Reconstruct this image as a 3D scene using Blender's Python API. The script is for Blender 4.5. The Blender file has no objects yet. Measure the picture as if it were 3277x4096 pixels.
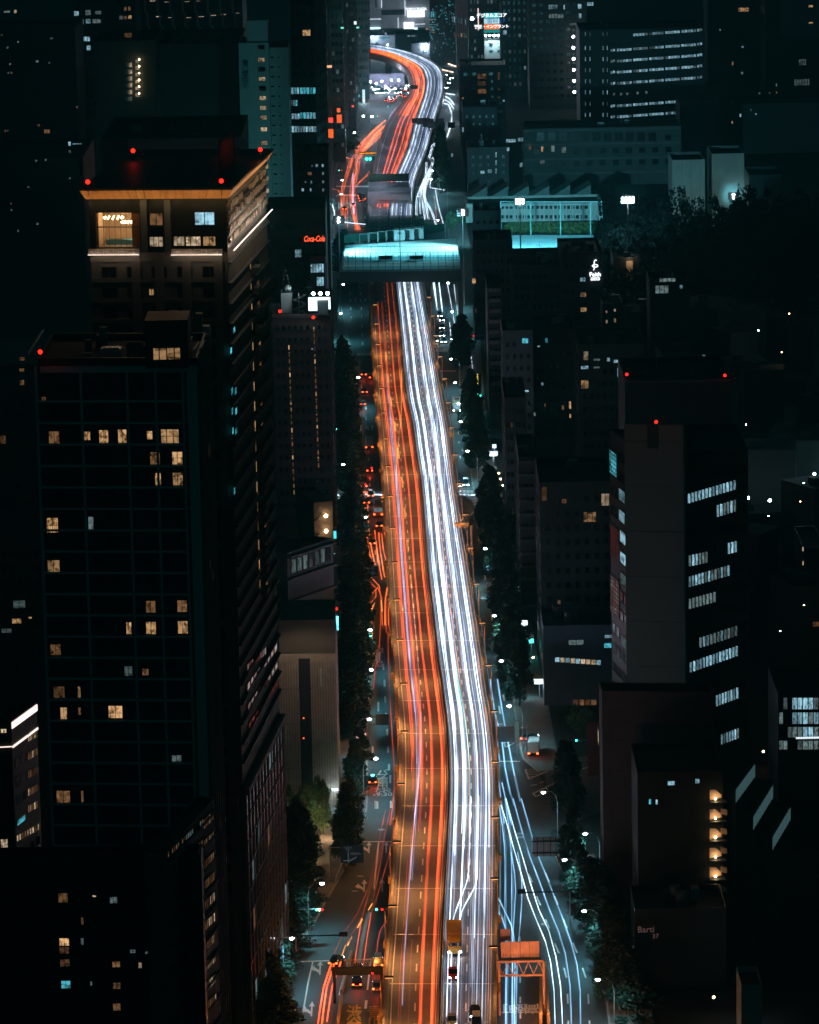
import bpy, math, random
from mathutils import Vector, Matrix
random.seed(7)
SC = bpy.context.scene
COL = SC.collection
# ------------------------------------------------------------------ camera
FPX, HCAM = 17400.0, 225.0
PITCH = math.atan(3500.0 / FPX); ROLL = 0.02
_F = Vector((0, math.cos(PITCH), -math.sin(PITCH)))
_U0 = Vector((0, math.sin(PITCH), math.cos(PITCH))); _R0 = Vector((1, 0, 0))
_R = _R0 * math.cos(ROLL) - _U0 * math.sin(ROLL)
_U = _U0 * math.cos(ROLL) + _R0 * math.sin(ROLL)
EYE = Vector((0, 0, HCAM))
cam = bpy.data.cameras.new('camera'); camo = bpy.data.objects.new('camera', cam); COL.objects.link(camo)
cam.sensor_fit = 'HORIZONTAL'; cam.sensor_width = 36; cam.lens = FPX / 3277 * 36
cam.clip_start = 5; cam.clip_end = 9000
m3 = Matrix((_R, _U, -_F)).transposed()
camo.matrix_world = Matrix.Translation(EYE) @ m3.to_4x4()
SC.camera = camo
SC.render.resolution_x = 819; SC.render.resolution_y = 1024
# ------------------------------------------------------------------ night sky and exposure
W = bpy.data.worlds.new('World'); SC.world = W; W.use_nodes = True
nt = W.node_tree
bg = nt.nodes['Background']
tc = nt.nodes.new('ShaderNodeTexCoord'); sep = nt.nodes.new('ShaderNodeSeparateXYZ'); rp = nt.nodes.new('ShaderNodeValToRGB')
nt.links.new(tc.outputs['Generated'], sep.inputs[0]); nt.links.new(sep.outputs['Z'], rp.inputs[0])
rp.color_ramp.elements[0].color = (.035, .50, .55, 1); rp.color_ramp.elements[1].color = (.008, .14, .17, 1)
rp.color_ramp.elements[1].position = .5
nt.links.new(rp.outputs[0], bg.inputs['Color']); bg.inputs['Strength'].default_value = 0.028
SC.view_settings.view_transform = 'Standard'; SC.view_settings.look = 'None'
SC.view_settings.exposure = 0; SC.view_settings.gamma = 1
try: SC.view_settings.use_curve_mapping = False
except Exception: pass
SC.render.engine = 'CYCLES'
cy = SC.cycles
cy.max_bounces = 4; cy.diffuse_bounces = 2; cy.glossy_bounces = 2; cy.transmission_bounces = 2; cy.volume_bounces = 0
cy.use_light_tree = True; cy.use_denoising = True
cy.sample_clamp_indirect = 2.0; cy.caustics_reflective = False; cy.caustics_refractive = False
cy.blur_glossy = 1.0; cy.transparent_max_bounces = 48

# ------------------------------------------------------------------ photo to place
def ray(px, py):
    return (_F + _R * ((px - 1638.5) / FPX) + _U * ((2048 - py) / FPX))
def G(px, py, z=0.0):                       # where the sight line meets the level z
    d = ray(px, py); t = (z - HCAM) / d.z
    return EYE + d * t
def V(px, py, Y):                           # where it meets the upright plane at distance Y
    d = ray(px, py); return EYE + d * (Y / d.y)
ZT = {'A': (0, 0, 1.4375), 'B': (1200, 0, 2.15625), 'C': (1200, 500, 2.15625), 'D': (1950, 0, 1.3), 'E': (0, 900, 1.2321),
      'F': (1200, 1050, 2.15625), 'G': (1300, 1700, 2.15625), 'H': (1850, 900, 1.2088), 'I': (0, 2000, 1.2321),
      'J': (1300, 2400, 1.568), 'K': (1950, 2000, 1.3), 'L': (0, 2900, 1.2321), 'M': (1100, 3200, 2.406),
      'N': (1700, 3200, 2.15625), 'O': (2200, 2900, 1.6017), 'S': (0, 0, 1)}
def zx(k, x, y):
    o = ZT[k]; return (o[0] + x / o[2], o[1] + y / o[2])

# ------------------------------------------------------------------ materials
MATS = {}
def mat(name, c, rough=.75, noise=.25, scale=.6, metal=0, spec=.3):
    if name in MATS: return MATS[name]
    m = bpy.data.materials.new(name); m.use_nodes = True; n = m.node_tree; b = n.nodes['Principled BSDF']
    b.inputs['Roughness'].default_value = rough; b.inputs['Metallic'].default_value = metal
    b.inputs['Specular IOR Level'].default_value = spec
    if noise:
        t = n.nodes.new('ShaderNodeTexCoord'); nz = n.nodes.new('ShaderNodeTexNoise'); nz.inputs['Scale'].default_value = scale
        nz.inputs['Detail'].default_value = 5; nz.inputs['Roughness'].default_value = .65
        r = n.nodes.new('ShaderNodeValToRGB')
        r.color_ramp.elements[0].position = .3; r.color_ramp.elements[1].position = .7
        r.color_ramp.elements[0].color = tuple(v * (1 - noise) for v in c) + (1,)
        r.color_ramp.elements[1].color = tuple(min(1, v * (1 + noise)) for v in c) + (1,)
        n.links.new(t.outputs['Object'], nz.inputs['Vector']); n.links.new(nz.outputs['Fac'], r.inputs[0])
        n.links.new(r.outputs[0], b.inputs['Base Color'])
    else: b.inputs['Base Color'].default_value = (*c, 1)
    MATS[name] = m; return m
def emis(name, c, s):
    if name in MATS: return MATS[name]
    m = bpy.data.materials.new(name); m.use_nodes = True; n = m.node_tree; n.nodes.clear()
    o = n.nodes.new('ShaderNodeOutputMaterial'); e = n.nodes.new('ShaderNodeEmission')
    e.inputs[0].default_value = (*c, 1); e.inputs[1].default_value = s
    n.links.new(e.outputs[0], o.inputs[0]); MATS[name] = m; return m
def glow(name, c, s):
    """light added on top of whatever lies behind it, as a passing lamp leaves it"""
    m = emis(name, c, s); n = m.node_tree; e = n.nodes['Emission']; t = n.nodes.new('ShaderNodeBsdfTransparent'); ad = n.nodes.new('ShaderNodeAddShader')
    tc_ = n.nodes.new('ShaderNodeTexCoord'); mp = n.nodes.new('ShaderNodeMapping'); mp.inputs['Scale'].default_value = (.9, .02, .9); nz = n.nodes.new('ShaderNodeTexNoise'); nz.inputs['Scale'].default_value = 1.6; nz.inputs['Detail'].default_value = 3
    mr = n.nodes.new('ShaderNodeMapRange'); mr.inputs['From Min'].default_value = .3; mr.inputs['From Max'].default_value = .7; mr.inputs['To Min'].default_value = s * .25; mr.inputs['To Max'].default_value = s * 1.9
    n.links.new(tc_.outputs['Object'], mp.inputs[0]); n.links.new(mp.outputs[0], nz.inputs['Vector']); n.links.new(nz.outputs['Fac'], mr.inputs[0]); n.links.new(mr.outputs[0], e.inputs[1])
    n.links.new(e.outputs[0], ad.inputs[0]); n.links.new(t.outputs[0], ad.inputs[1]); n.links.new(ad.outputs[0], n.nodes['Material Output'].inputs[0]); return m
def pane(name, c, s, dark=(.25, .2, .15), seed=0.0):
    """a lit room seen through its pane: curtains, furniture and wall tones; reflections are painted the same way"""
    m = bpy.data.materials.new(name); m.use_nodes = True; n = m.node_tree; n.nodes.clear(); L = n.links
    N = n.nodes.new
    o = N('ShaderNodeOutputMaterial'); e = N('ShaderNodeEmission'); t = N('ShaderNodeTexCoord'); oi = N('ShaderNodeObjectInfo')
    ad = N('ShaderNodeVectorMath'); ad.operation = 'ADD'; sc = N('ShaderNodeVectorMath'); sc.operation = 'SCALE'; sc.inputs['Scale'].default_value = 37.0
    L.new(oi.outputs['Random'], sc.inputs[0]); L.new(t.outputs['Object'], ad.inputs[0]); L.new(sc.outputs[0], ad.inputs[1])
    v = N('ShaderNodeTexVoronoi'); v.inputs['Scale'].default_value = 3.2; v.distance = 'MANHATTAN'; L.new(ad.outputs[0], v.inputs['Vector'])
    nz = N('ShaderNodeTexNoise'); nz.inputs['Scale'].default_value = 2.5; L.new(ad.outputs[0], nz.inputs['Vector'])
    mp = N('ShaderNodeMapping'); mp.inputs['Scale'].default_value = (9, 1, .6); L.new(ad.outputs[0], mp.inputs[0])
    cu = N('ShaderNodeTexNoise'); cu.inputs['Scale'].default_value = 1.6; L.new(mp.outputs[0], cu.inputs['Vector'])
    mx = N('ShaderNodeMath'); mx.operation = 'MULTIPLY'; L.new(v.outputs['Color'], mx.inputs[0]); L.new(cu.outputs['Fac'], mx.inputs[1])
    m2 = N('ShaderNodeMath'); m2.operation = 'MULTIPLY'; L.new(mx.outputs[0], m2.inputs[0]); m2.inputs[1].default_value = 1.1
    m3_ = N('ShaderNodeMath'); m3_.operation = 'ADD'; L.new(m2.outputs[0], m3_.inputs[0]); L.new(nz.outputs['Fac'], m3_.inputs[1])
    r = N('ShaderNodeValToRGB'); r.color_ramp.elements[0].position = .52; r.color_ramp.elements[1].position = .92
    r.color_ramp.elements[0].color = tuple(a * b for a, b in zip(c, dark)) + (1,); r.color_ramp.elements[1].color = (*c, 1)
    L.new(m3_.outputs[0], r.inputs[0]); L.new(r.outputs[0], e.inputs[0]); vr = N('ShaderNodeMapRange'); vr.inputs['To Min'].default_value = s * .35; vr.inputs['To Max'].default_value = s * 1.35; L.new(oi.outputs['Random'], vr.inputs[0]); L.new(vr.outputs[0], e.inputs[1]); L.new(e.outputs[0], o.inputs[0])
    MATS[name] = m; return m
ASPH = mat('asphalt', (.062, .064, .070), .62, .35, .12, spec=.4)
ASPH2 = mat('deck_asphalt', (.13, .12, .12), .6, .3, .15, spec=.4)
PAINT = mat('road_paint', (.78, .78, .76), .5, .12, 2)
YPAINT = mat('yellow_paint', (.6, .4, .08), .5, .1, 2)
CONC = mat('concrete', (.30, .29, .28), .8, .25, .3)
KERB = mat('kerb_stone', (.32, .31, .29), .8, .25, .5)
PAVE = mat('pavement', (.16, .155, .15), .8, .3, .4)
DARKW = mat('dark_wall', (.028, .040, .044), .6, .3, .2)
BROWNW = mat('brown_wall', (.09, .075, .065), .75, .25, .3)
GREYW = mat('grey_wall', (.12, .145, .155), .75, .25, .25)
BLACKW = mat('black_wall', (.022, .028, .030), .5, .3, .2)
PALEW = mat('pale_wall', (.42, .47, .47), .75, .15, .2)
WHITEW = mat('white_wall', (.7, .72, .72), .7, .1, .4)
TANW = mat('tan_wall', (.34, .28, .23), .75, .2, .5)
REDW = mat('red_concrete', (.085, .056, .054), .8, .25, .25)
BLUEW = mat('blue_wall', (.09, .12, .17), .6, .2, .2)
ROOFM = mat('roof_felt', (.035, .037, .04), .9, .3, .3)
STEEL = mat('galvanised_steel', (.35, .36, .37), .45, .15, 1, metal=.6)
DSTEEL = mat('dark_steel', (.04, .04, .045), .5, .1, 1, metal=.4)
ORANGEW = mat('orange_lit_barrier', (.50, .25, .09), .6, .2, .5)  # sodium light put into the base colour of pipe, brackets and posts
GLASSD = mat('dark_glass', (.006, .008, .010), .2, 0, spec=.4)
FRAME = mat('window_frame', (.028, .03, .033), .5, 0)
MULL = mat('mullion', (.46, .52, .54), .5, .15, 1)
GRASS = mat('ground_soil', (.018, .020, .020), .95, .4, .05)
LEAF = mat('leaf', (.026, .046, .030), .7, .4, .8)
LEAFG = mat('leaf_lamplit', (.07, .13, .05), .7, .4, .8)  # lighter leaf copy, lamp light put into the colour
BARK = mat('bark', (.09, .07, .05), .9, .3, 2)
SAND = mat('field_sand', (.60, .62, .60), .9, .18, .08)
TURF = mat('field_turf', (.16, .42, .44), .9, .2, .1)
SIGNB = mat('sign_blue', (.012, .05, .14), .5, .1, 1)
SIGNG = mat('sign_green', (.01, .12, .09), .5, .1, 1)
CAN = mat('canopy_white', (.7, .7, .7), .6, .1, 1)
P_WARM = pane('room_warm', (1.0, .58, .26), .72, (.10, .08, .06))
P_WARM2 = pane('room_warm_dim', (1.0, .50, .22), .20, (.12, .1, .1))
P_PALE = pane('room_pale', (1.0, .78, .52), .7, (.18, .14, .1))
P_COOL = pane('room_cool', (.42, .78, .95), .8, (.2, .2, .2))
P_COOL2 = pane('room_cool_dim', (.42, .62, .66), .32)
P_TEAL = pane('room_teal', (.12, .75, .95), .85)
P_RED = pane('reflection_red', (.9, .12, .08), .28, (.15, .5, .9))  # coloured reflections put into the pane as glow, no lit room behind
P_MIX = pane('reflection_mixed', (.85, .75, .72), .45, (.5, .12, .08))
PK = dict(w=P_WARM, d=P_WARM2, p=P_PALE, c=P_COOL, e=P_COOL2, t=P_TEAL, r=P_RED, m=P_MIX, k=GLASSD)
E_WHITE = emis('lamp_white', (.85, .95, 1), 60)
E_SCREEN = emis('screen_white', (.75, .88, 1), 6)
E_WARM = emis('lamp_warm', (1, .62, .28), 40)
E_RED = emis('lamp_red', (1, .012, .006), 5)
E_TEAL = emis('lamp_teal', (.05, .8, 1), 12)
E_GREEN = emis('lamp_green', (.05, 1, .75), 8)
E_STRIP = emis('strip_white', (1, .82, .7), 3)
E_HEAD = emis('headlight_glow', (.9, .95, 1), 60)
E_TAIL = emis('taillight_glow', (1, .06, .008), 26)
E_NEON = emis('neon_red', (1, .10, .03), 2.2)

# ------------------------------------------------------------------ mesh builder
class MB:
    def __init__(s): s.v = []; s.f = []; s.m = []
    def box(s, x0, x1, y0, y1, z0, z1, m=0):
        n = len(s.v)
        s.v += [(x0, y0, z0), (x1, y0, z0), (x1, y1, z0), (x0, y1, z0), (x0, y0, z1), (x1, y0, z1), (x1, y1, z1), (x0, y1, z1)]
        for q in ((0, 3, 2, 1), (4, 5, 6, 7), (0, 1, 5, 4), (1, 2, 6, 5), (2, 3, 7, 6), (3, 0, 4, 7)):
            s.f.append(tuple(n + i for i in q)); s.m.append(m)
        return s
    def face(s, pts, m=0):
        n = len(s.v); s.v += [tuple(p) for p in pts]; s.f.append(tuple(range(n, n + len(pts)))); s.m.append(m); return s
    def prism(s, pts, z0, z1, m=0):            # outline (ccw) raised between z0 and z1
        n = len(s.v); k = len(pts)
        s.v += [(p[0], p[1], z0) for p in pts] + [(p[0], p[1], z1) for p in pts]
        s.f.append(tuple(n + k + i for i in range(k))); s.m.append(m); s.f.append(tuple(n + k - 1 - i for i in range(k))); s.m.append(m)
        for i in range(k):
            j = (i + 1) % k; s.f.append((n + i, n + j, n + k + j, n + k + i)); s.m.append(m)
        return s
    def tube(s, pts, r, n=6, m=0, caps=True):
        pts = [Vector(p) for p in pts]; b = len(s.v); K = len(pts)
        rs = r if isinstance(r, (list, tuple)) else [r] * K
        for i, p in enumerate(pts):
            d = (pts[min(i + 1, K - 1)] - pts[max(i - 1, 0)]).normalized()
            a = d.cross(Vector((0, 0, 1)))
            if a.length < .1: a = Vector((1, 0, 0))
            a.normalize(); c = a.cross(d)
            for j in range(n):
                t = 2 * math.pi * (j + .5) / n; s.v.append(tuple(p + (a * math.cos(t) + c * math.sin(t)) * rs[i]))
        for i in range(K - 1):
            for j in range(n):
                k = (j + 1) % n; s.f.append((b + i * n + j, b + i * n + k, b + (i + 1) * n + k, b + (i + 1) * n + j)); s.m.append(m)
        if caps:
            s.f.append(tuple(b + j for j in range(n))); s.m.append(m)
            s.f.append(tuple(b + (K - 1) * n + n - 1 - j for j in range(n))); s.m.append(m)
        return s
    def ball(s, c, r, m=0, nu=8, nv=5, sz=1):
        b = len(s.v); c = Vector(c)
        for i in range(1, nv):
            th = math.pi * i / nv
            for j in range(nu):
                ph = 2 * math.pi * j / nu; s.v.append((c.x + r * math.sin(th) * math.cos(ph), c.y + r * math.sin(th) * math.sin(ph), c.z + r * sz * math.cos(th)))
        s.v.append((c.x, c.y, c.z + r * sz)); s.v.append((c.x, c.y, c.z - r * sz)); T = len(s.v) - 2
        for i in range(nv - 2):
            for j in range(nu):
                k = (j + 1) % nu; s.f.append((b + i * nu + j, b + (i + 1) * nu + j, b + (i + 1) * nu + k, b + i * nu + k)); s.m.append(m)
        for j in range(nu):
            k = (j + 1) % nu; s.f.append((T, b + j, b + k)); s.m.append(m)
            q = b + (nv - 2) * nu; s.f.append((T + 1, q + k, q + j)); s.m.append(m)
        return s
    def mesh(s, name, mats):
        me = bpy.data.meshes.new(name); me.from_pydata(s.v, [], s.f)
        for mm in (mats if isinstance(mats, (list, tuple)) else [mats]): me.materials.append(mm)
        me.polygons.foreach_set('material_index', s.m); me.update(); return me
    def build(s, name, mats, parent=None, loc=None):
        return inst(name, s.mesh(name, mats), parent, loc)
def inst(name, me, parent=None, loc=None, scale=None, rz=None):
    o = bpy.data.objects.new(name, me); COL.objects.link(o)
    if parent is not None: o.parent = parent
    if loc is not None: o.location = loc
    if scale is not None: o.scale = scale
    if rz is not None: o.rotation_euler = (0, 0, rz)
    return o
def tag(o, label=None, cat=None, group=None, kind=None):
    if label: o['label'] = label
    if cat: o['category'] = cat
    if group: o['group'] = group
    if kind: o['kind'] = kind
    return o
def empty(name, loc, rz=0, label=None, cat=None, group=None):
    o = bpy.data.objects.new(name, None); COL.objects.link(o); o.location = loc; o.rotation_euler = (0, 0, rz); o.empty_display_size = .5
    return tag(o, label, cat, group)
KIDS = {}
def copy_tree(src, loc, rz=0, label=None, group=None, scale=None):
    def cp(o, par):
        c = o.copy(); COL.objects.link(c)
        if par is not None: c.parent = par
        for ch in o.children: cp(ch, c)
        return c
    r = cp(src, None); r.location = loc; r.rotation_euler = (0, 0, rz)
    if scale: r.scale = scale
    if label: r['label'] = label
    if group: r['group'] = group
    return r
def lamp(kind, name, loc, power, color, parent=None, size=.3, spot=None, target=None, blend=.6):
    l = bpy.data.lights.new(name, kind); l.energy = power; l.color = color
    if kind in ('POINT', 'SPOT'): l.shadow_soft_size = size
    if kind == 'SPOT': l.spot_size = spot; l.spot_blend = blend
    o = bpy.data.objects.new(name, l); COL.objects.link(o)
    if parent is not None: o.parent = parent
    o.location = loc
    if target is not None:
        o.rotation_euler = (Vector(target) - Vector(loc)).to_track_quat('-Z', 'Y').to_euler()
    return o
def text(name, s, size, mtl, parent=None, loc=(0, 0, 0), rot=(math.pi / 2, 0, 0), ext=.05, sx=1, sy=1, shear=0, align='CENTER', bold=0):
    cu = bpy.data.curves.new(name, 'FONT'); cu.body = s; cu.size = size; cu.extrude = ext; cu.align_x = align; cu.align_y = 'CENTER'
    cu.shear = shear; cu.resolution_u = 2; cu.offset = bold
    t = bpy.data.objects.new('t', cu); me = bpy.data.meshes.new_from_object(t); bpy.data.objects.remove(t)
    me.materials.clear(); me.materials.append(mtl)
    o = inst(name, me, parent, loc); o.rotation_euler = rot; o.scale = (sx, sy, 1); return o
def crom(P, step=12.0):
    """smooth curve through the points, evenly enough sampled"""
    out = []; n = len(P)
    for i in range(n - 1):
        a, b, c, d = P[max(i - 1, 0)], P[i], P[i + 1], P[min(i + 2, n - 1)]
        k = max(1, int((c - b).length / step))
        for j in range(k):
            t = j / k
            out.append(.5 * ((2 * b) + (c - a) * t + (2 * a - 5 * b + 4 * c - d) * t * t + (3 * b - a - 3 * c + d) * t ** 3))
    out.append(P[-1].copy()); return out
def pxline(k, pts, z, step=10): return crom([G(*zx(k, x, y), z) for x, y in pts], step)
# ================================================================== SETTING: ground, streets, expressway
ZD = 12.0                                   # expressway deck level
g = MB(); g.box(-1500, 1500, -200, 6000, -3, 0); tag(g.build('ground', GRASS), kind='structure')
SL = [(1095, 4130), (1141, 3927), (1179, 3836), (1241, 3728), (1333, 3562), (1391, 3458), (1432, 3362), (1470, 3237), (1470, 2974), (1476, 2846), (1466, 2600),
      (1452, 2300), (1438, 2000), (1424, 1700), (1402, 1400), (1352, 1143), (1338, 900), (1340, 700), (1400, 560), (1450, 480), (1478, 420), (1478, 300), (1478, 200)]
SR = [(2440, 4130), (2396, 3886), (2280, 3566), (2219, 3427), (2200, 3300), (2190, 3180), (2150, 3090), (2091, 3038), (2068, 2910), (2046, 2783), (2021, 2655), (2001, 2528), (1982, 2400),
      (1972, 2300), (1940, 2164), (1898, 1988), (1870, 1816), (1849, 1700), (1830, 1400), (1826, 1143), (1790, 900), (1790, 700), (1790, 560), (1800, 480), (1825, 400), (1830, 300), (1830, 215)]
L3 = [G(x, y, 0) for x, y in SL]; R3 = [G(x, y, 0) for x, y in SR]
def band(name, mtl, left, right, z, kind='structure', n=160, kids=None):
    def res(P):
        C = crom(P, 4); acc = [0]
        for a, b in zip(C, C[1:]): acc.append(acc[-1] + (b - a).length)
        out = []; j = 0
        for i in range(n):
            t = acc[-1] * i / (n - 1)
            while j < len(C) - 2 and acc[j + 1] < t: j += 1
            d = acc[j + 1] - acc[j]; out.append(C[j].lerp(C[j + 1], 0 if d == 0 else (t - acc[j]) / d))
        return out
    A, B = res(left), res(right); m = MB()
    for i in range(n - 1):
        m.face([(p.x, p.y, z) for p in (A[i], B[i], B[i + 1], A[i + 1])])
    return tag(m.build(name, mtl), kind=kind)
band('road', ASPH, L3, R3, .02)
# pavements with kerbs either side
def shifted(P, d):
    out = []
    for i, p in enumerate(P):
        t = (P[min(i + 1, len(P) - 1)] - P[max(i - 1, 0)]); t.z = 0; t.normalize(); out.append(p + Vector((t.y, -t.x, 0)) * d)
    return out
def strip_solid(name, mtl, P, d0, d1, z0, z1, parent=None, step=8, kind='structure'):
    C = crom(P, step); A = shifted(C, d0); B = shifted(C, d1); m = MB(); b = 0
    for p, q in zip(A, B): m.v += [(p.x, p.y, z0), (q.x, q.y, z0), (q.x, q.y, z1), (p.x, p.y, z1)]
    for i in range(len(C) - 1):
        o = 4 * i
        for j in range(4):
            k = (j + 1) % 4; m.f.append((o + j, o + k, o + 4 + k, o + 4 + j)); m.m.append(0)
    m.f += [(0, 3, 2, 1), (4 * len(C) - 4, 4 * len(C) - 3, 4 * len(C) - 2, 4 * len(C) - 1)]; m.m += [0, 0]
    return tag(m.build(name, mtl, parent), kind=kind)
strip_solid('pavement', PAVE, L3, -7.5, -.35, 0, .14)
strip_solid('kerb', KERB, L3, -.35, 0, 0, .15)
RA = R3[:4]; RB = R3[6:]
for P in (RA, RB):
    strip_solid('pavement', PAVE, P, .35, 7.5, 0, .14); strip_solid('kerb', KERB, P, 0, .35, 0, .15)
# side street leaving to the right between the two kerbs
s = MB(); a, b, c, d = G(2190, 3330), G(2180, 3070), G(2560, 2960), G(2560, 3190)
s.face([(p.x, p.y, .012) for p in (a, d, c, b)]); tag(s.build('side_road', ASPH), kind='structure')

# ---- expressway deck
ST = [(1532, 1750, 1978, 4230), (1540, 1757, 1979, 4096), (1549, 1762, 1983, 3900), (1565, 1770, 1985, 3700), (1574, 1777, 1986, 3560), (1585, 1786, 1987, 3400), (1600, 1795, 1987, 3200),
      (1604, 1794, 1982, 3040), (1600, 1783, 1966, 2880), (1588, 1766, 1944, 2750), (1578, 1749, 1927, 2620), (1568, 1731, 1903, 2460), (1558, 1710, 1876, 2280), (1549, 1698, 1849, 2120),
      (1538, 1684, 1823, 1950), (1527, 1664, 1806, 1816), (1518, 1648, 1791, 1700), (1506, 1622, 1767, 1570), (1494, 1604, 1733, 1375), (1488, 1594, 1711, 1260), (1481, 1581, 1688, 1133),
      (1474, 1570, 1673, 1000), (1470, 1556, 1655, 900), (1478, 1560, 1658, 820), (1492, 1580, 1665, 725), (1515, 1632, 1712, 600)]
DL = [G(a, y, ZD) for a, b, c, y in ST]; DM = [G(b, y, ZD) for a, b, c, y in ST]; DR = [G(c, y, ZD) for a, b, c, y in ST]
for l, m_, r in (((1550, 500), (1655, 510), (1738, 500)), ((1590, 440), (1682, 430), (1763, 420)), ((1634, 385), (1697, 383), (1776, 370)), ((1640, 335), (1703, 330), (1776, 315)),
                 ((1628, 293), (1688, 283), (1763, 280)), ((1606, 267), (1655, 256), (1730, 252)), ((1571, 246), (1608, 234), (1680, 227)), ((1525, 229), (1552, 214), (1600, 203)),
                 ((1470, 218), (1478, 200), (1490, 181)), ((1380, 206), (1385, 188), (1390, 168))):
    DL.append(G(*l, ZD)); DM.append(G(*m_, ZD)); DR.append(G(*r, ZD))
def para(P):
    """same stations on each of the three lines"""
    out = []; n = len(P)
    for i in range(n - 1):
        a, b, c, d = P[max(i - 1, 0)], P[i], P[i + 1], P[min(i + 2, n - 1)]
        for j in range(6):
            t = j / 6; out.append(.5 * ((2 * b) + (c - a) * t + (2 * a - 5 * b + 4 * c - d) * t * t + (3 * b - a - 3 * c + d) * t ** 3))
    out.append(P[-1]); return out
DLs, DMs, DRs = para(DL), para(DM), para(DR); NS = len(DLs)
CUM = [0]
for a, b in zip(DMs, DMs[1:]): CUM.append(CUM[-1] + (b - a).length)
LEN = CUM[-1]
def at(side, u, s, z=0):
    """point on the deck: side L or R carriageway, u across it, s metres along the median"""
    s = max(0, min(LEN - .01, s)); lo, hi = 0, NS - 1
    while hi - lo > 1:
        k = (lo + hi) // 2
        if CUM[k] <= s: lo = k
        else: hi = k
    t = (s - CUM[lo]) / (CUM[lo + 1] - CUM[lo])
    L, M, R = DLs[lo].lerp(DLs[lo + 1], t), DMs[lo].lerp(DMs[lo + 1], t), DRs[lo].lerp(DRs[lo + 1], t)
    p = L.lerp(M, u) if side == 'L' else M.lerp(R, u)
    return Vector((p.x, p.y, ZD + z))
def s_of(py):
    """metres along the deck of the station seen at this height in the photograph (straight part)"""
    Y = G(1700, py, ZD).y; lo, hi = 0, NS - 1
    for i in range(NS - 1):
        if DMs[i].y <= Y <= DMs[i + 1].y:
            return CUM[i] + (CUM[i + 1] - CUM[i]) * (Y - DMs[i].y) / (DMs[i + 1].y - DMs[i].y)
    return 0
def deck_solid(name, mtl, side, u0, u1, z0, z1, s0=0, s1=None, step=6, parent=None, kind=None):
    s1 = LEN if s1 is None else s1; n = max(2, int((s1 - s0) / step) + 1); m = MB()
    for i in range(n):
        s = s0 + (s1 - s0) * i / (n - 1); su, sv = (side if isinstance(side, tuple) else (side, side))
        a, b = at(su, u0, s), at(sv, u1, s); m.v += [(a.x, a.y, ZD + z0), (b.x, b.y, ZD + z0), (b.x, b.y, ZD + z1), (a.x, a.y, ZD + z1)]
    for i in range(n - 1):
        o = 4 * i
        for j in range(4):
            k = (j + 1) % 4; m.f.append((o + j, o + k, o + 4 + k, o + 4 + j)); m.m.append(0)
    m.f += [(0, 3, 2, 1), (4 * n - 4, 4 * n - 3, 4 * n - 2, 4 * n - 1)]; m.m += [0, 0]
    o = m.build(name, mtl, parent)
    return tag(o, kind=kind) if kind else o
EXP = empty('elevated_expressway', at('L', 1, 0, -ZD), 0, 'long elevated expressway carrying the red and white traffic through the city', 'expressway')
EXP.location = (0, 0, 0)
deck_solid('deck', ASPH2, ('L', 'R'), 0, 1, -1.6, 0, parent=EXP, step=5)
deck_solid('left_parapet', mat('parapet_concrete', (.36, .30, .25), .75, .25, .3), 'L', -.035, .012, -1.9, .95, parent=EXP)
deck_solid('left_gutter', CONC, 'L', .02, .055, 0.004, .05, parent=EXP)
deck_solid('right_parapet', MATS['parapet_concrete'], 'R', .975, 1.035, -1.9, .95, parent=EXP)
deck_solid('median_barrier', mat('median_concrete', (.42, .38, .34), .7, .2, .4), 'L', .968, .984, 0, .85, parent=EXP)
deck_solid('median_barrier', MATS['median_concrete'], 'R', .016, .034, 0, .85, parent=EXP)
# parapet rail: pipes and brackets, their sodium orange put into the colour
m = MB(); m.tube([at('L', -.055, s, .2) for s in range(0, 1400, 12)], .22, 6); m.build('service_pipe', ORANGEW, EXP)
br = MB().box(-.35, .35, -.9, .9, -.5, .5).mesh('bracket', ORANGEW)
for s in range(20, 1000, 38):
    p = at('L', -.075, s, .3); inst('bracket', br, EXP, p)
    p = at('R', 1.06, s + 14, .3); inst('bracket', br, EXP, p)
# median fence posts
po = MB().box(-.05, .05, -.05, .05, 0, .55).mesh('median_post', STEEL)
k = 0; s = 4.0
while k < 290:
    inst('median_post', po, EXP, at('L', .992, s, .85 if False else 0) + Vector((0, 0, .5))); s += 2.6 if s < 500 else 5.0; k += 1
deck_solid('median_rail', STEEL, 'L', .989, .995, 1.05, 1.15, parent=EXP)
# piers
pm = MB()
for s in range(20, int(LEN), 54):
    if 520 < s < 1010: continue
    c = at('L', 1, s); pm.box(c.x - 1.6, c.x + 1.6, c.y - 1.4, c.y + 1.4, 0, ZD - 2.6); pm.box(c.x - 7, c.x + 7, c.y - 1.3, c.y + 1.3, ZD - 3.2, ZD - 1.65)
    pm.build('pier', CONC, EXP); pm = MB()
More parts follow.
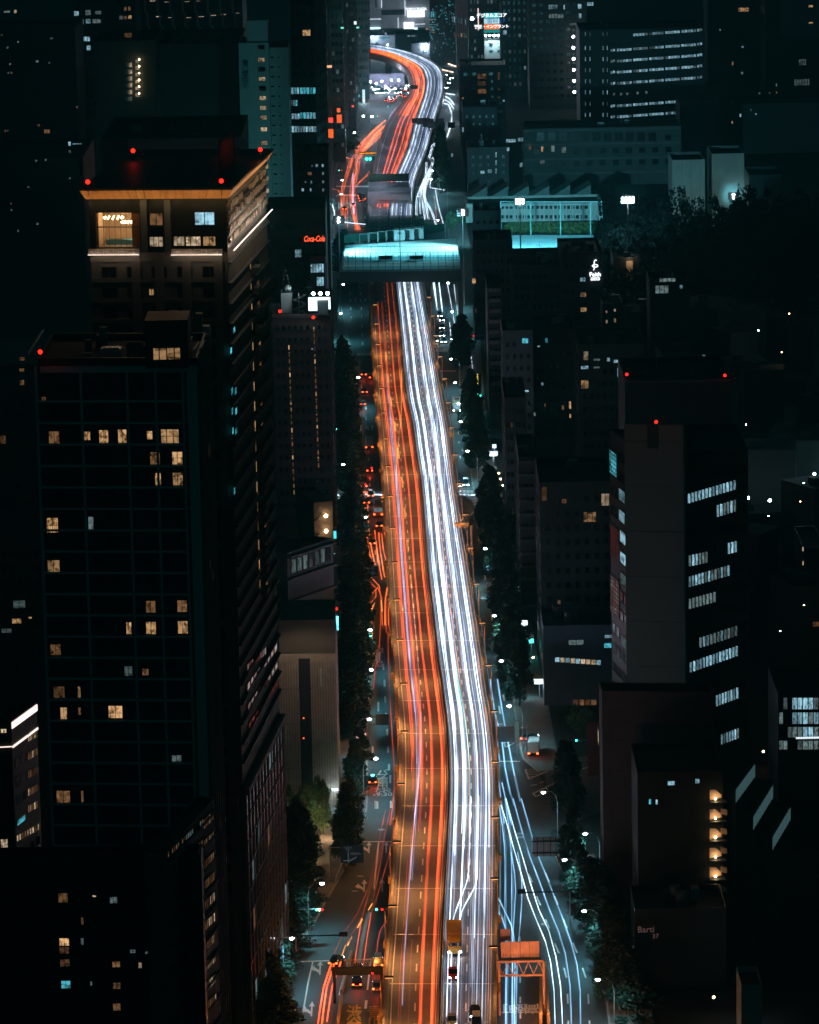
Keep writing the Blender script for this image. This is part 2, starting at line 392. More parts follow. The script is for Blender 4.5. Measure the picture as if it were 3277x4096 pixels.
# painted lines
deck_solid('edge_line', PAINT, 'L', .095, .113, .004, .012, parent=EXP)
deck_solid('edge_line', PAINT, 'L', .925, .94, .004, .012, parent=EXP)
deck_solid('edge_line', PAINT, 'R', .055, .07, .004, .012, parent=EXP)
deck_solid('edge_line', PAINT, 'R', .905, .925, .004, .012, parent=EXP)
def quad_on(side, u, s, w, l):
    a, b = at(side, u, s), at(side, u, s + l); t = (b - a).normalized(); n = Vector((t.y, -t.x, 0)) * w / 2
    return [a - n + Vector((0, 0, .014)), a + n + Vector((0, 0, .014)), b + n + Vector((0, 0, .014)), b - n + Vector((0, 0, .014))]
for side, u in (('L', .545), ('R', .475)):
    s = 2.0
    while s < 1500:
        if not 500 < s * .98 < 560 or True:
            MB().face(quad_on(side, u, s, .22 if s < 700 else .4, 4.2)).build('lane_dash', PAINT, EXP)
        s += 10.4
# expansion joints
s0 = s_of(3937)
for i in range(-1, 40):
    s = s0 + i * 27.2
    if s < 1: continue
    for side, u0, u1 in (('L', .06, .96), ('R', .04, .97)):
        a, b = at(side, u0, s), at(side, u1, s); t = Vector((0, .22, 0)); zz = Vector((0, 0, .02))
        MB().face([a - t + zz, b - t + zz, b + t + zz, a + t + zz]).build('expansion_joint', mat('joint_steel', (.6, .55, .5), .35, .1, 1, metal=.5), EXP)
# far ramp wall splitting off, bay on the right and ramp mouth
bay = empty('refuge_bay', (0, 0, 0), 0, 'curved emergency bay with railings bulging from the right side of the expressway', 'bay')
a0 = [G(*zx('G', x, y), ZD) for x, y in ((1142, 620), (1215, 640), (1275, 690), (1285, 790), (1250, 830), (1190, 850), (1165, 720))]
bb = MB(); bb.prism([(p.x, p.y) for p in a0], ZD - 1.5, ZD - .05); bb.build('slab', CONC, bay)
for i in range(5):
    p, q = a0[i], a0[i + 1]; n = 5
    MB().tube([p + Vector((0, 0, 1.4)), q + Vector((0, 0, 1.4))], .1, 4).build('handrail', STEEL, bay)
    for j in range(n):
        r = p.lerp(q, j / n); MB().box(r.x - .06, r.x + .06, r.y - .06, r.y + .06, ZD, ZD + 1.4).build('railing_post', STEEL, bay)
    MB().face([(p.x, p.y, ZD - .05), (q.x, q.y, ZD - .05), (q.x, q.y, ZD + .7), (p.x, p.y, ZD + .7)]).build('wall_panel', MATS['parapet_concrete'], bay)

# ---- markings on the surface streets
def marks(name, k, lines, w, z=.03, mtl=PAINT, parent=None):
    """straight painted strips; lines are pairs of photo points"""
    for (x0, y0, x1, y1) in lines:
        a, b = G(*zx(k, x0, y0)), G(*zx(k, x1, y1)); t = (b - a); t.z = 0; t.normalize(); n = Vector((t.y, -t.x, 0)) * w / 2
        o = MB().face([(p.x, p.y, z) for p in (a - n, a + n, b + n, b - n)]).build(name, mtl, parent)
        tag(o, kind='structure')
MK = dict()
# left street
marks('lane_line', 'M', [(365, 1560, 320, 1760), (320, 1760, 268, 2060), (1000, 405, 975, 640), (975, 640, 952, 855)], .28)
marks('stop_line', 'M', [(250, 1558, 960, 1535), (838, 403, 1120, 403)], .6)
marks('lane_line', 'M', [(735, 1490, 640, 1870), (925, 1540, 890, 1830), (700, 1560, 620, 1880)], .3)
marks('lane_dash', 'M', [(795, 735, 850, 735), (740, 880, 798, 878), (845, 172, 895, 172), (880, 1930, 872, 2010), (968, 10, 970, 85), (1118, 10, 1118, 78)], .45)
marks('lane_dash', 'J', [(328, 1265 - i * 0, 330, 1310) for i in (0,)] + [(410, 1100, 410, 1150), (402, 1030, 402, 1070), (396, 920, 397, 960), (390, 810, 391, 850), (384, 710, 385, 750), (378, 605, 380, 645), (373, 500, 375, 545),
      (366, 400, 368, 440), (360, 300, 362, 335), (300, 920, 300, 965), (335, 640, 335, 700), (318, 1265, 318, 1312)], .4)
marks('lane_dash', 'G', [(375, y, 376, y + 26) for y in (20, 120, 222, 285)] + [(388, y, 389, y + 30) for y in (450, 500)] + [(492, y, 493, y + 26) for y in (450, 500)] + [(420, 975, 424, 1015), (432, 1080, 436, 1120), (362, 5, 362, 30), (458, 5, 458, 30)], .35)
marks('lane_dash', 'F', [(430, 195, 430, 218), (432, 255, 432, 278), (435, 315, 435, 340), (438, 385, 438, 410), (442, 460, 442, 480), (521, 195, 521, 218), (523, 255, 523, 278), (526, 315, 526, 340), (530, 385, 530, 410), (531, 455, 532, 480),
      (534, 535, 535, 560), (538, 610, 538, 632), (541, 685, 542, 712), (571, 1330, 572, 1360), (573, 1410, 573, 1440), (530, 1050, 532, 1085), (570, 1240, 571, 1270)], .35)
marks('crossing_stripe', 'F', [(506 + i * 26, 780, 506 + i * 26, 802) for i in range(6)] + [(1165 + i * 26, 745, 1166 + i * 26, 772) for i in range(6)] + [(1225 + i * 18, 930, 1225 + i * 18, 943) for i in range(7)], .9)
marks('crossing_stripe', 'G', [(345 + i * 27, 575, 345 + i * 27, 597) for i in range(6)] + [(1170 + i * 33, 562, 1168 + i * 33, 592) for i in range(5)], .9)
marks('crossing_stripe', 'J', [(90 + i * 0, 1080 + i * 17, 150, 1062 + i * 17) for i in range(6)], .7)
marks('crossing_stripe', 'M', [(805, 145 + i * 14, 838, 145 + i * 14) for i in range(10)], .5)
marks('crossing_stripe', 'C', [(320 + i * 22, 523, 320 + i * 22, 535) for i in range(6)] + [(480 + i * 17, 523, 480 + i * 17, 535) for i in range(7)] + [(880 + i * 16, 532, 880 + i * 16, 541) for i in range(9)] +
      [(965 + i * 22, 610, 965 + i * 22, 622) for i in range(4)] + [(335 + i * 20, 598, 335 + i * 20, 612) for i in range(8)], .9)
# right street
marks('lane_dash', 'N', [(895, 640, 925, 712), (965, 832, 997, 910), (1040, 1030, 1075, 1110), (1120, 1238, 1157, 1325), (1200, 1450, 1222, 1535), (1230, 1675, 1234, 1760), (1237, 1905, 1238, 1960),
      (1043, 630, 1073, 710), (1118, 830, 1150, 905), (1195, 1030, 1230, 1110), (1277, 1235, 1313, 1320), (1360, 1450, 1389, 1537), (1409, 1675, 1413, 1762), (1420, 1905, 1422, 1960), (820, 1180, 822, 1230), (822, 1520, 822, 1580), (823, 1700, 823, 1755), (824, 1835, 824, 1888)], .28)
marks('lane_dash', 'J', [(1118, 595, 1125, 635), (1092, 665, 1100, 715), (1060, 185, 1066, 225), (1072, 285, 1080, 330), (1045, 90, 1050, 130), (985, 290, 995, 330), (970, 185, 982, 230), (960, 95, 965, 130), (1032, 595, 1040, 635), (1045, 700, 1050, 740), (1145, 385, 1148, 410)], .4)
marks('lane_dash', 'G', [(1150, 50, 1155, 80), (1185, 205, 1190, 230), (1165, 265, 1170, 290), (1325, 960, 1332, 1000), (1312, 865, 1318, 895), (1378, 1290, 1386, 1340), (1155, 140, 1160, 160), (1285, 1400, 1290, 1450), (1415, 1510, 1420, 1540)], .35)
marks('crossing_stripe', 'G', [(1285, 590 + i * 24, 1322, 590 + i * 24) for i in range(8)], .8)
marks('stop_line', 'J', [(1080, 1013, 1225, 1013)], .7)
marks('hatch_line', 'J', [(1257, 1063, 1420, 1066), (1257, 1063, 1280, 1125), (1280, 1125, 1420, 1066), (1262, 1075, 1400, 1075), (1266, 1086, 1375, 1086), (1270, 1097, 1348, 1096), (1274, 1109, 1318, 1108),
      (1125, 895, 1205, 890), (1125, 895, 1133, 925), (1133, 925, 1205, 890), (1292, 1165, 1330, 1158), (1345, 1150, 1375, 1140), (1305, 1215, 1440, 1150), (1325, 1235, 1445, 1180), (1305, 1215, 1325, 1235), (1345, 1195, 1360, 1212), (1385, 1178, 1398, 1192),
      (1600, 1065, 1650, 1050), (1545, 1100, 1580, 1090)], .4)
marks('hatch_line', 'M', [(55, 2030, 205, 1970), (205, 1970, 175, 2156), (55, 2030, 200, 2000), (110, 2010, 203, 1985), (60, 2055, 175, 2145)], .3)
marks('hatch_line', 'N', [(617, 905 + i * 32, 648, 898 + i * 32) for i in range(6)] + [(645, 895, 625, 1100), (650, 490, 650, 880)], .35)
def arrow(k, x, y, turn=0):
    c = G(*zx(k, x, y)); m = MB(); z = .03
    def f(p): m.face([(c.x + a, c.y + b, z) for a, b in p])
    f([(-.14, -4.2), (.14, -4.2), (.14, 1.2), (-.14, 1.2)]); f([(-.5, 1.2), (.5, 1.2), (0, 4)])
    if turn: f([(-.2, -3.2), (-.1, -1.6), (-.9, .2), (-1.0, -1.2)]); f([(-1.0, 1.4), (-1.7, -.6), (-.9, -2.2)])
    tag(m.build('lane_arrow', PAINT), kind='structure')
for a in ((('M', 905, 455, 1)), ('M', 1072, 455), ('M', 860, 825, 1), ('M', 1033, 822), ('M', 435, 1615, 1), ('M', 355, 2010, 1), ('F', 480, 322), ('F', 565, 322), ('G', 310, 20), ('G', 410, 20)):
    arrow(*a)
for k, x, y in (('M', 1025, 288), ('N', 1030, 1073), ('N', 815, 291), ('N', 820, 323), ('G', 1350, 1495), ('J', 1100, 780)):
    c = G(*zx(k, x, y)); m = MB(); m.face([(c.x + .7 * math.cos(t * .628), c.y + .8 * math.sin(t * .628), .032) for t in range(10)]); tag(m.build('manhole_cover', STEEL), kind='structure')
def roadtext(s, k, x, y, size, sy, mtl=PAINT, z=.035, rz=0, dy=0):
    c = G(*zx(k, x, y)); o = text('road_lettering', s, size, mtl, None, (c.x, c.y + dy, z), (0, 0, rz), .002, 1, sy, bold=.03); tag(o, kind='structure')
for i, ch in enumerate(['バ', 'ス', '専', '用', '7:30', '-9:30']):
    roadtext(ch, 'J', 362, 1085 + i * 26 + (6 if i > 3 else 0), 2.5 if i < 4 else 1.9, 2.1)
    roadtext(ch, 'J', 322, 300 + i * 23, 2.3 if i < 4 else 1.7, 2.1)
for ch, y in (('渋', 2065), ('谷', 2150)): roadtext(ch, 'M', 762, y, 2.6, 3.6, YPAINT, z=.035)
for ch, y in (('青', 2060), ('山', 2150)): roadtext(ch, 'M', 958, y, 2.4, 3.6, YPAINT, z=.035)
for ch, x in (('町', 722), ('樹', 825), ('高', 925)): roadtext(ch, 'N', x, 1797, 2.6, 2.2, rz=math.pi)

# ---- the sports ground lid over the expressway
lid = empty('sports_ground_lid', G(1600, 1140, 0), 0, 'floodlit sports ground on the broad lid bridging the expressway', 'sports ground'); lid.location = (0, 0, 0)
def lidp(x, y, z=20.5): return G(*zx('C', x, y), z)
c4 = [lidp(345, 1268), lidp(1392, 1258), lidp(1350, 968), lidp(385, 1032)]
mm = MB(); mm.prism([(p.x, p.y) for p in c4], 17.0, 20.5); mm.build('slab', mat('lid_edge', (.05, .07, .07), .8, .2, .2), lid)
def sheet(name, pts, z, mtl, par):
    m_ = MB(); m_.face([(p.x, p.y, z) for p in pts]); return m_.build(name, mtl, par)
sheet('playing_surface', [lidp(372, 1250), lidp(1388, 1240), lidp(1348, 975), lidp(390, 1038)], 20.512, SAND, lid)
sheet('turf_band', [lidp(385, 1192), lidp(1385, 1172), lidp(1376, 1118), lidp(390, 1140)], 20.518, TURF, lid)
sheet('turf_band', [lidp(380, 1242), lidp(1385, 1228), lidp(1385, 1214), lidp(380, 1222)], 20.518, TURF, lid)
sheet('turf_band', [lidp(388, 1062), lidp(820, 1050), lidp(860, 1040), lidp(390, 1046)], 20.518, TURF, lid)
fa, fb = lidp(352, 1258), lidp(1390, 1248)
for i in range(17):
    p = fa.lerp(fb, i / 16); m_ = MB(); m_.tube([(p.x, p.y, 20.5), (p.x, p.y, 26.5)], .09, 5); m_.build('fence_pole', DSTEEL, lid)
for z in (20.9, 22.8, 24.6, 26.4):
    m_ = MB(); m_.tube([(fa.x, fa.y, z), (fb.x, fb.y, z)], .06, 4); m_.build('fence_rail', DSTEEL, lid)
fa2, fb2 = lidp(385, 1180), lidp(1385, 1168)
for i in range(31):
    p = fa2.lerp(fb2, i / 30); m_ = MB(); m_.tube([(p.x, p.y, 20.5), (p.x, p.y, 25.6)], .05, 4); m_.build('fence_pole', DSTEEL, lid)
for z in (20.8, 25.4):
    m_ = MB(); m_.tube([(fa2.x, fa2.y, z), (fb2.x, fb2.y, z)], .06, 4); m_.build('fence_rail', DSTEEL, lid)
# rear hedge-green fence
for z in (21, 24):
    m_ = MB(); a, b = lidp(385, 1010), lidp(1240, 900); m_.tube([(a.x, a.y, z), (b.x, b.y, z)], .1, 4); m_.build('fence_rail', DSTEEL, lid)
m_ = MB(); a, b = lidp(385, 1018), lidp(1250, 915)
m_.face([(a.x, a.y, 20.5), (b.x, b.y, 20.5), (b.x, b.y, 23.2), (a.x, a.y, 23.2)]); m_.build('fence_netting', mat('net_green', (.02, .12, .10), .8, .2, 1), lid)
# outer beam, its orange light put into the colour, and side walls
w0, w1 = G(*zx('F', 690, 180), 12), G(*zx('F', 1385, 172), 12)
m_ = MB(); m_.box(w0.x, w1.x, w0.y - 8, w0.y - 7, 14.2, 17.0); m_.build('fascia_beam', mat('fascia_orange_lit', (.42, .30, .20), .7, .25, .3), lid)
m_ = MB(); x0 = G(*zx('F', 300, 180), 12).x; m_.box(x0, w0.x - .1, w0.y - 8, w0.y - 7, 15.0, 17.0); m_.build('fascia_beam', CONC, lid)
for px in (612, 1105, 1385, 300):
    p = G(*zx('F', px, 195), 12); m_ = MB(); m_.box(p.x - .8, p.x + .8, w0.y - 6, w0.y - 4, 0, 17); m_.build('support_column', CONC, lid)
# second bridge: the cross avenue
cr = empty('cross_avenue_bridge', (0, 0, 0), 0, 'dark avenue bridge crossing the expressway behind the sports ground', 'bridge')
q = [G(*zx('C', x, y), 16.5) for x, y in ((585, 598), (955, 600), (940, 490), (595, 490))]
m_ = MB(); m_.prism([(p.x, p.y) for p in q], 14.5, 16.5); m_.build('slab', CONC, cr)
sheet('roadway', [a.lerp(q[0].lerp(q[2], .5), .03) for a in q], 16.52, ASPH, cr)
m_ = MB(); m_.box(q[0].x, q[1].x, q[0].y - .6, q[0].y, 10.8, 17.6); m_.build('parapet', mat('bridge_grey', (.30, .27, .27), .8, .2, .3), cr)
m_ = MB(); m_.box(q[3].x, q[2].x, q[3].y, q[3].y + .6, 16.5, 19.5); m_.build('planted_parapet', LEAF, cr)
for f in (.02, .98):
    p = q[0].lerp(q[1], f); m_ = MB(); m_.box(p.x - .6, p.x + .6, p.y + .1, p.y + 40, 0, 14.4); m_.build('abutment', CONC, cr)
ORD = 'first second third fourth fifth sixth seventh eighth ninth tenth eleventh twelfth thirteenth fourteenth fifteenth sixteenth seventeenth eighteenth nineteenth twentieth'.split() + ['twenty-' + q for q in 'first second third fourth fifth sixth seventh eighth ninth'.split()] + ['thirtieth'] + ['thirty-' + q for q in 'first second third fourth fifth sixth seventh eighth ninth'.split()]
# ================================================================== LIGHT: traffic streaks on the deck
FAR = [MB(), []]
def trail(name, pts, r, m, label, group, cat='light streak', n=4):
    if group and 'far curve' in group:
        if m not in FAR[1]: FAR[1].append(m)
        FAR[0].tube(pts, r, n, FAR[1].index(m)); return
    o = MB().tube(pts, r, n).build(name, m); return tag(o, label, cat, group)
T_W = [glow('streak_white_%s' % n, c, s) for n, c, s in (('faint', (.40, .56, 1), .05), ('soft', (.48, .64, 1), .15), ('mid', (.58, .76, 1), .34), ('strong', (.66, .83, 1), 1.0))]
T_R = [glow('streak_red_%s' % n, c, s) for n, c, s in (('faint', (1, .12, .04), .07), ('soft', (1, .10, .03), .16), ('mid', (1, .11, .028), .34), ('strong', (1, .15, .035), .62))]
T_O = glow('streak_amber', (1, .42, .08), .8); T_B = [glow('streak_blue_soft', (.32, .50, 1), .25), glow('streak_lilac', (.62, .60, 1), .32)]
T_TEAL = glow('streak_teal', (.03, .9, .75), .7); T_P = glow('streak_pink', (1, .45, .38), .35)
rnd = random.Random(11)
def deck_line(side, u, s0, s1, z=.7, jit=0.0, drift=0.0, u2=None, sm=None, step=8):
    out = []; n = max(3, int((s1 - s0) / step)); ph = rnd.uniform(0, 6)
    for i in range(n + 1):
        t = i / n; s = s0 + (s1 - s0) * t; uu = u + jit * math.sin(ph + s / 95.) + drift * math.sin(ph * 2 + s / 240.)
        if u2 is not None:
            k = max(0, min(1, (s - sm[0]) / (sm[1] - sm[0]))); k = k * k * (3 - 2 * k); uu += (u2 - u) * k
        out.append(at(side, uu, s, z))
    return out
GL, GR = 'red and lilac streaks on the left carriageway', 'white streaks on the right carriageway'
LBL_R = 'red tail light streak running along the left carriageway of the expressway'
LBL_W = 'white headlight streak running along the right carriageway of the expressway'
sL = s_of(3800); 
# tail light bands: each lamp path is a bundle of fine lines
for uc, w, k0, nb, s0, s1 in ((.245, .055, 2, 15, 150, 770), (.435, .06, 2, 15, 120, 770), (.665, .030, 2, 9, 0, 810), (.855, .045, 2, 10, 0, 760), (.255, .03, 1, 3, 0, 200), (.45, .03, 1, 3, 0, 160)):
    for i in range(nb):
        u = uc + rnd.gauss(0, w * .5); a = s0 + rnd.uniform(0, 60 if s0 else 5); b = s1 - rnd.uniform(0, 180)
        trail('light_streak', deck_line('L', u, a, b, rnd.uniform(.55, 1.1), .004, .006), rnd.uniform(.04, .10), T_R[max(0, min(3, k0 + rnd.choice((-2, -1, -1, 0, 0))))], LBL_R, GL)
for u, a, b, k in ((.665, 0, 900, 2), (.86, 0, 900, 2), (.63, 0, 190, 2), (.685, 0, 260, 1), (.84, 0, 300, 1), (.885, 0, 250, 1)):
    trail('light_streak', deck_line('L', u, a, b,   .8, .003, .004), .08, T_R[k], LBL_R, GL)
for i in range(5):
    trail('light_streak', deck_line('L', .345 + rnd.gauss(0, .02), 90 + 40 * i, 620 - 30 * i, 1.9, .006, .012), rnd.uniform(.05, .12), T_B[i % 2], 'lilac streak of truck roof lamps between the red streaks', 'lilac streaks between the red ones')
trail('light_streak', deck_line('L', .32, 20, 210, 1.9, 0, 0, .49, (90, 250)), .10, T_B[1], 'lilac streak crossing lanes low on the left carriageway', None)
trail('light_streak', deck_line('L', .34, 90, 330, 2.1, 0, 0, .53, (120, 280)), .07, T_P, 'pink streak crossing lanes beside the lilac one', None)
trail('light_streak', deck_line('L', .30, 430, 640, .9, 0, 0, .93, (430, 640)), .06, T_O, 'amber streak of a blinking car changing lanes on the left carriageway', None)
for du in (0, .055):
    for q in range(9):
        s = 330 + q * 40; trail('light_streak', deck_line('L', .52 - .12 * q / 9 + du * .5, s, s + 14, 1.0), .06, T_O, 'short amber dash of an indicator on the left carriageway', 'amber indicator dashes')
# far part beyond the lid, left side
for i in range(22):
    u = rnd.choice((.42, .55, .72, .85, .92)) + rnd.gauss(0, .02)
    trail('light_streak', deck_line('L', u, 1010, LEN - rnd.uniform(0, 60), .8), rnd.uniform(.10, .22), T_R[rnd.choice((0, 1, 2, 2, 3))], 'red tail light streak on the far curve of the expressway', 'red streaks on the far curve')
for i in range(14):
    u = .25 + .7 * rnd.random(); trail('light_streak', deck_line('L', u, 1330, LEN - rnd.uniform(0, 60), .8), rnd.uniform(.15, .25), T_R[rnd.choice((1, 2, 3))], 'red tail light streak on the far curve of the expressway', 'red streaks on the far curve')
# headlights
for uc, w, nb in ((.165, .04, 15), (.35, .04, 15), (.60, .04, 14), (.785, .035, 13), (.70, .035, 6), (.47, .25, 8)):
    for i in range(nb):
        u = uc + rnd.gauss(0, w); a = rnd.choice((0, 0, 20, 60, 110, 180, 240)) + rnd.uniform(0, 30); b = 880 - rnd.choice((0, 0, 0, 80, 200, 330)) - rnd.uniform(0, 60)
        trail('light_streak', deck_line('R', u, a, b, rnd.uniform(.55, 1.0), .008, .012), rnd.uniform(.04, .10), T_W[rnd.choice((0, 0, 1, 1, 1, 2, 3))], LBL_W, GR)
for u, a, b, k in ((.175, 110, 880, 3), (.36, 120, 880, 3), (.145, 0, 500, 2), (.335, 0, 420, 2), (.61, 60, 880, 3), (.795, 60, 880, 3), (.58, 0, 250, 2), (.77, 0, 230, 2)):
    trail('light_streak', deck_line('R', u, a, b, .7, .006, .008), .075, T_W[k], LBL_W, GR)
for i, (u, u2, a, m0, m1, b) in enumerate(((.17, .60, 90, 240, 420, 600), (.34, .79, 90, 240, 420, 600), (.2, .62, 170, 330, 520, 700), (.37, .80, 170, 330, 520, 700), (.15, .55, 300, 420, 560, 800), (.36, .75, 320, 430, 570, 800),
                                        (.19, .46, 40, 66, 100, 150), (.33, .63, 40, 70, 96, 150))):
    trail('light_streak', deck_line('R', u, a, b, .7, .002, .004, u2, (m0, m1), 5), .10, T_W[2 + (i > 5)], 'white headlight streak slanting across the lanes of the right carriageway', 'slanting white streaks')
trail('light_streak', deck_line('R', .46, 120, 330, 1.3, 0, 0, .33, (120, 330)), .07, T_TEAL, 'teal streak threading the white streaks of the right carriageway', None)
for u, a, b in ((.43, 100, 420), (.415, 150, 500), (.88, 0, 600), (.52, 250, 560)):
    trail('light_streak', deck_line('R', u, a, b, 1.0, .004, .006), .07, T_P, 'thin pink streak beside the white streaks', 'thin pink streaks')
for i in range(30):
    u = rnd.choice((.12, .2, .3, .42, .5, .62, .72, .85)) + rnd.gauss(0, .02)
    trail('light_streak', deck_line('R', u, 985, LEN - rnd.uniform(0, 40), .8), rnd.uniform(.10, .2), T_W[rnd.choice((0, 1, 1, 2, 2, 3))], 'white headlight streak on the far curve of the expressway', 'white streaks on the far curve')

tag(FAR[0].build('far_light_streaks', FAR[1]), 'mingled red and white streaks sweeping round the far curve of the expressway', 'light streaks', None, 'stuff')
# ---- streaks on the surface streets
def street(k, lines, r, m, label, group, dx=0, z=.7):
    for L in lines:
        P = pxline(k, [(x + dx, y) for x, y in L], z); trail('light_streak', P, r, m, label, group)
BL = 'pale blue headlight streak on the right hand street'; BG = 'blue streaks on the right hand street'
T_S = [glow('streak_street', (.32, .66, 1), .55), glow('streak_street_dim', (.22, .50, .80), .26), glow('streak_street_bright', (.58, .84, 1), 1.3)]
n_ = [[(630, -10), (665, 200), (688, 400), (693, 700), (690, 1000), (700, 1250), (697, 1600), (695, 1960)], [(690, -10), (720, 200), (742, 400), (750, 700), (748, 1000), (755, 1300), (760, 1960)],
      [(800, 450), (820, 560), (838, 720), (835, 900), (820, 1100), (800, 1300), (785, 1960)], [(745, 450), (775, 640), (783, 780), (770, 1000), (756, 1300), (750, 1960)],
      [(618, 930), (670, 1030), (705, 1140), (712, 1250), (706, 1500), (700, 1960)]]
street('N', n_, .10, T_S[0], BL, BG); street('N', n_[:2] + n_[4:], .06, T_S[1], BL, BG, 12)
street('N', [[(635, 850), (690, 960), (745, 1080), (768, 1180), (778, 1300), (772, 1960)]], .12, T_S[0], BL, BG)
street('N', [[(640, -10), (700, 180), (770, 430), (830, 630), (890, 850), (960, 1030), (1040, 1220), (1085, 1400), (1115, 1650), (1125, 1960)], [(700, -10), (770, 250), (840, 480), (905, 700), (985, 950), (1070, 1130), (1130, 1350), (1170, 1600), (1188, 1960)]], .085, T_S[2], 'bright thin headlight streak curving down the right hand street', 'bright curved streaks on the right hand street')
w5 = [(760, -10), (830, 250), (900, 480), (985, 700), (1070, 940), (1150, 1130), (1210, 1330), (1250, 1600), (1262, 1960)]; w6 = [(830, -10), (890, 200), (940, 380), (990, 520), (1060, 690), (1120, 850), (1190, 1030), (1260, 1230), (1310, 1420), (1338, 1650), (1342, 1960)]
street('N', [w5, w6], .15, T_S[1], BL, BG); street('N', [w5, w6], .06, T_S[0], BL, BG, 4)
street('J', [[(1038, 500), (1065, 700), (1110, 880), (1130, 1050), (1165, 1220), (1190, 1290)], [(1083, 500), (1110, 680), (1150, 900), (1190, 1100), (1225, 1260)]], .22, T_S[1], BL, BG)
street('J', [[(1038, 500), (1065, 700), (1110, 880), (1130, 1050), (1165, 1220)], [(1083, 500), (1110, 680), (1150, 900), (1190, 1100)], [(1075, 1040), (1092, 1150), (1105, 1254), (1125, 1400)], [(1110, 1150), (1136, 1254), (1165, 1380)], [(1070, 800), (1097, 1005)], [(1075, 1150), (1100, 1340), (1112, 1411)], [(1112, 1145), (1150, 1330), (1172, 1411)]], .10, T_S[0], BL, BG)
street('F', [[(1150, 175), (1170, 300), (1190, 420)], [(1200, 175), (1215, 300), (1230, 420)], [(1160, 175), (1185, 410)]], .2, T_S[2], 'white streak behind the queue of cars right of the expressway', 'white streaks behind the queue')
street('F', [[(1270, 170), (1300, 330), (1340, 560)], [(1330, 190), (1350, 360), (1375, 520)], [(1292, 515), (1303, 640)], [(1470, 750), (1480, 830), (1490, 915)]], .10, T_W[3], 'thin pale streak at the far side of the right hand street', 'thin streaks at the kerb')
cw = [[(1165, 155), (1110, 200), (1095, 250), (1140, 310), (1120, 370), (1070, 480), (1050, 580), (1060, 700), (1080, 830)], [(1190, 155), (1140, 200), (1120, 250), (1165, 320), (1150, 370), (1100, 480), (1072, 580), (1085, 700), (1110, 830)],
      [(1150, 330), (1110, 420), (1065, 560), (1080, 650), (1130, 740), (1175, 870)], [(1000, 780), (1003, 650), (1030, 560), (1080, 430), (1088, 320)], [(1040, 790), (1035, 650), (1055, 540), (1100, 430)], [(1155, 400), (1125, 540), (1250, 560)], [(1170, 560), (1195, 700), (1240, 860)]]
street('C', cw, .16, T_W[3], 'white streak winding along the street right of the far bridge', 'white streaks right of the far bridge')
street('C', cw[:4], .10, T_W[3], 'white streak winding along the street right of the far bridge', 'white streaks right of the far bridge', 11)
street('C', [[(1155, 615), (1170, 700), (1182, 880)]], .16, T_P, 'pale orange streak right of the far bridge', None)
street('B', [[(1255, 830), (1290, 850), (1330, 900)], [(1250, 860), (1290, 880), (1325, 935)], [(1245, 890), (1280, 900), (1310, 990), (1300, 1080), (1270, 1180)], [(1260, 805), (1335, 815)]], .35, T_W[3], 'white streaks turning out beyond the far curve', 'white streaks beyond the curve')
street('B', [[(1190, 520), (1270, 545), (1345, 572)], [(1225, 598), (1320, 622)]], .35, glow('streak_cream', (1, .72, .55), 1.5), 'cream light line on the road behind the far curve', 'cream lines behind the curve')
RG = 'red streaks on the left hand street'; RL = 'red tail light streak on the left hand street'
street('M', [[(410, 2180), (470, 1800), (545, 1570)], [(450, 2180), (500, 1800), (588, 1530)], [(500, 2130), (550, 1800), (635, 1560)]], .13, glow('streak_red_bright', (1, .10, .02), 1.4), 'bright orange red streak ending at the car on the stop line', 'bright red streaks at the stop line')
street('M', [[(570, 1480), (650, 1300), (790, 1100), (895, 860), (960, 610), (1010, 350), (1050, 140)], [(765, 1600), (800, 1350), (840, 1120), (910, 880), (980, 640), (1040, 400), (1110, 80)], [(850, 1600), (890, 1300), (930, 1080), (1000, 880), (1080, 600), (1140, 300), (1175, 60)],
             [(960, 1750), (978, 1500), (1005, 1270), (1080, 1160)], [(930, 1860), (950, 1650), (990, 1350), (1025, 1230), (1090, 1150)], [(935, 1000), (1010, 640), (1055, 380), (1120, 60)], [(660, 1450), (740, 1290), (830, 1140)]], .07, T_R[1], RL, RG)
street('M', [[(765, 1600), (800, 1350), (835, 1140)], [(850, 1600), (890, 1300), (925, 1090)]], .10, T_R[2], RL, RG)
street('M', [[(645, 1500), (680, 1400)], [(700, 1400), (740, 1320)], [(795, 1230), (840, 1150)], [(900, 1060), (940, 995)]], .1, T_O, 'amber indicator dash on the left hand street', 'amber dashes on the left hand street')
street('M', [[(810, 1560), (840, 1350), (880, 1180), (910, 1090)]], .35, glow('streak_grey', (.35, .55, .6), .06), 'wide grey streak between two red ones on the left hand street', None)
street('G', [[(345, 690), (355, 850), (375, 1050), (405, 1190)], [(370, 690), (380, 900), (400, 1050), (432, 1205)], [(430, 910), (445, 1050), (460, 1150), (490, 1330)], [(465, 930), (480, 1100), (515, 1310)], [(512, 910), (535, 1100), (540, 1330)], [(490, 940), (505, 1080), (530, 1180)],
             [(350, 1140), (375, 1210)], [(540, 1400), (520, 1500), (520, 1725)], [(445, 1010), (455, 1180)]], .13, glow('streak_orange', (1, .16, .03), 1.0), 'orange red streak trailing the bus queue left of the expressway', 'orange streaks behind the bus')
street('G', [[(395, 1310), (470, 1390)], [(375, 1345), (435, 1400)], [(470, 1390), (485, 1510), (495, 1725)], [(440, 1420), (440, 1480), (400, 1530)], [(415, 1555), (398, 1600), (400, 1725)], [(545, 1400), (548, 1725)], [(390, 1480), (455, 1400), (495, 1500)]], .09, T_R[3], RL, RG)
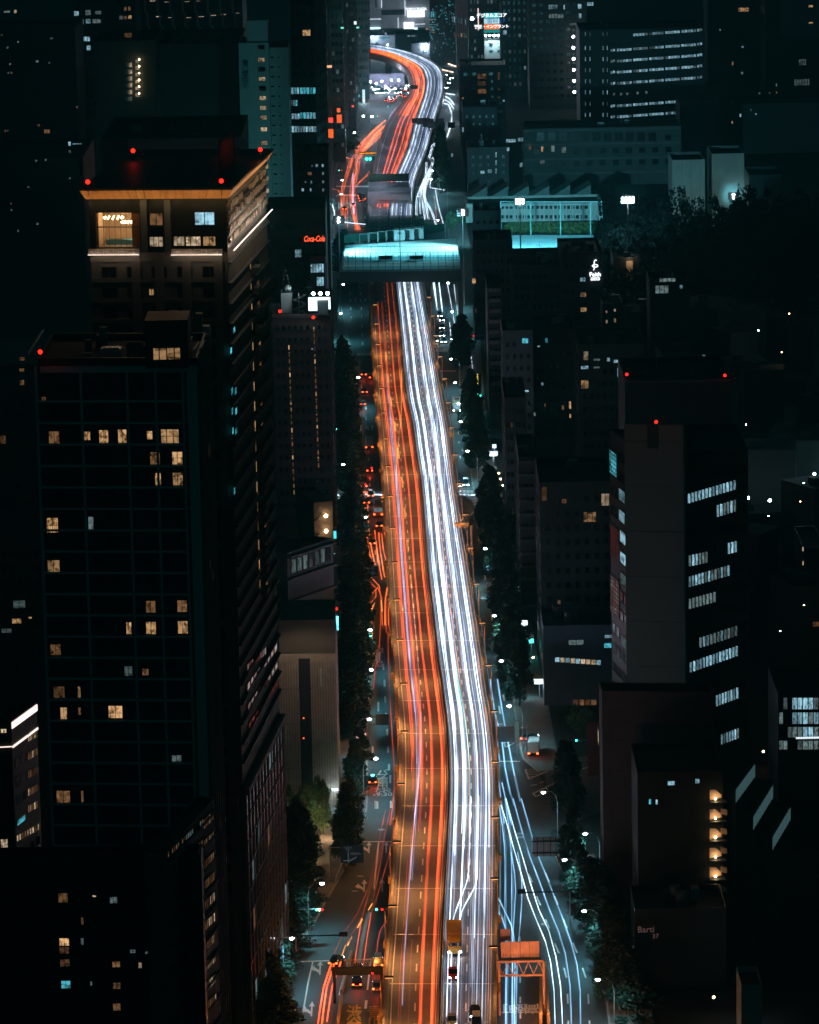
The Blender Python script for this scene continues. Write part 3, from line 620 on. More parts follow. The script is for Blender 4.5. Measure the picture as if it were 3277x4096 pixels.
street('J', [[(385, 0), (385, 205)], [(400, 20), (405, 190)], [(395, 200), (400, 420), (410, 650), (425, 900), (436, 1130), (412, 1411)], [(440, 640), (455, 850), (465, 960)], [(348, 0), (350, 120), (340, 300)], [(350, 320), (315, 430), (305, 555)], [(440, 1180), (425, 1300), (405, 1411)], [(380, 1320), (362, 1411)]], .09, T_R[2], RL, RG)
street('J', [[(312, 20), (293, 60), (291, 130), (300, 260), (306, 335)], [(355, 0), (360, 70)]], .12, T_O, 'amber streak along the left kerb', 'amber streaks on the left kerb')
rc = [[(725, 10), (640, 85), (560, 165), (490, 240), (440, 330), (415, 400), (395, 460), (370, 560), (362, 700), (375, 800)], [(700, 40), (600, 140), (515, 260), (490, 330), (475, 400), (450, 520), (445, 650), (465, 780), (515, 905)],
      [(735, 60), (640, 140), (560, 215), (510, 300), (500, 380), (478, 470), (462, 560), (470, 700), (490, 905)]]
for dx in (-12, 0, 11): street('C', rc, .13, T_R[3], 'orange red streak on the street left of the far bridge', 'orange streaks left of the far bridge', dx)
street('C', [[(490, 515), (540, 470), (600, 400)], [(500, 500), (590, 430)], [(398, 280), (450, 290), (430, 370)], [(398, 278), (425, 290), (410, 370)], [(280, 550), (330, 560), (350, 600)], [(355, 600), (365, 760)], [(385, 600), (395, 800)], [(405, 600), (412, 880)]], .13, T_R[3], 'orange red streak on the street left of the far bridge', 'orange streaks left of the far bridge')
street('C', [[(460, 420), (455, 560), (465, 760)]], .5, T_B[1], 'broad lilac streak between the orange streaks', None)
street('B', [[(740, 1035), (640, 1120), (560, 1200), (480, 1294)], [(715, 1060), (600, 1170), (530, 1260)], [(735, 1080), (660, 1150), (600, 1230), (540, 1294)], [(700, 1140), (620, 1210), (570, 1280)]], .28, glow('streak_orange_far', (1, .15, .03), 1.0), 'thick orange streak on the street below the far curve', 'thick orange streaks')
street('B', [[(820, 960), (740, 1110), (690, 1240), (660, 1300)], [(925, 870), (810, 950), (745, 1080)]], .3, T_B[1], 'lilac streak along the edge of the far ramp', 'lilac streaks on the far ramp')
street('C', [[(370, 835), (450, 845), (560, 855), (740, 850)], [(620, 525), (790, 528)], [(280, 690), (300, 760), (290, 830)]], .2, T_W[3], 'pale streak across the street by the sports ground', 'pale cross street streaks')
street('G', [[(345, 597), (505, 603)], [(110, 604), (190, 606)], [(1165, 600), (1330, 606)], [(1430, 420), (1440, 440), (1435, 470), (1448, 515)]], .2, T_W[3], 'white streak of a car crossing at the junction', 'white cross street streaks')
for i in range(12):
    y = 735 + i * 32; P = pxline('G', [(318 + i * 2, y), (320 + i * 2, y + 14)], .8); trail('light_streak', P, .12, T_R[3], 'short red blink left of the bus queue', 'red blinks left of the bus')

# ================================================================== LAMPS
def street_lamp_parts(side):
    sgn = -1 if side == 'L' else 1
    r = empty('street_lamp', (0, 0, 0))
    r['category'] = 'street lamp'
    MB().tube([(sgn * 2.6, 0, 0), (sgn * 2.6, 0, 7.4), (sgn * 2.3, 0, 8.9), (sgn * 1.4, 0, 9.7), (0, 0, 9.8)], [.11, .09, .07, .06, .05], 6).build('pole', STEEL, r)
    MB().box(-.55, .35, -.2, .2, 9.62, 9.86).build('lamp_housing', STEEL, r)
    MB().ball((-.05, 0, 9.55), .42, 0, 8, 5, .55).build('lamp_glass', E_WHITE, r)
    return r
LLc = [('M', 165, 1332, 0), ('M', 455, 804, 1), ('J', 280, 748, 0), ('J', 322, 994, 0), ('J', 285, 188, 0), ('J', 292, 437, 1), ('G', 160, 340, 0), ('F', 353, 440, 0), ('F', 375, 187, 0), ('G', 350, 795, 0), ('F', 506, 990, 1), ('C', 365, 475, 0), ('C', 335, 810, 0), ('C', 358, 595, 0)]
LRc = [('N', 1495, 1550, 0), ('N', 1377, 958, 0), ('N', 1207, 517, 0), ('N', 1385, 292, 0), ('J', 1158, 665, 0), ('J', 1108, 382, 0), ('J', 1065, 98, 0), ('G', 1385, 1065, 0), ('G', 1230, 225, 0), ('F', 1340, 1035, 0), ('F', 1370, 1217, 0), ('F', 1390, 1372, 0), ('F', 1315, 422, 0), ('F', 1280, 175, 0),
       ('F', 1303, 832, 0), ('C', 1192, 820, 0), ('C', 1132, 468, 0), ('C', 1145, 395, 0), ('C', 708, 350, 0), ('C', 787, 425, 0), ('B', 1065, 375, 1), ('J', 1372, 1207, 0)]
protoL, protoR = street_lamp_parts('L'), street_lamp_parts('R')
where = {('M', 165): 'lowest on the left pavement beside a lit bush', ('M', 455): 'teal lamp above the red signal at the left kerb', ('J', 280): 'on a tall bent pole beside the stop sign board, left of the expressway', ('J', 322): 'just above the car with the teal roof lamp'}
def near(i, n, side):
    return '%s from the lower edge along the %s kerb' % (['first', 'second', 'third', 'fourth', 'fifth', 'sixth', 'seventh', 'eighth', 'ninth', 'tenth', 'eleventh', 'twelfth', 'thirteenth', 'fourteenth', 'fifteenth', 'sixteenth', 'seventeenth', 'eighteenth', 'nineteenth', 'twentieth', 'twenty-first', 'twenty-second'][i], side)
for side, lst, pr in (('left', LLc, protoL), ('right', LRc, protoR)):
    lst = sorted(lst, key=lambda t: -zx(t[0], t[1], t[2])[1])
    for i, (k, x, y, tl) in enumerate(lst):
        p = G(*zx(k, x, y), 9.55)
        o = pr if i == 0 else copy_tree(pr, (0, 0, 0))
        o.location = (p.x, p.y, 0); o['label'] = 'bent white street lamp, ' + near(i, len(lst), side); o['group'] = 'white street lamps along the kerbs'
        lamp('SPOT', 'lamp_light', (p.x, p.y, 9.1), 6000 if p.y < 1500 else 9500, (.14, .74, .86) if tl or side == 'left' and i % 2 else (.22, .76, .92), size=.35, spot=2.9, blend=1)
# expressway lamp posts (sodium)
def deck_lamp(side, s, i, pw=900, proto=[None, None]):
    j = 0 if side == 'L' else 1; sg = 1 if j == 0 else -1
    if proto[j] is None:
        r = empty('expressway_lamp_post', (0, 0, 0)); r['category'] = 'lamp post'
        MB().tube([(0, 0, 0), (0, 0, 9.6), (sg * 1.2, 0, 10.4)], .10, 5).build('post', ORANGEW, r); MB().box(sg * .9 - .3, sg * .9 + 1.1, -.22, .22, 10.35, 10.6).build('lamp_housing', DSTEEL, r)
        MB().box(sg * .9 - .2, sg * .9 + 1.0, -.16, .16, 10.30, 10.345).build('lamp_glass', emis('sodium', (1, .5, .16), 5), r); proto[j] = r; o = r
    else: o = copy_tree(proto[j], (0, 0, 0))
    p = at(side, -.045 if j == 0 else 1.045, s); o.location = (p.x, p.y, ZD - .8)
    o['label'] = '%s slim orange lit expressway lamp post along the %s parapet' % (ORD[i], 'left' if j == 0 else 'right'); o['group'] = 'lamp posts along the %s parapet' % ('left' if j == 0 else 'right')
    lamp('SPOT', 'sodium_light', (p.x + sg * 2.2, p.y, ZD + 9.2), pw * 1.5, (1, .42, .13), size=.5, spot=2.75, blend=1)
for i in range(26):
    s = 10 + i * 38.5
    if s < 735 or s > 1000: deck_lamp('L', s, i, 6500 if i < 14 else 4500); deck_lamp('R', s + 16, i, 2200)
for i in range(15): p = at('L', .3, 1010 + i * 42); lamp('SPOT', 'far_road_fill', (p.x, p.y, ZD + 13), 6500, (.6, .72, 1), size=.5, spot=2.6)  # added white fill along the far curve, no lamp bodies
# underpass lights near the lower edge
for k, x, y, w, c in (('M', 760, 2080, 1900, (1, .32, .06)), ('M', 930, 2060, 1900, (1, .32, .06)), ('N', 970, 1760, 2200, (1, .32, .06)), ('N', 960, 1880, 1800, (1, .32, .06)), ('M', 700, 2110, 1300, (1, .34, .07))):
    p = G(*zx(k, x, y), 4.5); lamp('POINT', 'tunnel_light', (p.x, p.y, 4.5), w, c, size=.4)

# ================================================================== FLOODLIGHTS of the sports grounds
def floodlight(px, py, z, tgt, power, label, n=3, col=(.22, .78, .95), sp=1.5):
    p = G(px, py, z); r = empty('floodlight_mast', (p.x, p.y, 0), 0, label, 'floodlight')
    MB().tube([(0, .3, 0), (0, .3, z + 1)], .25, 6).build('mast', STEEL, r); MB().box(-2.0, 2.0, .1, .25, z - 1.3, z + 1.5).build('lamp_rack', DSTEEL, r)
    hm = MB().ball((0, 0, 0), .40, 0, 8, 5).mesh('lamp_head', emis('flood_glow', (.8, .97, 1), 90))
    for i in range(n):
        for j in range(2): inst('lamp_head', hm, r, ((i - (n - 1) / 2) * 1.15, -.15, z - .5 + 1.1 * j))
    t = Vector(tgt); lamp('SPOT', 'flood_light', (p.x, p.y + (1.6 if t.y > p.y else -1.4), z), power, col, size=1, spot=sp, target=t)
fld = G(2230, 960, 0)
floodlight(2080, 806, 22, (fld.x, fld.y, 0), 480000, 'twin headed floodlight mast in front of the school facade', 3)
floodlight(2512, 800, 43, (fld.x, fld.y + 10, 0), 150000, 'brightest floodlight mast right of the school sports field', 4, sp=1.0)
floodlight(2935, 785, 22, (G(2800, 700, 0).x, 2300, 12), 1500, 'small floodlight below the pale block, left one of two', 1)
floodlight(2993, 775, 22, (G(3000, 700, 0).x, 2300, 12), 1200, 'small floodlight below the pale block, right one of two', 1)
floodlight(1852, 850, 32, (G(1600, 1000, 20).x, 1466, 20), 95000, 'floodlight at the right corner of the sports ground lid', 1, sp=2.3)
floodlight(1355, 880, 32, (G(1600, 1000, 20).x, 1466, 20), 95000, 'floodlight at the left corner of the sports ground lid', 1, sp=2.3)

# ================================================================== TREES
def crown_mesh(name, h, w, n, seed, mtl, shape='column', leaf=.62):
    r = random.Random(seed); m = MB()
    clumps = []
    for i in range(46):
        t = r.random() ** .85
        if shape == 'column': rad = w * (.30 + .70 * math.sin(math.pi * min(1, .16 + .84 * (1 - t)) * .55)) * (1 - t ** 3 * .75)
        else: rad = w * math.sqrt(max(.05, 1 - (2 * t - 1) ** 2))
        a = r.uniform(0, 6.283); q = rad * math.sqrt(r.uniform(.15, 1)) * .85
        clumps.append((q * math.cos(a), q * math.sin(a), h * (.12 + .86 * t), r.uniform(.22, .42) * w * (1.1 - .6 * t)))
    for i in range(n):
        c = clumps[r.randrange(len(clumps))]; th = math.acos(r.uniform(-1, 1)); ph = r.uniform(0, 6.283); rr = c[3] * r.uniform(.55, 1.12)
        p = Vector((c[0] + rr * math.sin(th) * math.cos(ph), c[1] + rr * math.sin(th) * math.sin(ph), max(.1 * h, c[2] + rr * 1.15 * math.cos(th))))
        nrm = Vector((r.gauss(0, 1), r.gauss(0, 1), r.gauss(.5, 1))).normalized(); u = nrm.orthogonal().normalized(); v = nrm.cross(u); s = leaf * r.uniform(.5, 1.2)
        k = r.uniform(0, 6.283); u, v = u * math.cos(k) + v * math.sin(k), v * math.cos(k) - u * math.sin(k)
        m.face([p - u * s * .5, p + v * s * .35, p + u * s * .6, p - v * s * .35])
    return m.mesh(name, mtl)
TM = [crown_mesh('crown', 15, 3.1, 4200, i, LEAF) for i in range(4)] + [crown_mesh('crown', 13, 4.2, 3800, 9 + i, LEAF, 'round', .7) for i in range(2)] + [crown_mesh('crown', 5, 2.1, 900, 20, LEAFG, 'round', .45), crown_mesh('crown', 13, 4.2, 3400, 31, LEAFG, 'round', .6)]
TRK = MB().tube([(0, 0, 0), (.1, .05, 4), (0, 0, 9), (0, .1, 13)], [.28, .2, .13, .05], 6).mesh('trunk', BARK)
BRM = MB()
for i in range(7): BRM.tube([(0, 0, 3 + i * 1.2), (1.3 * math.cos(i * 2.3), 1.3 * math.sin(i * 2.3), 4.6 + i * 1.2)], [.08, .03], 4)
BRM = BRM.mesh('limbs', BARK)
def tree(p, v, h, w, label, group, cat='tree', name='street_tree', seed=0):
    r = empty(name, (p.x, p.y, 0), random.Random(seed).uniform(0, 6), label, cat, group)
    inst('crown', TM[v], r, (0, 0, 0), (w / (3.1 if v < 4 else 2.1 if v == 6 else 4.2),) * 2 + (h / (15 if v < 4 else 5 if v == 6 else 13),))
    inst('trunk', TRK, r, (0, 0, 0), (1, 1, h / 15)); inst('limbs', BRM, r, (0, 0, 0), (w / 4,) * 2 + (h / 15,))
    return r
def tree_row(pts, d, h0, h1, w, label, group, seed):
    """along a line of photo points on the ground, every d metres"""
    C = crom([G(x, y, 0) for x, y in pts], 1.0); acc = d; r = random.Random(seed); n = 0
    for a, b in zip(C, C[1:]):
        acc += (b - a).length
        if acc >= d:
            acc = 0; tree(b + Vector((r.uniform(-.5, .5), r.uniform(-1, 1), 0)), r.randrange(6) if False else r.randrange(4), r.uniform(h0, h1), w * r.uniform(1.1, 1.5), label + ', ' + ORD[min(n, 38)] + ' from below', group, seed=seed * 100 + n); n += 1
tree_row([(1425, 2950), (1422, 2700), (1425, 2500), (1424, 2300), (1412, 2080)], 8, 13, 17, 3.0, 'tall dark street tree in the long row left of the expressway', 'dark trees of the left row', 1)
tree_row([(1400, 1960), (1392, 1820), (1385, 1680), (1378, 1500)], 9, 13, 17, 3.2, 'dark street tree in the left row near the glowing billboard', 'dark trees near the billboard', 2)
tree_row([(1425, 3190), (1432, 3080)], 7, 9, 12, 2.1, 'narrow dark tree by the small zebra crossing at the left', 'narrow trees by the left zebra', 3)
tree_row([(1385, 3480), (1400, 3330)], 6, 10, 12, 2.2, 'dark tree behind the blue direction board', 'trees behind the blue board', 4)
tree_row([(1090, 4090), (1130, 3880), (1195, 3700), (1270, 3560)], 6, 8, 12, 2.4, 'dark tree on the left pavement low in the frame', 'dark trees low on the left', 5)
tree_row([(2075, 2830), (2060, 2700), (2040, 2560), (2020, 2430), (1998, 2300), (1975, 2170), (1960, 2080)], 8, 12, 16, 2.9, 'tall dark street tree in the long row right of the expressway', 'dark trees of the right row', 6)
tree_row([(1915, 1880), (1895, 1760), (1880, 1640)], 9, 12, 15, 2.8, 'dark street tree in the right row above the junction', 'dark trees above the junction', 7)
tree_row([(1852, 1480), (1846, 1400)], 8, 12, 15, 3.0, 'dark street tree right of the queue of cars', 'dark trees by the queue', 8)
tree_row([(2275, 3260), (2268, 3180)], 7, 12, 15, 2.4, 'dark conifer shaped tree on the corner island at the right', 'corner trees at the right', 9)
tree_row([(2330, 3640), (2300, 3530), (2290, 3440)], 6, 11, 13, 2.1, 'dark narrow tree beside the right pavement', 'narrow trees at the right pavement', 10)
tree_row([(2560, 4120), (2480, 3990), (2440, 3850), (2400, 3720), (2370, 3640)], 6, 10, 13, 3.0, 'dark tree low on the right behind the railing', 'dark trees low on the right', 11)
tree_row([(1770, 770), (1765, 700), (1768, 640)], 10, 15, 18, 2.8, 'broad dark tree mass right of the far bridge', 'trees right of the far bridge', 12)
tree_row([(1385, 1175), (1370, 1120)], 6, 17, 20, 4.2, 'dark tree at the left end of the sports ground', 'trees left of the sports ground', 13)
tree_row([(1370, 620), (1400, 590)], 12, 9, 11, 3.5, 'bushy tree lit from the street left of the far streaks', 'trees left of the far streaks', 14)
tree_row([(1080, 4200), (1060, 4000), (1100, 3800), (1150, 3600), (1200, 3420)], 8, 12, 15, 3.4, 'dark tree in the black strip behind the left pavement', 'trees behind the left pavement', 15)
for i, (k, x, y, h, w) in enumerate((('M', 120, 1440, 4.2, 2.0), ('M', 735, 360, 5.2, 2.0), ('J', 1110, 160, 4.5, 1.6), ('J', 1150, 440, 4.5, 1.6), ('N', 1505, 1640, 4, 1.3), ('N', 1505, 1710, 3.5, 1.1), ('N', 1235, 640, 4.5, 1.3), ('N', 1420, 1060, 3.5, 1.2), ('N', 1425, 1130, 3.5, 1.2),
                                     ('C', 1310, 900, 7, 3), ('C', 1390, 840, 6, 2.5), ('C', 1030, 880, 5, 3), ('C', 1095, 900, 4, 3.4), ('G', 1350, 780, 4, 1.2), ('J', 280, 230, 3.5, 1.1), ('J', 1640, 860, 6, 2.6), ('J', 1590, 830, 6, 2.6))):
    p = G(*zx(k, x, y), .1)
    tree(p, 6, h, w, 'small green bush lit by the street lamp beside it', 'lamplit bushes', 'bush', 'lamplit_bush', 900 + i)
# uplit trees on the left plaza
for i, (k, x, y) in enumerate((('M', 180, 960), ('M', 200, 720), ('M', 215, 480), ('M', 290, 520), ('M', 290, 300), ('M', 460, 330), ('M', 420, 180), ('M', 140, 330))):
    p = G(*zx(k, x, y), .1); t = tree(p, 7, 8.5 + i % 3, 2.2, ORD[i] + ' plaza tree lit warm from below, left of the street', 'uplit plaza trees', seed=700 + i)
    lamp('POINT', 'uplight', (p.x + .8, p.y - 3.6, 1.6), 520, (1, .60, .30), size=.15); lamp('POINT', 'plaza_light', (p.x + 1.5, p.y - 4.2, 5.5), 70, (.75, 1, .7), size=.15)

# ================================================================== VEHICLES
def wheel_mesh(r=.33, w=.24):
    m = MB(); n = 12
    for i in range(n):
        pass
    m.tube([(-w / 2, 0, 0), (w / 2, 0, 0)], r, n); return m
TYRE = wheel_mesh().mesh('tyre', mat('tyre_rubber', (.02, .02, .02), .9, 0)); RIM = wheel_mesh(.2, .26).mesh('rim', STEEL)
CARGLASS = mat('car_glass', (.02, .025, .03), .08, 0, spec=.8)
def loft(m, secs, mi=0):
    """closed body from outline rings of equal length"""
    b = len(m.v); k = len(secs[0])
    for s in secs: m.v += [tuple(p) for p in s]
    for i in range(len(secs) - 1):
        for j in range(k):
            q = (j + 1) % k; m.f.append((b + i * k + j, b + i * k + q, b + (i + 1) * k + q, b + (i + 1) * k + j)); m.m.append(mi)
    m.f.append(tuple(b + k - 1 - j for j in range(k))); m.m.append(mi); e = b + (len(secs) - 1) * k; m.f.append(tuple(e + j for j in range(k))); m.m.append(mi)
def ring(y, hw, z0, z1, ch=.12): return [(-hw + ch, y, z0), (hw - ch, y, z0), (hw, y, z0 + ch), (hw, y, z1 - ch), (hw - ch * 1.6, y, z1), (-hw + ch * 1.6, y, z1), (-hw, y, z1 - ch), (-hw, y, z0 + ch)]
def car(name, paint, roof=None, cat='car', L=4.5, Wd=1.75, van=False, brake=True, head=True, roofc=None):
    r = empty(name, (0, 0, 0)); r['category'] = cat; h = Wd / 2          # front towards +Y
    m = MB(); loft(m, [ring(-L / 2, h * .9, .42, .86, .06), ring(-L / 2 + .15, h, .28, .95), ring(-L * .25, h, .22, 1.0), ring(L * .22, h, .22, .97), ring(L * .42, h * .97, .25, .84), ring(L / 2, h * .86, .36, .66, .06)]); m.build('body', paint, r)
    t = 1.95 if van else 1.45; y0, y1, y2, y3 = (-L * .46, -L * .42, L * .22, L * .38) if van else (-L * .36, -L * .22, L * .08, L * .26)
    m = MB(); loft(m, [ring(y0, h * .86, .93, .98, .02), ring(y1, h * .8, .93, t, .08), ring(y2, h * .8, .93, t, .08), ring(y3, h * .84, .93, .98, .02)]); m.build('cabin_glass', CARGLASS, r)
    m = MB(); m.box(-h * .70, h * .70, y1 + .05, y2 - .05, t + .005, t + .05); m.build('roof', roof or paint, r)
    for sx in (-1, 1):
        for y in (-L * .31, L * .31):
            w = inst('wheel', TYRE, r, (sx * (h - .1), y, .33)); inst('rim', RIM, w)
        MB().box(sx * h * .72 - .16, sx * h * .72 + .16, -L / 2 - .04, -L / 2 + .02, .66, .84).build('taillight', E_TAIL, r)
        MB().box(sx * h * .68 - .17, sx * h * .68 + .17, L / 2 - .06, L / 2 + .03, .52, .68).build('headlight', E_HEAD if head else STEEL, r)
        MB().box(sx * (h + .1) - .09, sx * (h + .1) + .09, L * .2, L * .2 + .1, .95, 1.1).build('mirror', paint, r)
    MB().box(-.25, .25, -L / 2 - .05, -L / 2 + .01, .5, .62).build('number_plate', CAN, r)
    if roofc: MB().box(-.3, .3, -.15, .15, t + .05, t + .25).build('roof_lamp', roofc, r)
    return r
PB, PW_, PS, PR_ = mat('paint_black', (.012, .013, .016), .15, 0, spec=.6), mat('paint_white', (.7, .71, .72), .2, 0, spec=.6), mat('paint_silver', (.35, .36, .38), .25, 0, metal=.5), mat('paint_red', (.5, .03, .02), .2, 0)
C_B, C_W, C_S, C_T = car('black_sedan', PB), car('white_van', PW_, cat='van', L=4.7, van=True), car('silver_car', PS), car('taxi', PB, cat='taxi', roofc=E_TEAL)
def truck(name, L, Wd, H, cab, boxm, cat='truck', bus=False):
    r = empty(name, (0, 0, 0)); r['category'] = cat; h = Wd / 2
    if bus:
        m = MB(); loft(m, [ring(-L / 2, h * .96, .4, H - .15, .1), ring(-L / 2 + .2, h, .35, H), ring(L / 2 - .3, h, .35, H), ring(L / 2, h * .94, .4, H - .25, .1)]); m.build('body', boxm, r)
        for sx in (-1, 1):
            for i in range(6): MB().box(sx * (h + .01) - .02, sx * (h + .01) + .02, -L / 2 + .6 + i * (L - 1.2) / 6, -L / 2 + .45 + (i + 1) * (L - 1.2) / 6, 1.45, H - .5).build('side_window', P_COOL2, r)
        MB().box(-h * .8, h * .8, -L / 2 - .03, -L / 2 + .02, 1.5, H - .55).build('rear_window', P_COOL2, r); MB().box(-h * .85, h * .85, L / 2 - .02, L / 2 + .03, 1.1, H - .6).build('windscreen', P_COOL, r)
        MB().box(-.8, .8, -1.6, 1.2, H, H + .22).build('air_conditioner', PS, r)
    else:
        MB().box(-h, h, -L / 2, L / 2 - 2.1, .95, H).build('cargo_box', boxm, r); MB().box(-h * .8, h * .8, -L / 2 + .2, L / 2 - .3, .55, .9).build('chassis', DSTEEL, r)
        m = MB(); loft(m, [ring(L / 2 - 2.0, h * .95, .5, 2.7), ring(L / 2 - .5, h * .95, .5, 2.7), ring(L / 2, h * .92, .5, 1.5)]); m.build('cab', cab, r); MB().box(-h * .8, h * .8, L / 2 - .3, L / 2 - .12, 1.5, 2.3).build('windscreen', CARGLASS, r)
    for sx in (-1, 1):
        for y in (-L * .34, L * .34):
            w = inst('wheel', TYRE, r, (sx * (h - .18), y, .5), (1.2, 1.5, 1.5)); inst('rim', RIM, w)
        MB().box(sx * h * .8 - .18, sx * h * .8 + .18, -L / 2 - .05, -L / 2 + .02, .75, .95).build('taillight', E_TAIL, r); MB().box(sx * h * .75 - .16, sx * h * .75 + .16, L / 2 - .04, L / 2 + .04, .7, .9).build('headlight', E_HEAD, r)
    return r
T_Y = truck('box_truck', 9.5, 2.45, 3.5, mat('paint_yellow', (.55, .30, .05), .4, 0), mat('cargo_yellow', (.50, .27, .06), .5, .15, 1)); T_G = truck('box_truck', 7, 2.2, 3.2, PW_, CAN)
B_W = truck('city_bus', 10.5, 2.45, 3.1, PW_, mat('bus_cream', (.5, .44, .34), .4, .1, 1), 'bus', True)
used = set()
def park(src, k, x, y, z, away, label, group=None, rz=0, parent=None, s=1):
    p = G(*zx(k, x, y), z + .6); first = src.name not in used
    o = src if first else copy_tree(src, (0, 0, 0)); used.add(src.name)
    o.location = (p.x, p.y, z + .03); o.rotation_euler = (0, 0, (0 if away else math.pi) + rz); o['label'] = label
    if group: o['group'] = group
    return o
park(C_B, 'F', 548, 960, 0, 1, 'black car braking at the left edge by the dark trees, upper of two', rz=.05)
park(C_S, 'F', 545, 1215, 0, 1, 'silver car braking below the small white lit vehicle, left street')
park(T_G, 'G', 383, 180, 0, 1, 'white box truck with lit rear alone on the left street')
park(C_B, 'G', 388, 385, 0, 1, 'black car under the red signal before the zebra on the left')
park(C_S, 'G', 340, 520, 0, 1, 'silver car at the kerb beside the tall dark tree top')
park(B_W, 'G', 460, 745, 0, 1, 'cream city bus waiting at the junction left of the expressway')
park(C_B, 'G', 470, 860, 0, 1, 'black car stopped right behind the cream bus'); park(C_W, 'G', 425, 690, 0, 1, 'white van beside the cream bus') if False else None
park(C_T, 'J', 300, 1130, 0, 1, 'black taxi with teal roof lamp standing on the bus lane lettering')
park(C_B, 'M', 800, 1625, 0, 1, 'black car first behind the left stop line in the underpass lane'); park(C_B, 'M', 790, 1750, 0, 1, 'black car second behind the left stop line')
park(C_W, 'M', 995, 1560, 0, 1, 'white van in the lane against the expressway wall'); park(C_S, 'M', 985, 1790, 0, 1, 'silver car second in the lane against the expressway wall')
park(C_B, 'M', 590, 1545, 0, 1, 'black car crossing the stop line with long red streaks behind', rz=-.25)
for i, (x, y, s_) in enumerate(((1225, 490, C_B), (1225, 555, C_B), (1226, 622, C_B), (1240, 676, C_S), (1168, 668, C_W), (1322, 652, C_B), (1205, 452, C_W))):
    park(s_, 'F', x, y, 0, 0, ['rearmost black car of the queue facing us', 'third black car of the queue facing us', 'second black car of the queue facing us', 'silver car heading the queue at the right zebra', 'white van beside the head of the queue', 'black car at the kerb right of the queue', 'white van at the tail of the queue'][i])
park(B_W, 'F', 1352, 1255, 0, 0, 'city bus facing us under the lamps on the right street')
park(C_W, 'G', 1215, 505, 0, 0, 'white van with bright headlights at the right junction'); park(C_B, 'G', 1145, 515, 0, 0, 'black car beside the white van at the right junction')
park(C_S, 'J', 1285, 862, 0, 1, 'silver car leaving the bus stop bay at the right', rz=-.6)
park(T_G, 'J', 1312, 945, 0, 1, 'parked white box truck in the bay at the right', rz=-.08)
park(T_Y, 'N', 255, 1250, ZD, 0, 'blurred yellow box truck on the right carriageway of the expressway')
rr = car('red_car', PR_); park(rr, 'N', 243, 1500, ZD, 0, 'red car behind the yellow truck on the expressway')
park(C_B, 'N', 432, 1830, ZD, 0, 'black car on the expressway at the lower edge'); park(C_S, 'N', 235, 1905, ZD, 0, 'grey car at the lower edge left of the black one'); park(C_W, 'N', 445, 1925, ZD, 0, 'white van following the black car at the lower edge')
# the jam under the far curve
rj = random.Random(5); n = 0
for row in range(7):
    for c in range(9):
        if rj.random() < .35: continue
        x = 615 + c * 36 + row * 6 + rj.uniform(-8, 8); y = 705 + row * 15 + rj.uniform(-3, 3)
        park(rj.choice((C_B, C_W, C_S)), 'B', x, y, 0, rj.random() < .12, 'car with glaring headlights in the jam under the far curve', 'cars jammed under the far curve', rz=rj.uniform(-.2, .4)); n += 1
for x, y in ((745, 865), (770, 850), (800, 860), (820, 845), (870, 820), (895, 830), (785, 872)): park(C_B, 'B', x, y, 0, 1, 'car with glowing tail lights waiting left of the far ramp', 'braking cars by the far ramp')
for i in range(9): park(rj.choice((C_B, C_W)), 'B', 1240 + rj.uniform(0, 90), 640 + 14 * i, 0, 0, 'car on the road outside the far curve', 'cars outside the far curve')
for x, y in ((515, 605), (540, 612), (520, 628), (548, 632), (530, 648)): park(C_B, 'C', x, y, 0, 1, 'braking car in the cluster beside the green board', 'braking cars beside the green board')

for k, x, y in (('F', 548, 985), ('F', 545, 1240), ('G', 388, 410), ('G', 340, 545), ('G', 455, 800), ('G', 470, 900), ('M', 800, 1700), ('M', 790, 1800), ('M', 995, 1640), ('M', 985, 1850), ('F', 620, 1000), ('C', 530, 640), ('J', 300, 1150)):
    p = G(*zx(k, x, y), 1.0); lamp('POINT', 'brake_glow', (p.x, p.y, 1.0), 110, (1, .06, .01), size=.4)
for i, (k, x, y) in enumerate((('F', 622, 985), ('F', 560, 1110), ('G', 395, 600), ('G', 360, 660), ('G', 410, 1010), ('C', 600, 700), ('C', 385, 720), ('C', 460, 690))):
    park((C_B, C_S, C_W)[i % 3], k, x, y, 0, 1, ['dark car against the expressway wall under the dark trees', 'car in the left lane behind the braking one', 'car stopped on the left zebra crossing', 'van left of the cream bus', 'car in the middle of the orange streaks', 'car below the green board', 'car in the far left orange streaks', 'car beside the lilac streak'][i])
# ================================================================== BUILDINGS
bg.inputs['Strength'].default_value = .048
def win_mesh(name, P, cols=2, rows=1, fr=.06):
    """unit window: frame with mullions standing proud of a recessed pane"""
    m = MB(); d = .12
    m.box(0, fr, -d, 0, 0, 1); m.box(1 - fr, 1, -d, 0, 0, 1); m.box(fr, 1 - fr, -d, 0, 0, fr); m.box(fr, 1 - fr, -d, 0, 1 - fr, 1)
    for i in range(1, cols): m.box(i / cols - .018, i / cols + .018, -d * .8, 0, fr, 1 - fr)
    for i in range(1, rows): m.box(fr, 1 - fr, -d * .7, 0, i / rows - .015, i / rows + .015)
    m.face([(fr, -.03, fr), (1 - fr, -.03, fr), (1 - fr, -.03, 1 - fr), (fr, -.03, 1 - fr)], 1)
    return m.mesh(name, [FRAME, P])
WM = {}
def wm(kind, cols=2, rows=1):
    k = (kind, cols, rows)
    if k not in WM: WM[k] = win_mesh('window', PK[kind], cols, rows)
    return WM[k]
rb = random.Random(3)
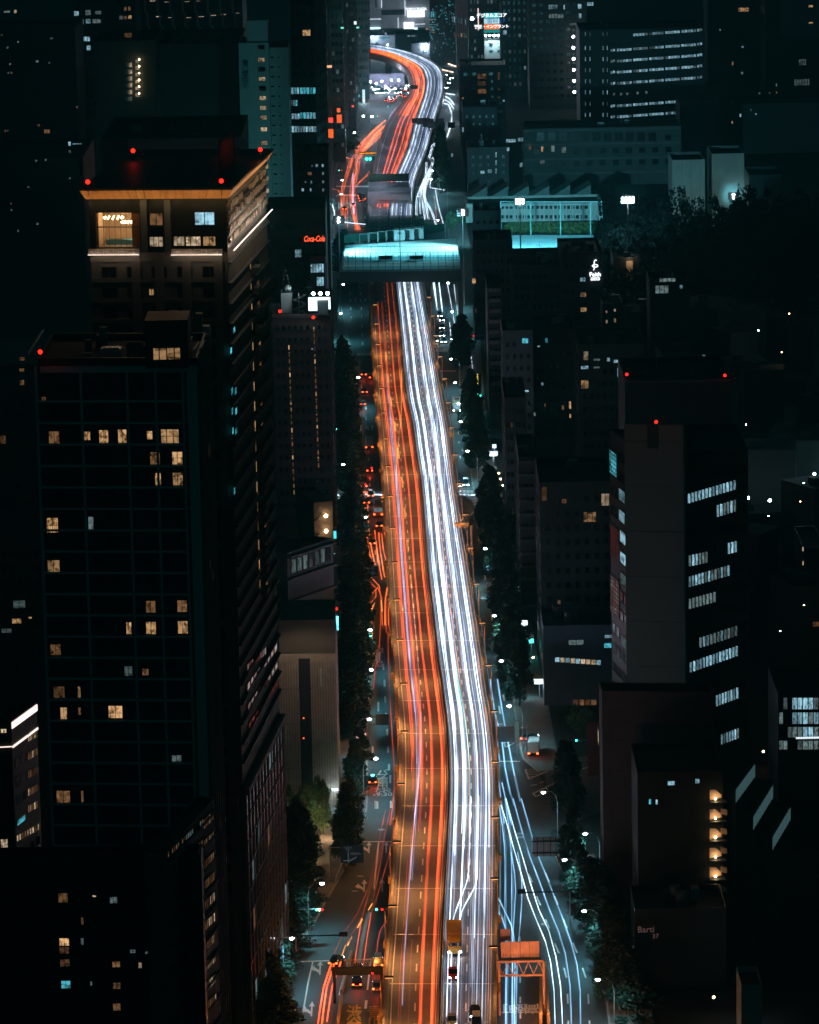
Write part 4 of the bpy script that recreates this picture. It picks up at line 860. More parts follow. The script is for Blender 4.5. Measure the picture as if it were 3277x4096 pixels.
class Bld:
    def __init__(s, name, label, pts, z=None, D=None, depth=None, wall=DARKW, zb=0, cat='building', group=None, para=1.1, roof=ROOFM, frompts=None):
        flat = z is None
        if z is None: z = V(pts[0][0], pts[0][1], D).z if D else pts[0].z
        if not D and flat: P = [p.copy() for p in pts]
        elif flat and len(pts) == 2: P = [V(x, y, D) for x, y in pts]; P[1].z = z
        elif len(pts) == 2 and abs(pts[0][1] - pts[1][1]) < .03 * abs(pts[0][0] - pts[1][0]):
            P = [G(*pts[0], z)]; P.append(V(*pts[1], P[0].y)); P[1].z = z
        else: P = [G(x, y, z) for x, y in pts]
        if len(P) == 2:
            d = (P[1] - P[0]).normalized(); P.append(P[1] + Vector((-d.y, d.x, 0)) * depth)
        P.append(P[0] + P[2] - P[1]); s.P = P; s.z = z; s.zb = zb; s.n = 0
        s.root = empty(name, (P[0].x, P[0].y, zb), 0, label, cat, group); s.o = Vector((P[0].x, P[0].y, zb))
        L = [(p.x - s.o.x, p.y - s.o.y) for p in P]; h = z - zb
        m = MB().prism(L, 0, h - para); m.build('wall', wall, s.root)
        c = Vector((sum(a for a, b in L) / 4, sum(b for a, b in L) / 4))
        k = [(a + (c.x - a) * .03, b + (c.y - b) * .03) for a, b in L]; m = MB()
        for i in range(4):
            j = (i + 1) % 4; m.prism([L[i], L[j], k[j], k[i]], h - para, h)
        m.build('parapet', wall, s.root)
        MB().prism(k, h - para + .003, h - para + .12).build('roof', roof, s.root)
        s.h = h; s.k = k; s.c = c; s.rects = {}
    def fr(s, f):
        a, b = s.P[f], s.P[(f + 1) % 4]; d = b - a; d.z = 0; L = d.length; return a, d.normalized(), L
    def uv(s, f, px, py):
        a, d, L = s.fr(f); n = Vector((d.y, -d.x, 0)); r = ray(px, py); t = (a - EYE).dot(n) / r.dot(n); q = EYE + r * t
        return (q - a).dot(d), q.z
    def put(s, f, name, me, a0, z0, w, h, off=.02, sub=None):
        a, d, L = s.fr(f); n = Vector((d.y, -d.x, 0)); p = a + d * a0 + n * off - s.o
        o = inst(name, me, s.root, (p.x, p.y, z0 - s.zb), (w, 1, h)); o.rotation_euler = (0, 0, math.atan2(d.y, d.x)); s.n += 1; return o
    def win(s, f, k, x0, y0, x1, y1, kind='w', cols=2, rows=1, name='window'):
        X0, Y0 = zx(k, x0, y0); X1, Y1 = zx(k, x1, y1)
        ym = (Y0 + Y1) / 2; a0, _ = s.uv(f, X0, ym); a1, _ = s.uv(f, X1, ym); _, z1 = s.uv(f, (X0 + X1) / 2, Y0); _, z0 = s.uv(f, (X0 + X1) / 2, Y1)
        if abs(a1 - a0) < .05 or z1 - z0 < .05: return
        s.rects.setdefault(f, []).append((a0, a1, z0, z1))
        o = s.put(f, name, wm(kind, cols, rows), a0, z0, a1 - a0, z1 - z0, .03)
        return o
    def wins(s, f, k, L):
        for t in L: s.win(f, k, *t)
    def row(s, f, k, x0, y0, x1, y1, h, n, kinds, gap=.18, cols=1, rows=1):
        for i in range(n):
            xa = x0 + (x1 - x0) * (i + gap / 2) / n; xb = x0 + (x1 - x0) * (i + 1 - gap / 2) / n; y = y0 + (y1 - y0) * (i + .5) / n
            kd = rb.choice(kinds)
            if kd != '-': s.win(f, k, xa, y, xb, y + h, kd, cols, rows)
    def grid(s, f, n, pitch, wf=.6, hf=.55, kinds='k', zt=1.6, zmin=3, m=.04, cols=2, cap=230):
        """rows of recessed windows over a whole face, leaving out those already placed"""
        a, d, L = s.fr(f); z = s.z - zt - pitch; q = L * (1 - 2 * m) / n; c = 0
        while z > zmin and c < cap:
            for i in range(n):
                a0 = L * m + i * q + q * (1 - wf) / 2; w = q * wf; h = pitch * hf; z0 = z + pitch * .2
                if any(a0 < r[1] + .2 and a0 + w > r[0] - .2 and z0 < r[3] + .2 and z0 + h > r[2] - .2 for r in s.rects.get(f, ())): continue
                s.put(f, 'window', wm(rb.choice(kinds), cols, 1), a0, z0, w, h, .03); c += 1
            z -= pitch
    def bands(s, f, pitch, t=.35, d=.25, mtl=CONC, z0=None, n=40, zmin=2, name='floor_band', a0=0, a1=None):
        a, dd, L = s.fr(f); a1 = L if a1 is None else a1; me = MB().box(0, 1, -d, 0, 0, t).mesh(name, mtl); z = s.z - 1.2 if z0 is None else z0; i = 0
        while z > zmin and i < n: s.put(f, name, me, a0, z, a1 - a0, 1, .01); z -= pitch; i += 1
    def piers(s, f, As, w=.4, d=.35, mtl=CONC, z0=0, z1=None, name='pier'):
        z1 = s.z - .1 if z1 is None else z1; me = MB().box(-w / 2, w / 2, -d, 0, 0, 1).mesh(name, mtl)
        for a in As: s.put(f, name, me, a, z0, 1, z1 - z0, .012)
    def box(s, k, x0, y0, x1, y1, mtl, name, hh=3, dep=3):
        """a box standing on the roof, given by its front in the photo"""
        X0, Y = zx(k, x0, y1); X1, _ = zx(k, x1, y1); zr = s.z - .98; p, q = G(X0, Y, zr), G(X1, Y, zr); m = MB()
        m.box(p.x - s.o.x, q.x - s.o.x, p.y - s.o.y, p.y - s.o.y + dep, zr - s.zb + .01, zr - s.zb + hh); return m.build(name, mtl, s.root)
    def clutter(s, n, seed):
        r = random.Random(seed)
        for i in range(n):
            u, v = r.uniform(.12, .8), r.uniform(.15, .8); a = Vector(s.k[0]).lerp(Vector(s.k[1]), u).lerp(Vector(s.k[3]).lerp(Vector(s.k[2]), u), v)
            w, d, h = r.uniform(.8, 3.2), r.uniform(.8, 2.6), r.uniform(.6, 2.4); m = MB(); z = s.h - .95
            if r.random() < .25: m.tube([(a.x, a.y, z), (a.x, a.y, z + h + 1)], w * .4, 10); m.build('water_tank', GREYW, s.root)
            elif r.random() < .2: m.tube([(a.x, a.y, z), (a.x, a.y, z + 5)], .07, 4); m.box(a.x - .8, a.x + .8, a.y - .04, a.y + .04, z + 4, z + 4.1); m.build('antenna', STEEL, s.root)
            else: m.box(a.x - w / 2, a.x + w / 2, a.y - d / 2, a.y + d / 2, z, z + h); m.box(a.x - w * .4, a.x + w * .4, a.y - d * .4, a.y + d * .4, z + h, z + h + .15); m.build('roof_unit', r.choice((GREYW, DARKW, STEEL)), s.root)
    def redlamp(s, k, x, y, z=None, r=.34, pw=22):
        z = s.z + 1.2 if z is None else z; p = G(*zx(k, x, y), z) - s.o; q = G(*zx(k, x, y), z)
        m = MB(); m.ball((p.x, p.y, z - s.zb), r, 0, 8, 5); m.tube([(p.x, p.y, z - s.zb - 2.2), (p.x, p.y, z - s.zb - r)], .08, 4, 1); m.build('aviation_lamp', [E_RED, DSTEEL], s.root)
        lamp('POINT', 'aviation_light', (q.x, q.y - .3, z + .7), pw, (1, .03, .02), size=.2)

# ---- 1: mullioned apartment tower, left
b = Bld('apartment_tower', 'tall dark apartment tower with a pale grid of mullions and scattered warm rooms', [(150, 1432), (790, 1430), (825, 1330)], D=628, wall=BLACKW)
b.wins(0, 'E', [(238, 1012, 296, 1083, 'd'), (415, 1015, 447, 1062, 'w'), (487, 1006, 537, 1077, 'w'), (580, 1003, 627, 1077, 'w'), (724, 1012, 753, 1058, 'w', 1), (789, 1002, 887, 1078, 'w', 3, 2), (738, 1115, 792, 1183, 'd'), (847, 1113, 903, 1183, 'w', 2, 2),
                (764, 1218, 796, 1286, 'w'), (850, 1216, 905, 1286, 'w', 2, 2), (228, 1438, 290, 1520, 'w', 2, 2), (205, 1845 - 1000, 228, 868, 'd'), (575, 780, 625, 850, 'k'), (785, 785, 885, 850, 'k', 3)])
b.wins(0, 'I', [(435, 78, 463, 147, 'e', 1, 2), (232, 292, 298, 360, 'w'), (717, 493, 770, 558, 'd'), (872, 490, 925, 555, 'd', 2), (622, 598, 650, 664, 'w'), (718, 596, 772, 664, 'w'), (875, 592, 929, 662, 'w'), (246, 708, 303, 767, 'd'),
                (262, 915, 322, 978, 'd'), (384, 915, 398, 977, 'w', 1), (297, 1018, 333, 1083, 'w'), (385, 1020, 400, 1060, 'd', 1), (532, 1010, 608, 1078, 'w'), (612, 815, 655, 870, 'e'), (845, 1255, 898, 1290, 'e'), (700, 830, 735, 865, 'd')])
b.wins(0, 'L', [(275, 320, 350, 385, 'd'), (400, 320, 413, 383, 'd', 1)])
mx = [b.uv(0, *zx('E', x, 1100))[0] for x in (192, 412, 638, 778, 912)]; b.piers(0, mx, .34, .45, MULL, 0, b.z - 1.2, 'mullion')
_, zt = b.uv(0, *zx('E', 640, 872)); b.bands(0, 3.21, .3, .4, MULL, zt, 30, 2, 'floor_rail', mx[0] - .2, mx[-1] + .2)
a_, d_, L_ = b.fr(0); b.put(0, 'corner_pilaster', MB().box(0, 1, -.6, 0, 0, 1).mesh('corner_pilaster', MULL), L_ - 1.6, 0, 1.5, b.z - 1, .01)
b.put(0, 'top_rail', MB().box(0, 1, -.5, 0, 0, 1).mesh('top_rail', MULL), .4, b.z - 2.1, L_ - .4, .9, .02)
b.grid(0, 8, 3.21, .62, .62, 'kkkk', 2.4, 30, .06, 2, 230)
b.grid(1, 5, 3.21, .6, .6, 'kkkkkd', 2.4, 30, .04, 1, 120); b.piers(1, [i * 5.5 for i in range(6)], .5, .5, GREYW)
b.box('E', 720, 570, 930, 640 + 67, BLACKW, 'penthouse', 7, 9)
p = G(*zx('E', 750, 707), b.z - .98) - b.o; q = G(*zx('E', 898, 707), b.z - .98) - b.o
o = inst('penthouse_window', wm('w', 4, 1), b.root, (p.x, p.y - .05, b.h + .2), (q.x - p.x, 1, 1.9))
b.redlamp('E', 198, 625); b.clutter(9, 4)
for i, (x, y) in enumerate(((740, 470), (835, 490), (900, 485), (965, 500), (1000, 530))): b.box('E', x, y, x + 34, y + 22, GREYW if i % 2 else PALEW, 'roof_unit', 1.6 + i % 2, 2)
for (x0, y0, x1, y1) in ((140, 640, 212, 525), (925, 600, 945, 560), (955, 625, 980, 585), (990, 615, 1005, 580)):
    p, q = G(*zx('E', x0, y0), b.z) - b.o, G(*zx('E', x1, y1), b.z) - b.o; MB().tube([(p.x, p.y, b.h + .2), (q.x, q.y, b.h + .2)], .18, 4).build('roof_rail', MULL, b.root)

# ---- 2: hotel like tower with the lit crown
z2 = V(911, 795, 669).z
P2 = [(355, 800), (905, 797), (1062, 645)]
zl = V(640, 1012, 669).z
PW = [G(x, y, V(905, 797, 669).z) for x, y in P2]
for q in PW: q.z = zl
b = Bld('crown_tower', 'tall tower with a glowing orange crown and a lit glazed room at the top', PW, wall=mat('stone_brown', (.11, .10, .085), .7, .25, .3), para=.1)
T2 = b; P = [p.copy() for p in b.P]
# crown: slanted fascia around the top
zc0, zc1 = V(900, 792, 669).z, V(911, 755, 669).z
def off(P, d):
    out = []
    for i in range(4):
        a = (P[i] - P[i - 1]).normalized(); c = (P[(i + 1) % 4] - P[i]).normalized(); n1 = Vector((a.y, -a.x, 0)); n2 = Vector((c.y, -c.x, 0)); out.append(P[i] + (n1 + n2) * d)
    return [p - b.o for p in out]
lo, hi = off(P, .4), off(P, 1.25); CRN = emis('crown_glow', (1, .40, .10), .33)
goldm = mat('crown_panel', (.62, .36, .14), .6, .12, .8)
for f in (0, 1):
    n = 19 if f == 0 else 22
    for i in range(n):
        t0, t1 = (i + .02) / n, (i + .98) / n
        a, c, e, g_ = lo[f].lerp(lo[f + 1], t0), lo[f].lerp(lo[f + 1], t1), hi[f].lerp(hi[f + 1], t1), hi[f].lerp(hi[f + 1], t0)
        MB().face([(a.x, a.y, zc0), (c.x, c.y, zc0), (e.x, e.y, zc1), (g_.x, g_.y, zc1)]).build('crown_panel', goldm, b.root)
m = MB(); m.prism([(p.x, p.y) for p in hi], zc1, zc1 + .35); m.build('roof_slab', BLACKW, b.root)
m = MB()
for f in (2, 3):
    j = (f + 1) % 4; m.face([(lo[f].x, lo[f].y, zc0), (lo[j].x, lo[j].y, zc0), (hi[j].x, hi[j].y, zc1), (hi[f].x, hi[f].y, zc1)])
m.build('crown_back', BLACKW, b.root)
# cove lamps under the crown wash the slanted panels from just below
st = off(P, 2.1)
for f in (0, 1):
    n = 9 if f == 0 else 14
    for i in range(n):
        q = st[f].lerp(st[f + 1], (i + .5) / n) + b.o; lamp('POINT', 'cove_light', (q.x, q.y, zc0 - .5), 62, (1, .56, .23), size=.1)
# upper storeys between zl and zc0 with a hole for the big room
u0, zb_ = b.uv(0, *zx('A', 555, 1420)); u1, zt_ = b.uv(0, *zx('A', 800, 1222)); a_, d_, L_ = b.fr(0)
nrm = Vector((d_.y, -d_.x, 0)); back = -nrm
side = (P[2] - P[1]); side.z = 0
def lp(u, v, z): q = P[0] + d_ * u + side.normalized() * v - b.o; return (q.x, q.y, z)
def block(name, u0_, u1_, v0, v1, z0, z1_, mtl=BLACKW):
    pts = [lp(u0_, v0, 0), lp(u1_, v0, 0), lp(u1_, v1, 0), lp(u0_, v1, 0)]; m = MB(); m.prism([(p[0], p[1]) for p in pts], z0, z1_); return m.build(name, mtl, b.root)
SD = side.length; RD = 7.0
block('upper_wall', 0, u0, 0, SD, zl + .01, zc0); block('upper_wall', u1, L_, 0, SD, zl + .01, zc0); block('upper_wall', u0, u1, RD, SD, zl + .01, zc0)
block('upper_wall', u0, u1, 0, RD, zt_, zc0); block('room_floor', u0, u1, 0, RD, zl + .01, zb_, mat('room_floor', (.3, .26, .22), .3, .2, 1))
WRM = mat('room_wall', (.5, .38, .26), .8, .15, 1)
block('room_wall', u0 + .01, u1 - .01, RD - .15, RD - .01, zb_ + .01, zt_ - .01, WRM); block('room_wall', u0 + .01, u0 + .4, .1, RD - .2, zb_ + .01, zt_ - .01, WRM); block('curtain', u1 - 1.2, u1 - .02, .3, RD - .2, zb_ + .01, zt_ - .01, mat('curtain_brown', (.4, .2, .12), .9, .2, 2))
for i in range(8):
    u = u0 + .3 + (u1 - u0 - .6) * i / 7; MB().tube([lp(u, .05, zb_), lp(u, .05, zt_)], .045, 4).build('glazing_bar', FRAME, b.root)
MB().tube([lp(u0, .05, zb_ + (zt_ - zb_) * .6), lp(u1, .05, zb_ + (zt_ - zb_) * .6)], .05, 4).build('glazing_bar', FRAME, b.root)
for (kx, ky, rr_) in ((638, 1262, 1.5), (724, 1288, 1.0)):
    u, z = b.uv(0, *zx('A', kx, ky)); c = lp(u, 2.4, z); ch = MB().tube([(c[0] + rr_ * math.cos(t * .5236), c[1] + rr_ * math.sin(t * .5236), z) for t in range(13)], .04, 4).build('chandelier', STEEL, b.root)
    for t in range(12): MB().ball((c[0] + rr_ * math.cos(t * .5236), c[1] + rr_ * math.sin(t * .5236), z), .12, 0, 6, 4).build('bulb', E_WARM, ch)
cc = lp((u0 + u1) / 2, 3, 0); w_ = Vector((cc[0], cc[1], 0)) + b.o
lamp('POINT', 'room_light', (w_.x, w_.y, zt_ - 2.2), 260, (1, .66, .38), size=.5)
for (kx, ky, s_, mt) in ((655, 1395, 1.1, mat('table_wood', (.25, .13, .06), .4, .2, 2)), (630, 1412, .9, mat('sofa_blue', (.10, .3, .42), .8, .1, 2)), (700, 1405, 1.0, MATS['sofa_blue']), (770, 1398, .9, mat('cushion_cyan', (.1, .5, .65), .7, 0))):
    u, z = b.uv(0, *zx('A', kx, 1412)); block('furniture', u - s_, u + s_, 1.5 + s_, 2.8 + s_, zb_ + .01, zb_ + .8, mt)
# piers, balcony ledge strips and other upper windows (projected onto the same front plane)
def up(face, nm, x0, y0, x1, y1, me_, offs=.05, k='A'):
    ym = (y0 + y1) / 2; a0 = b.uv(face, *zx(k, x0, ym))[0]; a1 = b.uv(face, *zx(k, x1, ym))[0]; z1_ = b.uv(face, *zx(k, (x0 + x1) / 2, y0))[1]; z0_ = b.uv(face, *zx(k, (x0 + x1) / 2, y1))[1]
    return b.put(face, nm, me_, a0, z0_, a1 - a0, z1_ - z0_, offs)
pierm = MB().box(0, 1, -.45, 0, 0, 1).mesh('pier', GREYW)
for x in (812, 948): up(0, 'pier', x, 1145, x + 36, 1445, pierm)
for t in ((858, 1222, 940, 1298, 'd'), (1115, 1215, 1240, 1296, 'c'), (858, 1358, 942, 1420, 'p', 3), (997, 1356, 1065, 1415, 'p', 3), (1065, 1356, 1160, 1415, 'p', 3), (1165, 1356, 1244, 1415, 'w', 2), (858, 1300, 942, 1352, 'k')):
    up(0, 'window', *t[:4], wm(t[4], t[5] if len(t) > 5 else 2, 1))
for x0, x1 in ((515, 808), (992, 1285)):
    n = 10
    for i in range(n):
        xa, xb = x0 + (x1 - x0) * i / n, x0 + (x1 - x0) * (i + .94) / n; up(0, 'ledge_panel', xa, 1427, xb, 1456, MB().box(0, 1, -.5, 0, 0, 1).mesh('ledge_panel', mat('ledge_stone', (.5, .42, .36), .6, .15, 1)), .7)
    up(0, 'ledge_lamp', x0, 1457, x1, 1459, MB().box(0, 1, -.12, 0, 0, 1).mesh('ledge_lamp', E_STRIP), 1.35)
    for i in range(4):
        xx = x0 + (x1 - x0) * (i + .5) / 4; u, z = b.uv(0, *zx('A', xx, 1462)); q = Vector(lp(u, -1.5, z)) + Vector((b.o.x, b.o.y, 0)); lamp('POINT', 'ledge_light', q, 40, (1, .72, .5), size=.1)
up(0, 'railing', 515, 1300, 805, 1304, MB().box(0, 1, -.08, 0, 0, 1).mesh('railing', FRAME), .9)
# right face: slatted screens over four storeys, lit from the foot
Lr = b.fr(1)[2]
for j in range(4):
    z0_ = zl + 1 + j * (zc0 - zl - 1.5) / 4; hh = (zc0 - zl - 1.5) / 4 * .78
    for i in range(30):
        if rb.random() < .28: continue
        b.put(1, 'screen_slat', MB().box(0, 1, -.35, 0, 0, 1).mesh('screen_slat', mat('slat_bronze', (.42, .36, .30), .45, .2, 1)) if (i == 0 and j == 0) or 'SLAT' not in globals() else SLAT, .8 + i * (Lr - 1.6) / 30, z0_ + rb.uniform(0, .4), rb.choice((.4, .7, 1.0)), hh - rb.uniform(.3, .6), .05)
        if 'SLAT' not in globals(): SLAT = bpy.data.meshes['screen_slat']
    MB()
    b.put(1, 'floor_band', MB().box(0, 1, -.2, 0, 0, 1).mesh('floor_band', BLACKW), 0, z0_ + hh + .05, Lr, .5, .05)
b.put(1, 'foot_lamp', MB().box(0, 1, -.1, 0, 0, 1).mesh('foot_lamp', E_STRIP), .3, zl + .1, Lr - .5, .14, .9)
for i in range(9):
    u = (i + .5) / 9 * Lr; q = P[1] + (P[2] - P[1]).normalized() * u + Vector((1.5, -.1, 0)); lamp('POINT', 'ledge_light', (q.x + 1.5, q.y, zl + 1.0), 260, (1, .75, .55), size=.1)
for (kx, ky) in ((505, 1045), (1273, 1040), (1497, 860), (765, 866), (1300, 838)): b.redlamp('A', kx, ky, zc1 + 2.0, .36, 22)
c0 = [lp(18, 18, 0), lp(L_ - 3, 16, 0), lp(L_ - 3, 34, 0), lp(18, 34, 0)]; m = MB(); m.prism([(p[0], p[1]) for p in c0], zc1 + .36, zc1 + 5.5); m.build('roof_plant', BLACKW, b.root)
# shaft: dark bays, columns, balconies
b.bands(0, 3.2, .7, .25, MATS['stone_brown'], zl - 1.5, 45, 2); b.piers(0, [L_ * t for t in (.33, .5, .70, .93)], 1.4, .35, MATS['stone_brown'], 0, zl - .2)
b.wins(0, 'E', [(735, 312, 760, 347, 'w'), (798, 312, 812, 347, 'w', 1), (733, 425, 746, 445, 'c', 1)])
b.grid(0, 5, 3.2, .62, .6, 'k', 1.6, 25, .04, 2, 170)
for t in ((1143, 500, 1156, 533), (1128, 600, 1140, 636), (1132, 797, 1146, 838), (1150, 797, 1163, 838), (1135, 897, 1146, 936), (1153, 897, 1165, 936), (1138, 995, 1148, 1033), (1152, 995, 1166, 1033), (1146, 1290, 1156, 1330)):
    b.win(1, 'E', t[0] + 2, t[1], t[2] + 2, t[3], 't', 1)
for i in range(17):
    y = 150 + i * 100 if i < 14 else 150 + i * 99; k, yy = ('E', y) if y < 1440 else ('I', y - 1355); x = 1229 + i * 2.9
    b.win(1, k, x, yy + 8, x + 6, yy + 72, 'w' if i not in (3, 9) else 'd', 1); b.win(1, k, x + 30, yy + 22, x + 44, yy + 60, 'd' if i % 3 else 'k', 1)
    u, z = b.uv(1, *zx(k, x + 14, yy + 82)); b.put(1, 'balcony', MB().box(0, 1, -1.1, 0, 0, .9).mesh('balcony', DARKW) if i == 0 else BALC, u - 1.2, z, 4.0, 1, .02)
    if i == 0: BALC = bpy.data.meshes['balcony']
b.bands(1, 3.2, .3, .5, DARKW, zl - 2, 42, 47)
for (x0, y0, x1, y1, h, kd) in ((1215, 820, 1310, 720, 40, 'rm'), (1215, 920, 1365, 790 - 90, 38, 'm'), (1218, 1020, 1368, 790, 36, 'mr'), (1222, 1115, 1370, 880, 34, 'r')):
    b.row(1, 'I', x0, y0 - 12, x1, y1, h, 9, kd, .08)  # red and white reflections put into these panes as glow
# lower glass storeys of the street side
b = T2; Lq = b.fr(1)[2]; gp = MB().box(0, 1, -.3, -.25, 0, 1).mesh('glass_panel', GLASSD); gl = [MB().box(0, 1, -.3, -.25, 0, 1).mesh('glass_panel', mm_) for mm_ in (P_COOL2, P_WARM2, E_NEON)]
for j in range(11):
    for i in range(12): b.put(1, 'glass_panel', gp if rb.random() > .06 else gl[rb.choice((0, 0, 1))], Lq * i / 12 + .15, 1 + j * 4.0, Lq / 12 - .3, 3.5, .05)
b.piers(1, [Lq * i / 12 for i in range(13)], .22, .6, GREYW, 0, 45); b.bands(1, 4.0, .3, .5, DARKW, 44.6, 11)
b.put(1, 'band', MB().box(0, 1, -1.0, 0, 0, 1).mesh('ledge', GREYW), 0, 45.1, Lq, 1.0, .05)

# ---- 3: left block of the narrow side
b = Bld('slab_building', 'dark brown slab block with two vertical rows of warm lights beside the billboard', [(1088, 1258), (1322, 1262)], D=1075, depth=42, wall=mat('slab_brown', (.07, .055, .05), .7, .25, .2)); b.clutter(6, 8)
for i in range(22):
    b.win(0, 'E', 1421 + i * 1.2, 590 + i * 34, 1428 + i * 1.2, 615 + i * 34, 'd' if i % 4 else 'w', 1)
    b.win(0, 'E', 1544 + i * 1.1, 500 + i * 32, 1551 + i * 1.1, 524 + i * 32, 'd' if i % 5 else 'w', 1)
b.wins(0, 'E', [(1534, 605, 1543, 616, 'c', 1)]); b.grid(0, 9, 3.0, .5, .5, 'k', 2, 8); b.bands(0, 3.0, .3, .3, DARKW); b.grid(1, 8, 3, .5, .5, 'kkkd', 2, 8)
b.redlamp('E', 1380, 425, None, .4, 30); b.redlamp('E', 1545, 455, None, .4, 30)
b.box('E', 1387, 380, 1440, 436, PALEW, 'roof_house', 5.2, 4); b.box('E', 1300, 415, 1380, 438, DARKW, 'roof_unit', 2.5, 3)
zr = b.z - 1; q = G(*zx('E', 1475, 438), zr) - b.o; m = MB()
for i in range(26): m.box(q.x + 1.4 * math.cos(i * .5) - .35, q.x + 1.4 * math.cos(i * .5) + .35, q.y + 1.4 * math.sin(i * .5) - .35, q.y + 1.4 * math.sin(i * .5) + .35, zr + i * .19, zr + i * .19 + .08)
m.build('spiral_stair', STEEL, b.root); MB().tube([(q.x, q.y, zr), (q.x, q.y, zr + 5.5)], .12, 5).build('stair_post', STEEL, b.root)
q = G(*zx('E', 1410, 436), zr) - b.o; MB().tube([(q.x - 1, q.y, zr + 5.2), (q.x, q.y, zr + 11.5), (q.x + 1.6, q.y, zr + 5.2)], .12, 4).build('mast', STEEL, b.root); MB().ball((q.x + .6, q.y - .5, zr + 6.5), 1.0, 0, 8, 6, .9).build('dish', PALEW, b.root)
lamp('POINT', 'roof_light', (q.x + b.o.x + 3, q.y + b.o.y - 3, zr + 7), 260, (.6, .95, 1), size=.3)
# billboard on its roof
a = G(*zx('F', 72, 447), b.z); c = G(*zx('F', 268, 447), b.z); bb_ = empty('billboard', (a.x, a.y, b.z), 0, 'glaring white rooftop billboard with three lamps on top at the left kerb', 'billboard')
W_ = c.x - a.x; Hh = 155 / 2.156 / 16.2; MB().box(0, W_, 0, .6, .8, Hh).build('screen_frame', DSTEEL, bb_); MB().box(.1, W_ * .40, -.06, -.02, .9, Hh - .2).build('poster', emis('poster_white', (.75, .92, 1), 2.6), bb_)
MB().box(W_ * .40, W_ - .1, -.06, -.02, Hh * .80, Hh - .2).build('poster', MATS['poster_white'], bb_); MB().box(W_ * .90, W_ - .1, -.06, -.02, 1.2, Hh * .795).build('poster', MATS['poster_white'], bb_)
for i in range(3): h_ = MB().ball((W_ * (.25 + .31 * i), -1.6, Hh + 1.0), .42, 0, 8, 5).build('floodlamp', E_WHITE, bb_); MB().tube([(W_ * (.25 + .31 * i), .2, Hh), (W_ * (.25 + .31 * i), -1.6, Hh + .9)], .08, 4).build('lamp_arm', STEEL, bb_)
lamp('POINT', 'billboard_light', (a.x + W_ / 2, a.y - 5, b.z + Hh), 900, (.7, .93, 1), size=1)
MB().box(W_ * .42, W_ * .88, -1.2, -.3, 0, Hh * .76).build('stair_head', DARKW, bb_)

b = Bld('terraced_building', 'low grey terraced block with slanted frames above the tan hall', [zx('I', 1415, 262), zx('I', 1640, 188)], z=26, depth=26, wall=GREYW)
b.row(0, 'I', 1432, 292, 1632, 222, 75, 7, 'keke', .2, 1); b.bands(0, 5, .4, 1.0, GREYW); b.clutter(5, 21)
b2 = Bld('terraced_building', 'lower step of the grey terraced block with open frames', [zx('I', 1400, 440), zx('I', 1642, 355)], z=15, depth=14, wall=GREYW); b2.row(0, 'I', 1415, 470, 1635, 388, 70, 5, 'k', .15, 1)
b = Bld('round_stair_house', 'small building with a lit outside stair and two warm lamps at the left kerb', [(1255, 2010), (1330, 2005)], z=24, depth=20, wall=BROWNW)
for (x, y) in ((1606, 1430), ):
    pass
for (k, x, y) in (('I', 1607, 75), ('I', 1608, 150)):
    u, z = b.uv(0, *zx(k, x, y)); a_, d_, L_ = b.fr(0); p = a_ + d_ * u + Vector((0, -.8, 0)); q = p - b.o; MB().ball((q.x, q.y, z), .42, 0, 8, 5).build('wall_lamp', E_WARM, b.root); lamp('POINT', 'stair_light', (p.x, p.y - 1, z), 120, (1, .65, .35), size=.3)
    for i in range(6): MB().box(q.x - 3.2 + i * .45, q.x - 2.7 + i * .45, q.y - .3, q.y + .6, z - 1.6 + i * .35, z - 1.5 + i * .35).build('stair_step', STEEL, b.root)
# tan hall
b = Bld('concrete_hall', 'plain tan concrete hall with a dark central slot left of the expressway', [(1110, 2618), (1342, 2616)], z=31, depth=26, wall=TANW)
m = MB(); a_, d_, L_ = b.fr(0); b.put(0, 'dark_slot_panel', MB().box(0, 1, -.06, 0, 0, 1).mesh('dark_slot_panel', BLACKW), L_ * .36, 0, L_ * .20, b.z - .9, .02)  # flat black sheet in place of the slot's shade
b.put(0, 'attic_storey', MB().box(0, 1, 0, 18, 0, 1).mesh('attic_storey', mat('attic_grey', (.17, .15, .13), .8, .15, .3)), .3, b.z - .9, L_ - .3, 7.2, -2.2)
seam = MB().box(-.03, .03, -.05, 0, 0, 1).mesh('panel_joint', BLACKW)
for i in range(1, 22):
    if 7 < i < 13: continue
    b.put(0, 'panel_joint', seam, L_ * i / 22, 1, 1, b.z - 2.5, .02)
for z in (8, 17, 24): b.put(0, 'panel_joint', MB().box(0, 1, -.05, 0, 0, .08).mesh('panel_joint', DARKW), 0, z, L_ * .355, 1, .02); b.put(0, 'panel_joint', bpy.data.meshes['panel_joint'], L_ * .565, z, L_ * .435, .2, .02)
lamp('SPOT', 'facade_light', (b.P[0].x + 5, b.P[0].y - 9, 37), 1500, (1, .78, .55), size=.5, spot=2.0, target=(b.P[0].x + 6, b.P[0].y, 22))
MB().box(8.2, 8.6, -.4, -.1, b.z - 6.5, b.z - 3).build('door_frame', PALEW, b.root); E_AM = emis('obstruction_amber', (1, .15, .03), 3)
for y in (1073, 1172): u, z = b.uv(0, *zx('I', 1497, y)); MB().ball((u, -.4, z), .14, 0, 6, 4).build('exit_lamp', E_AM, b.root)
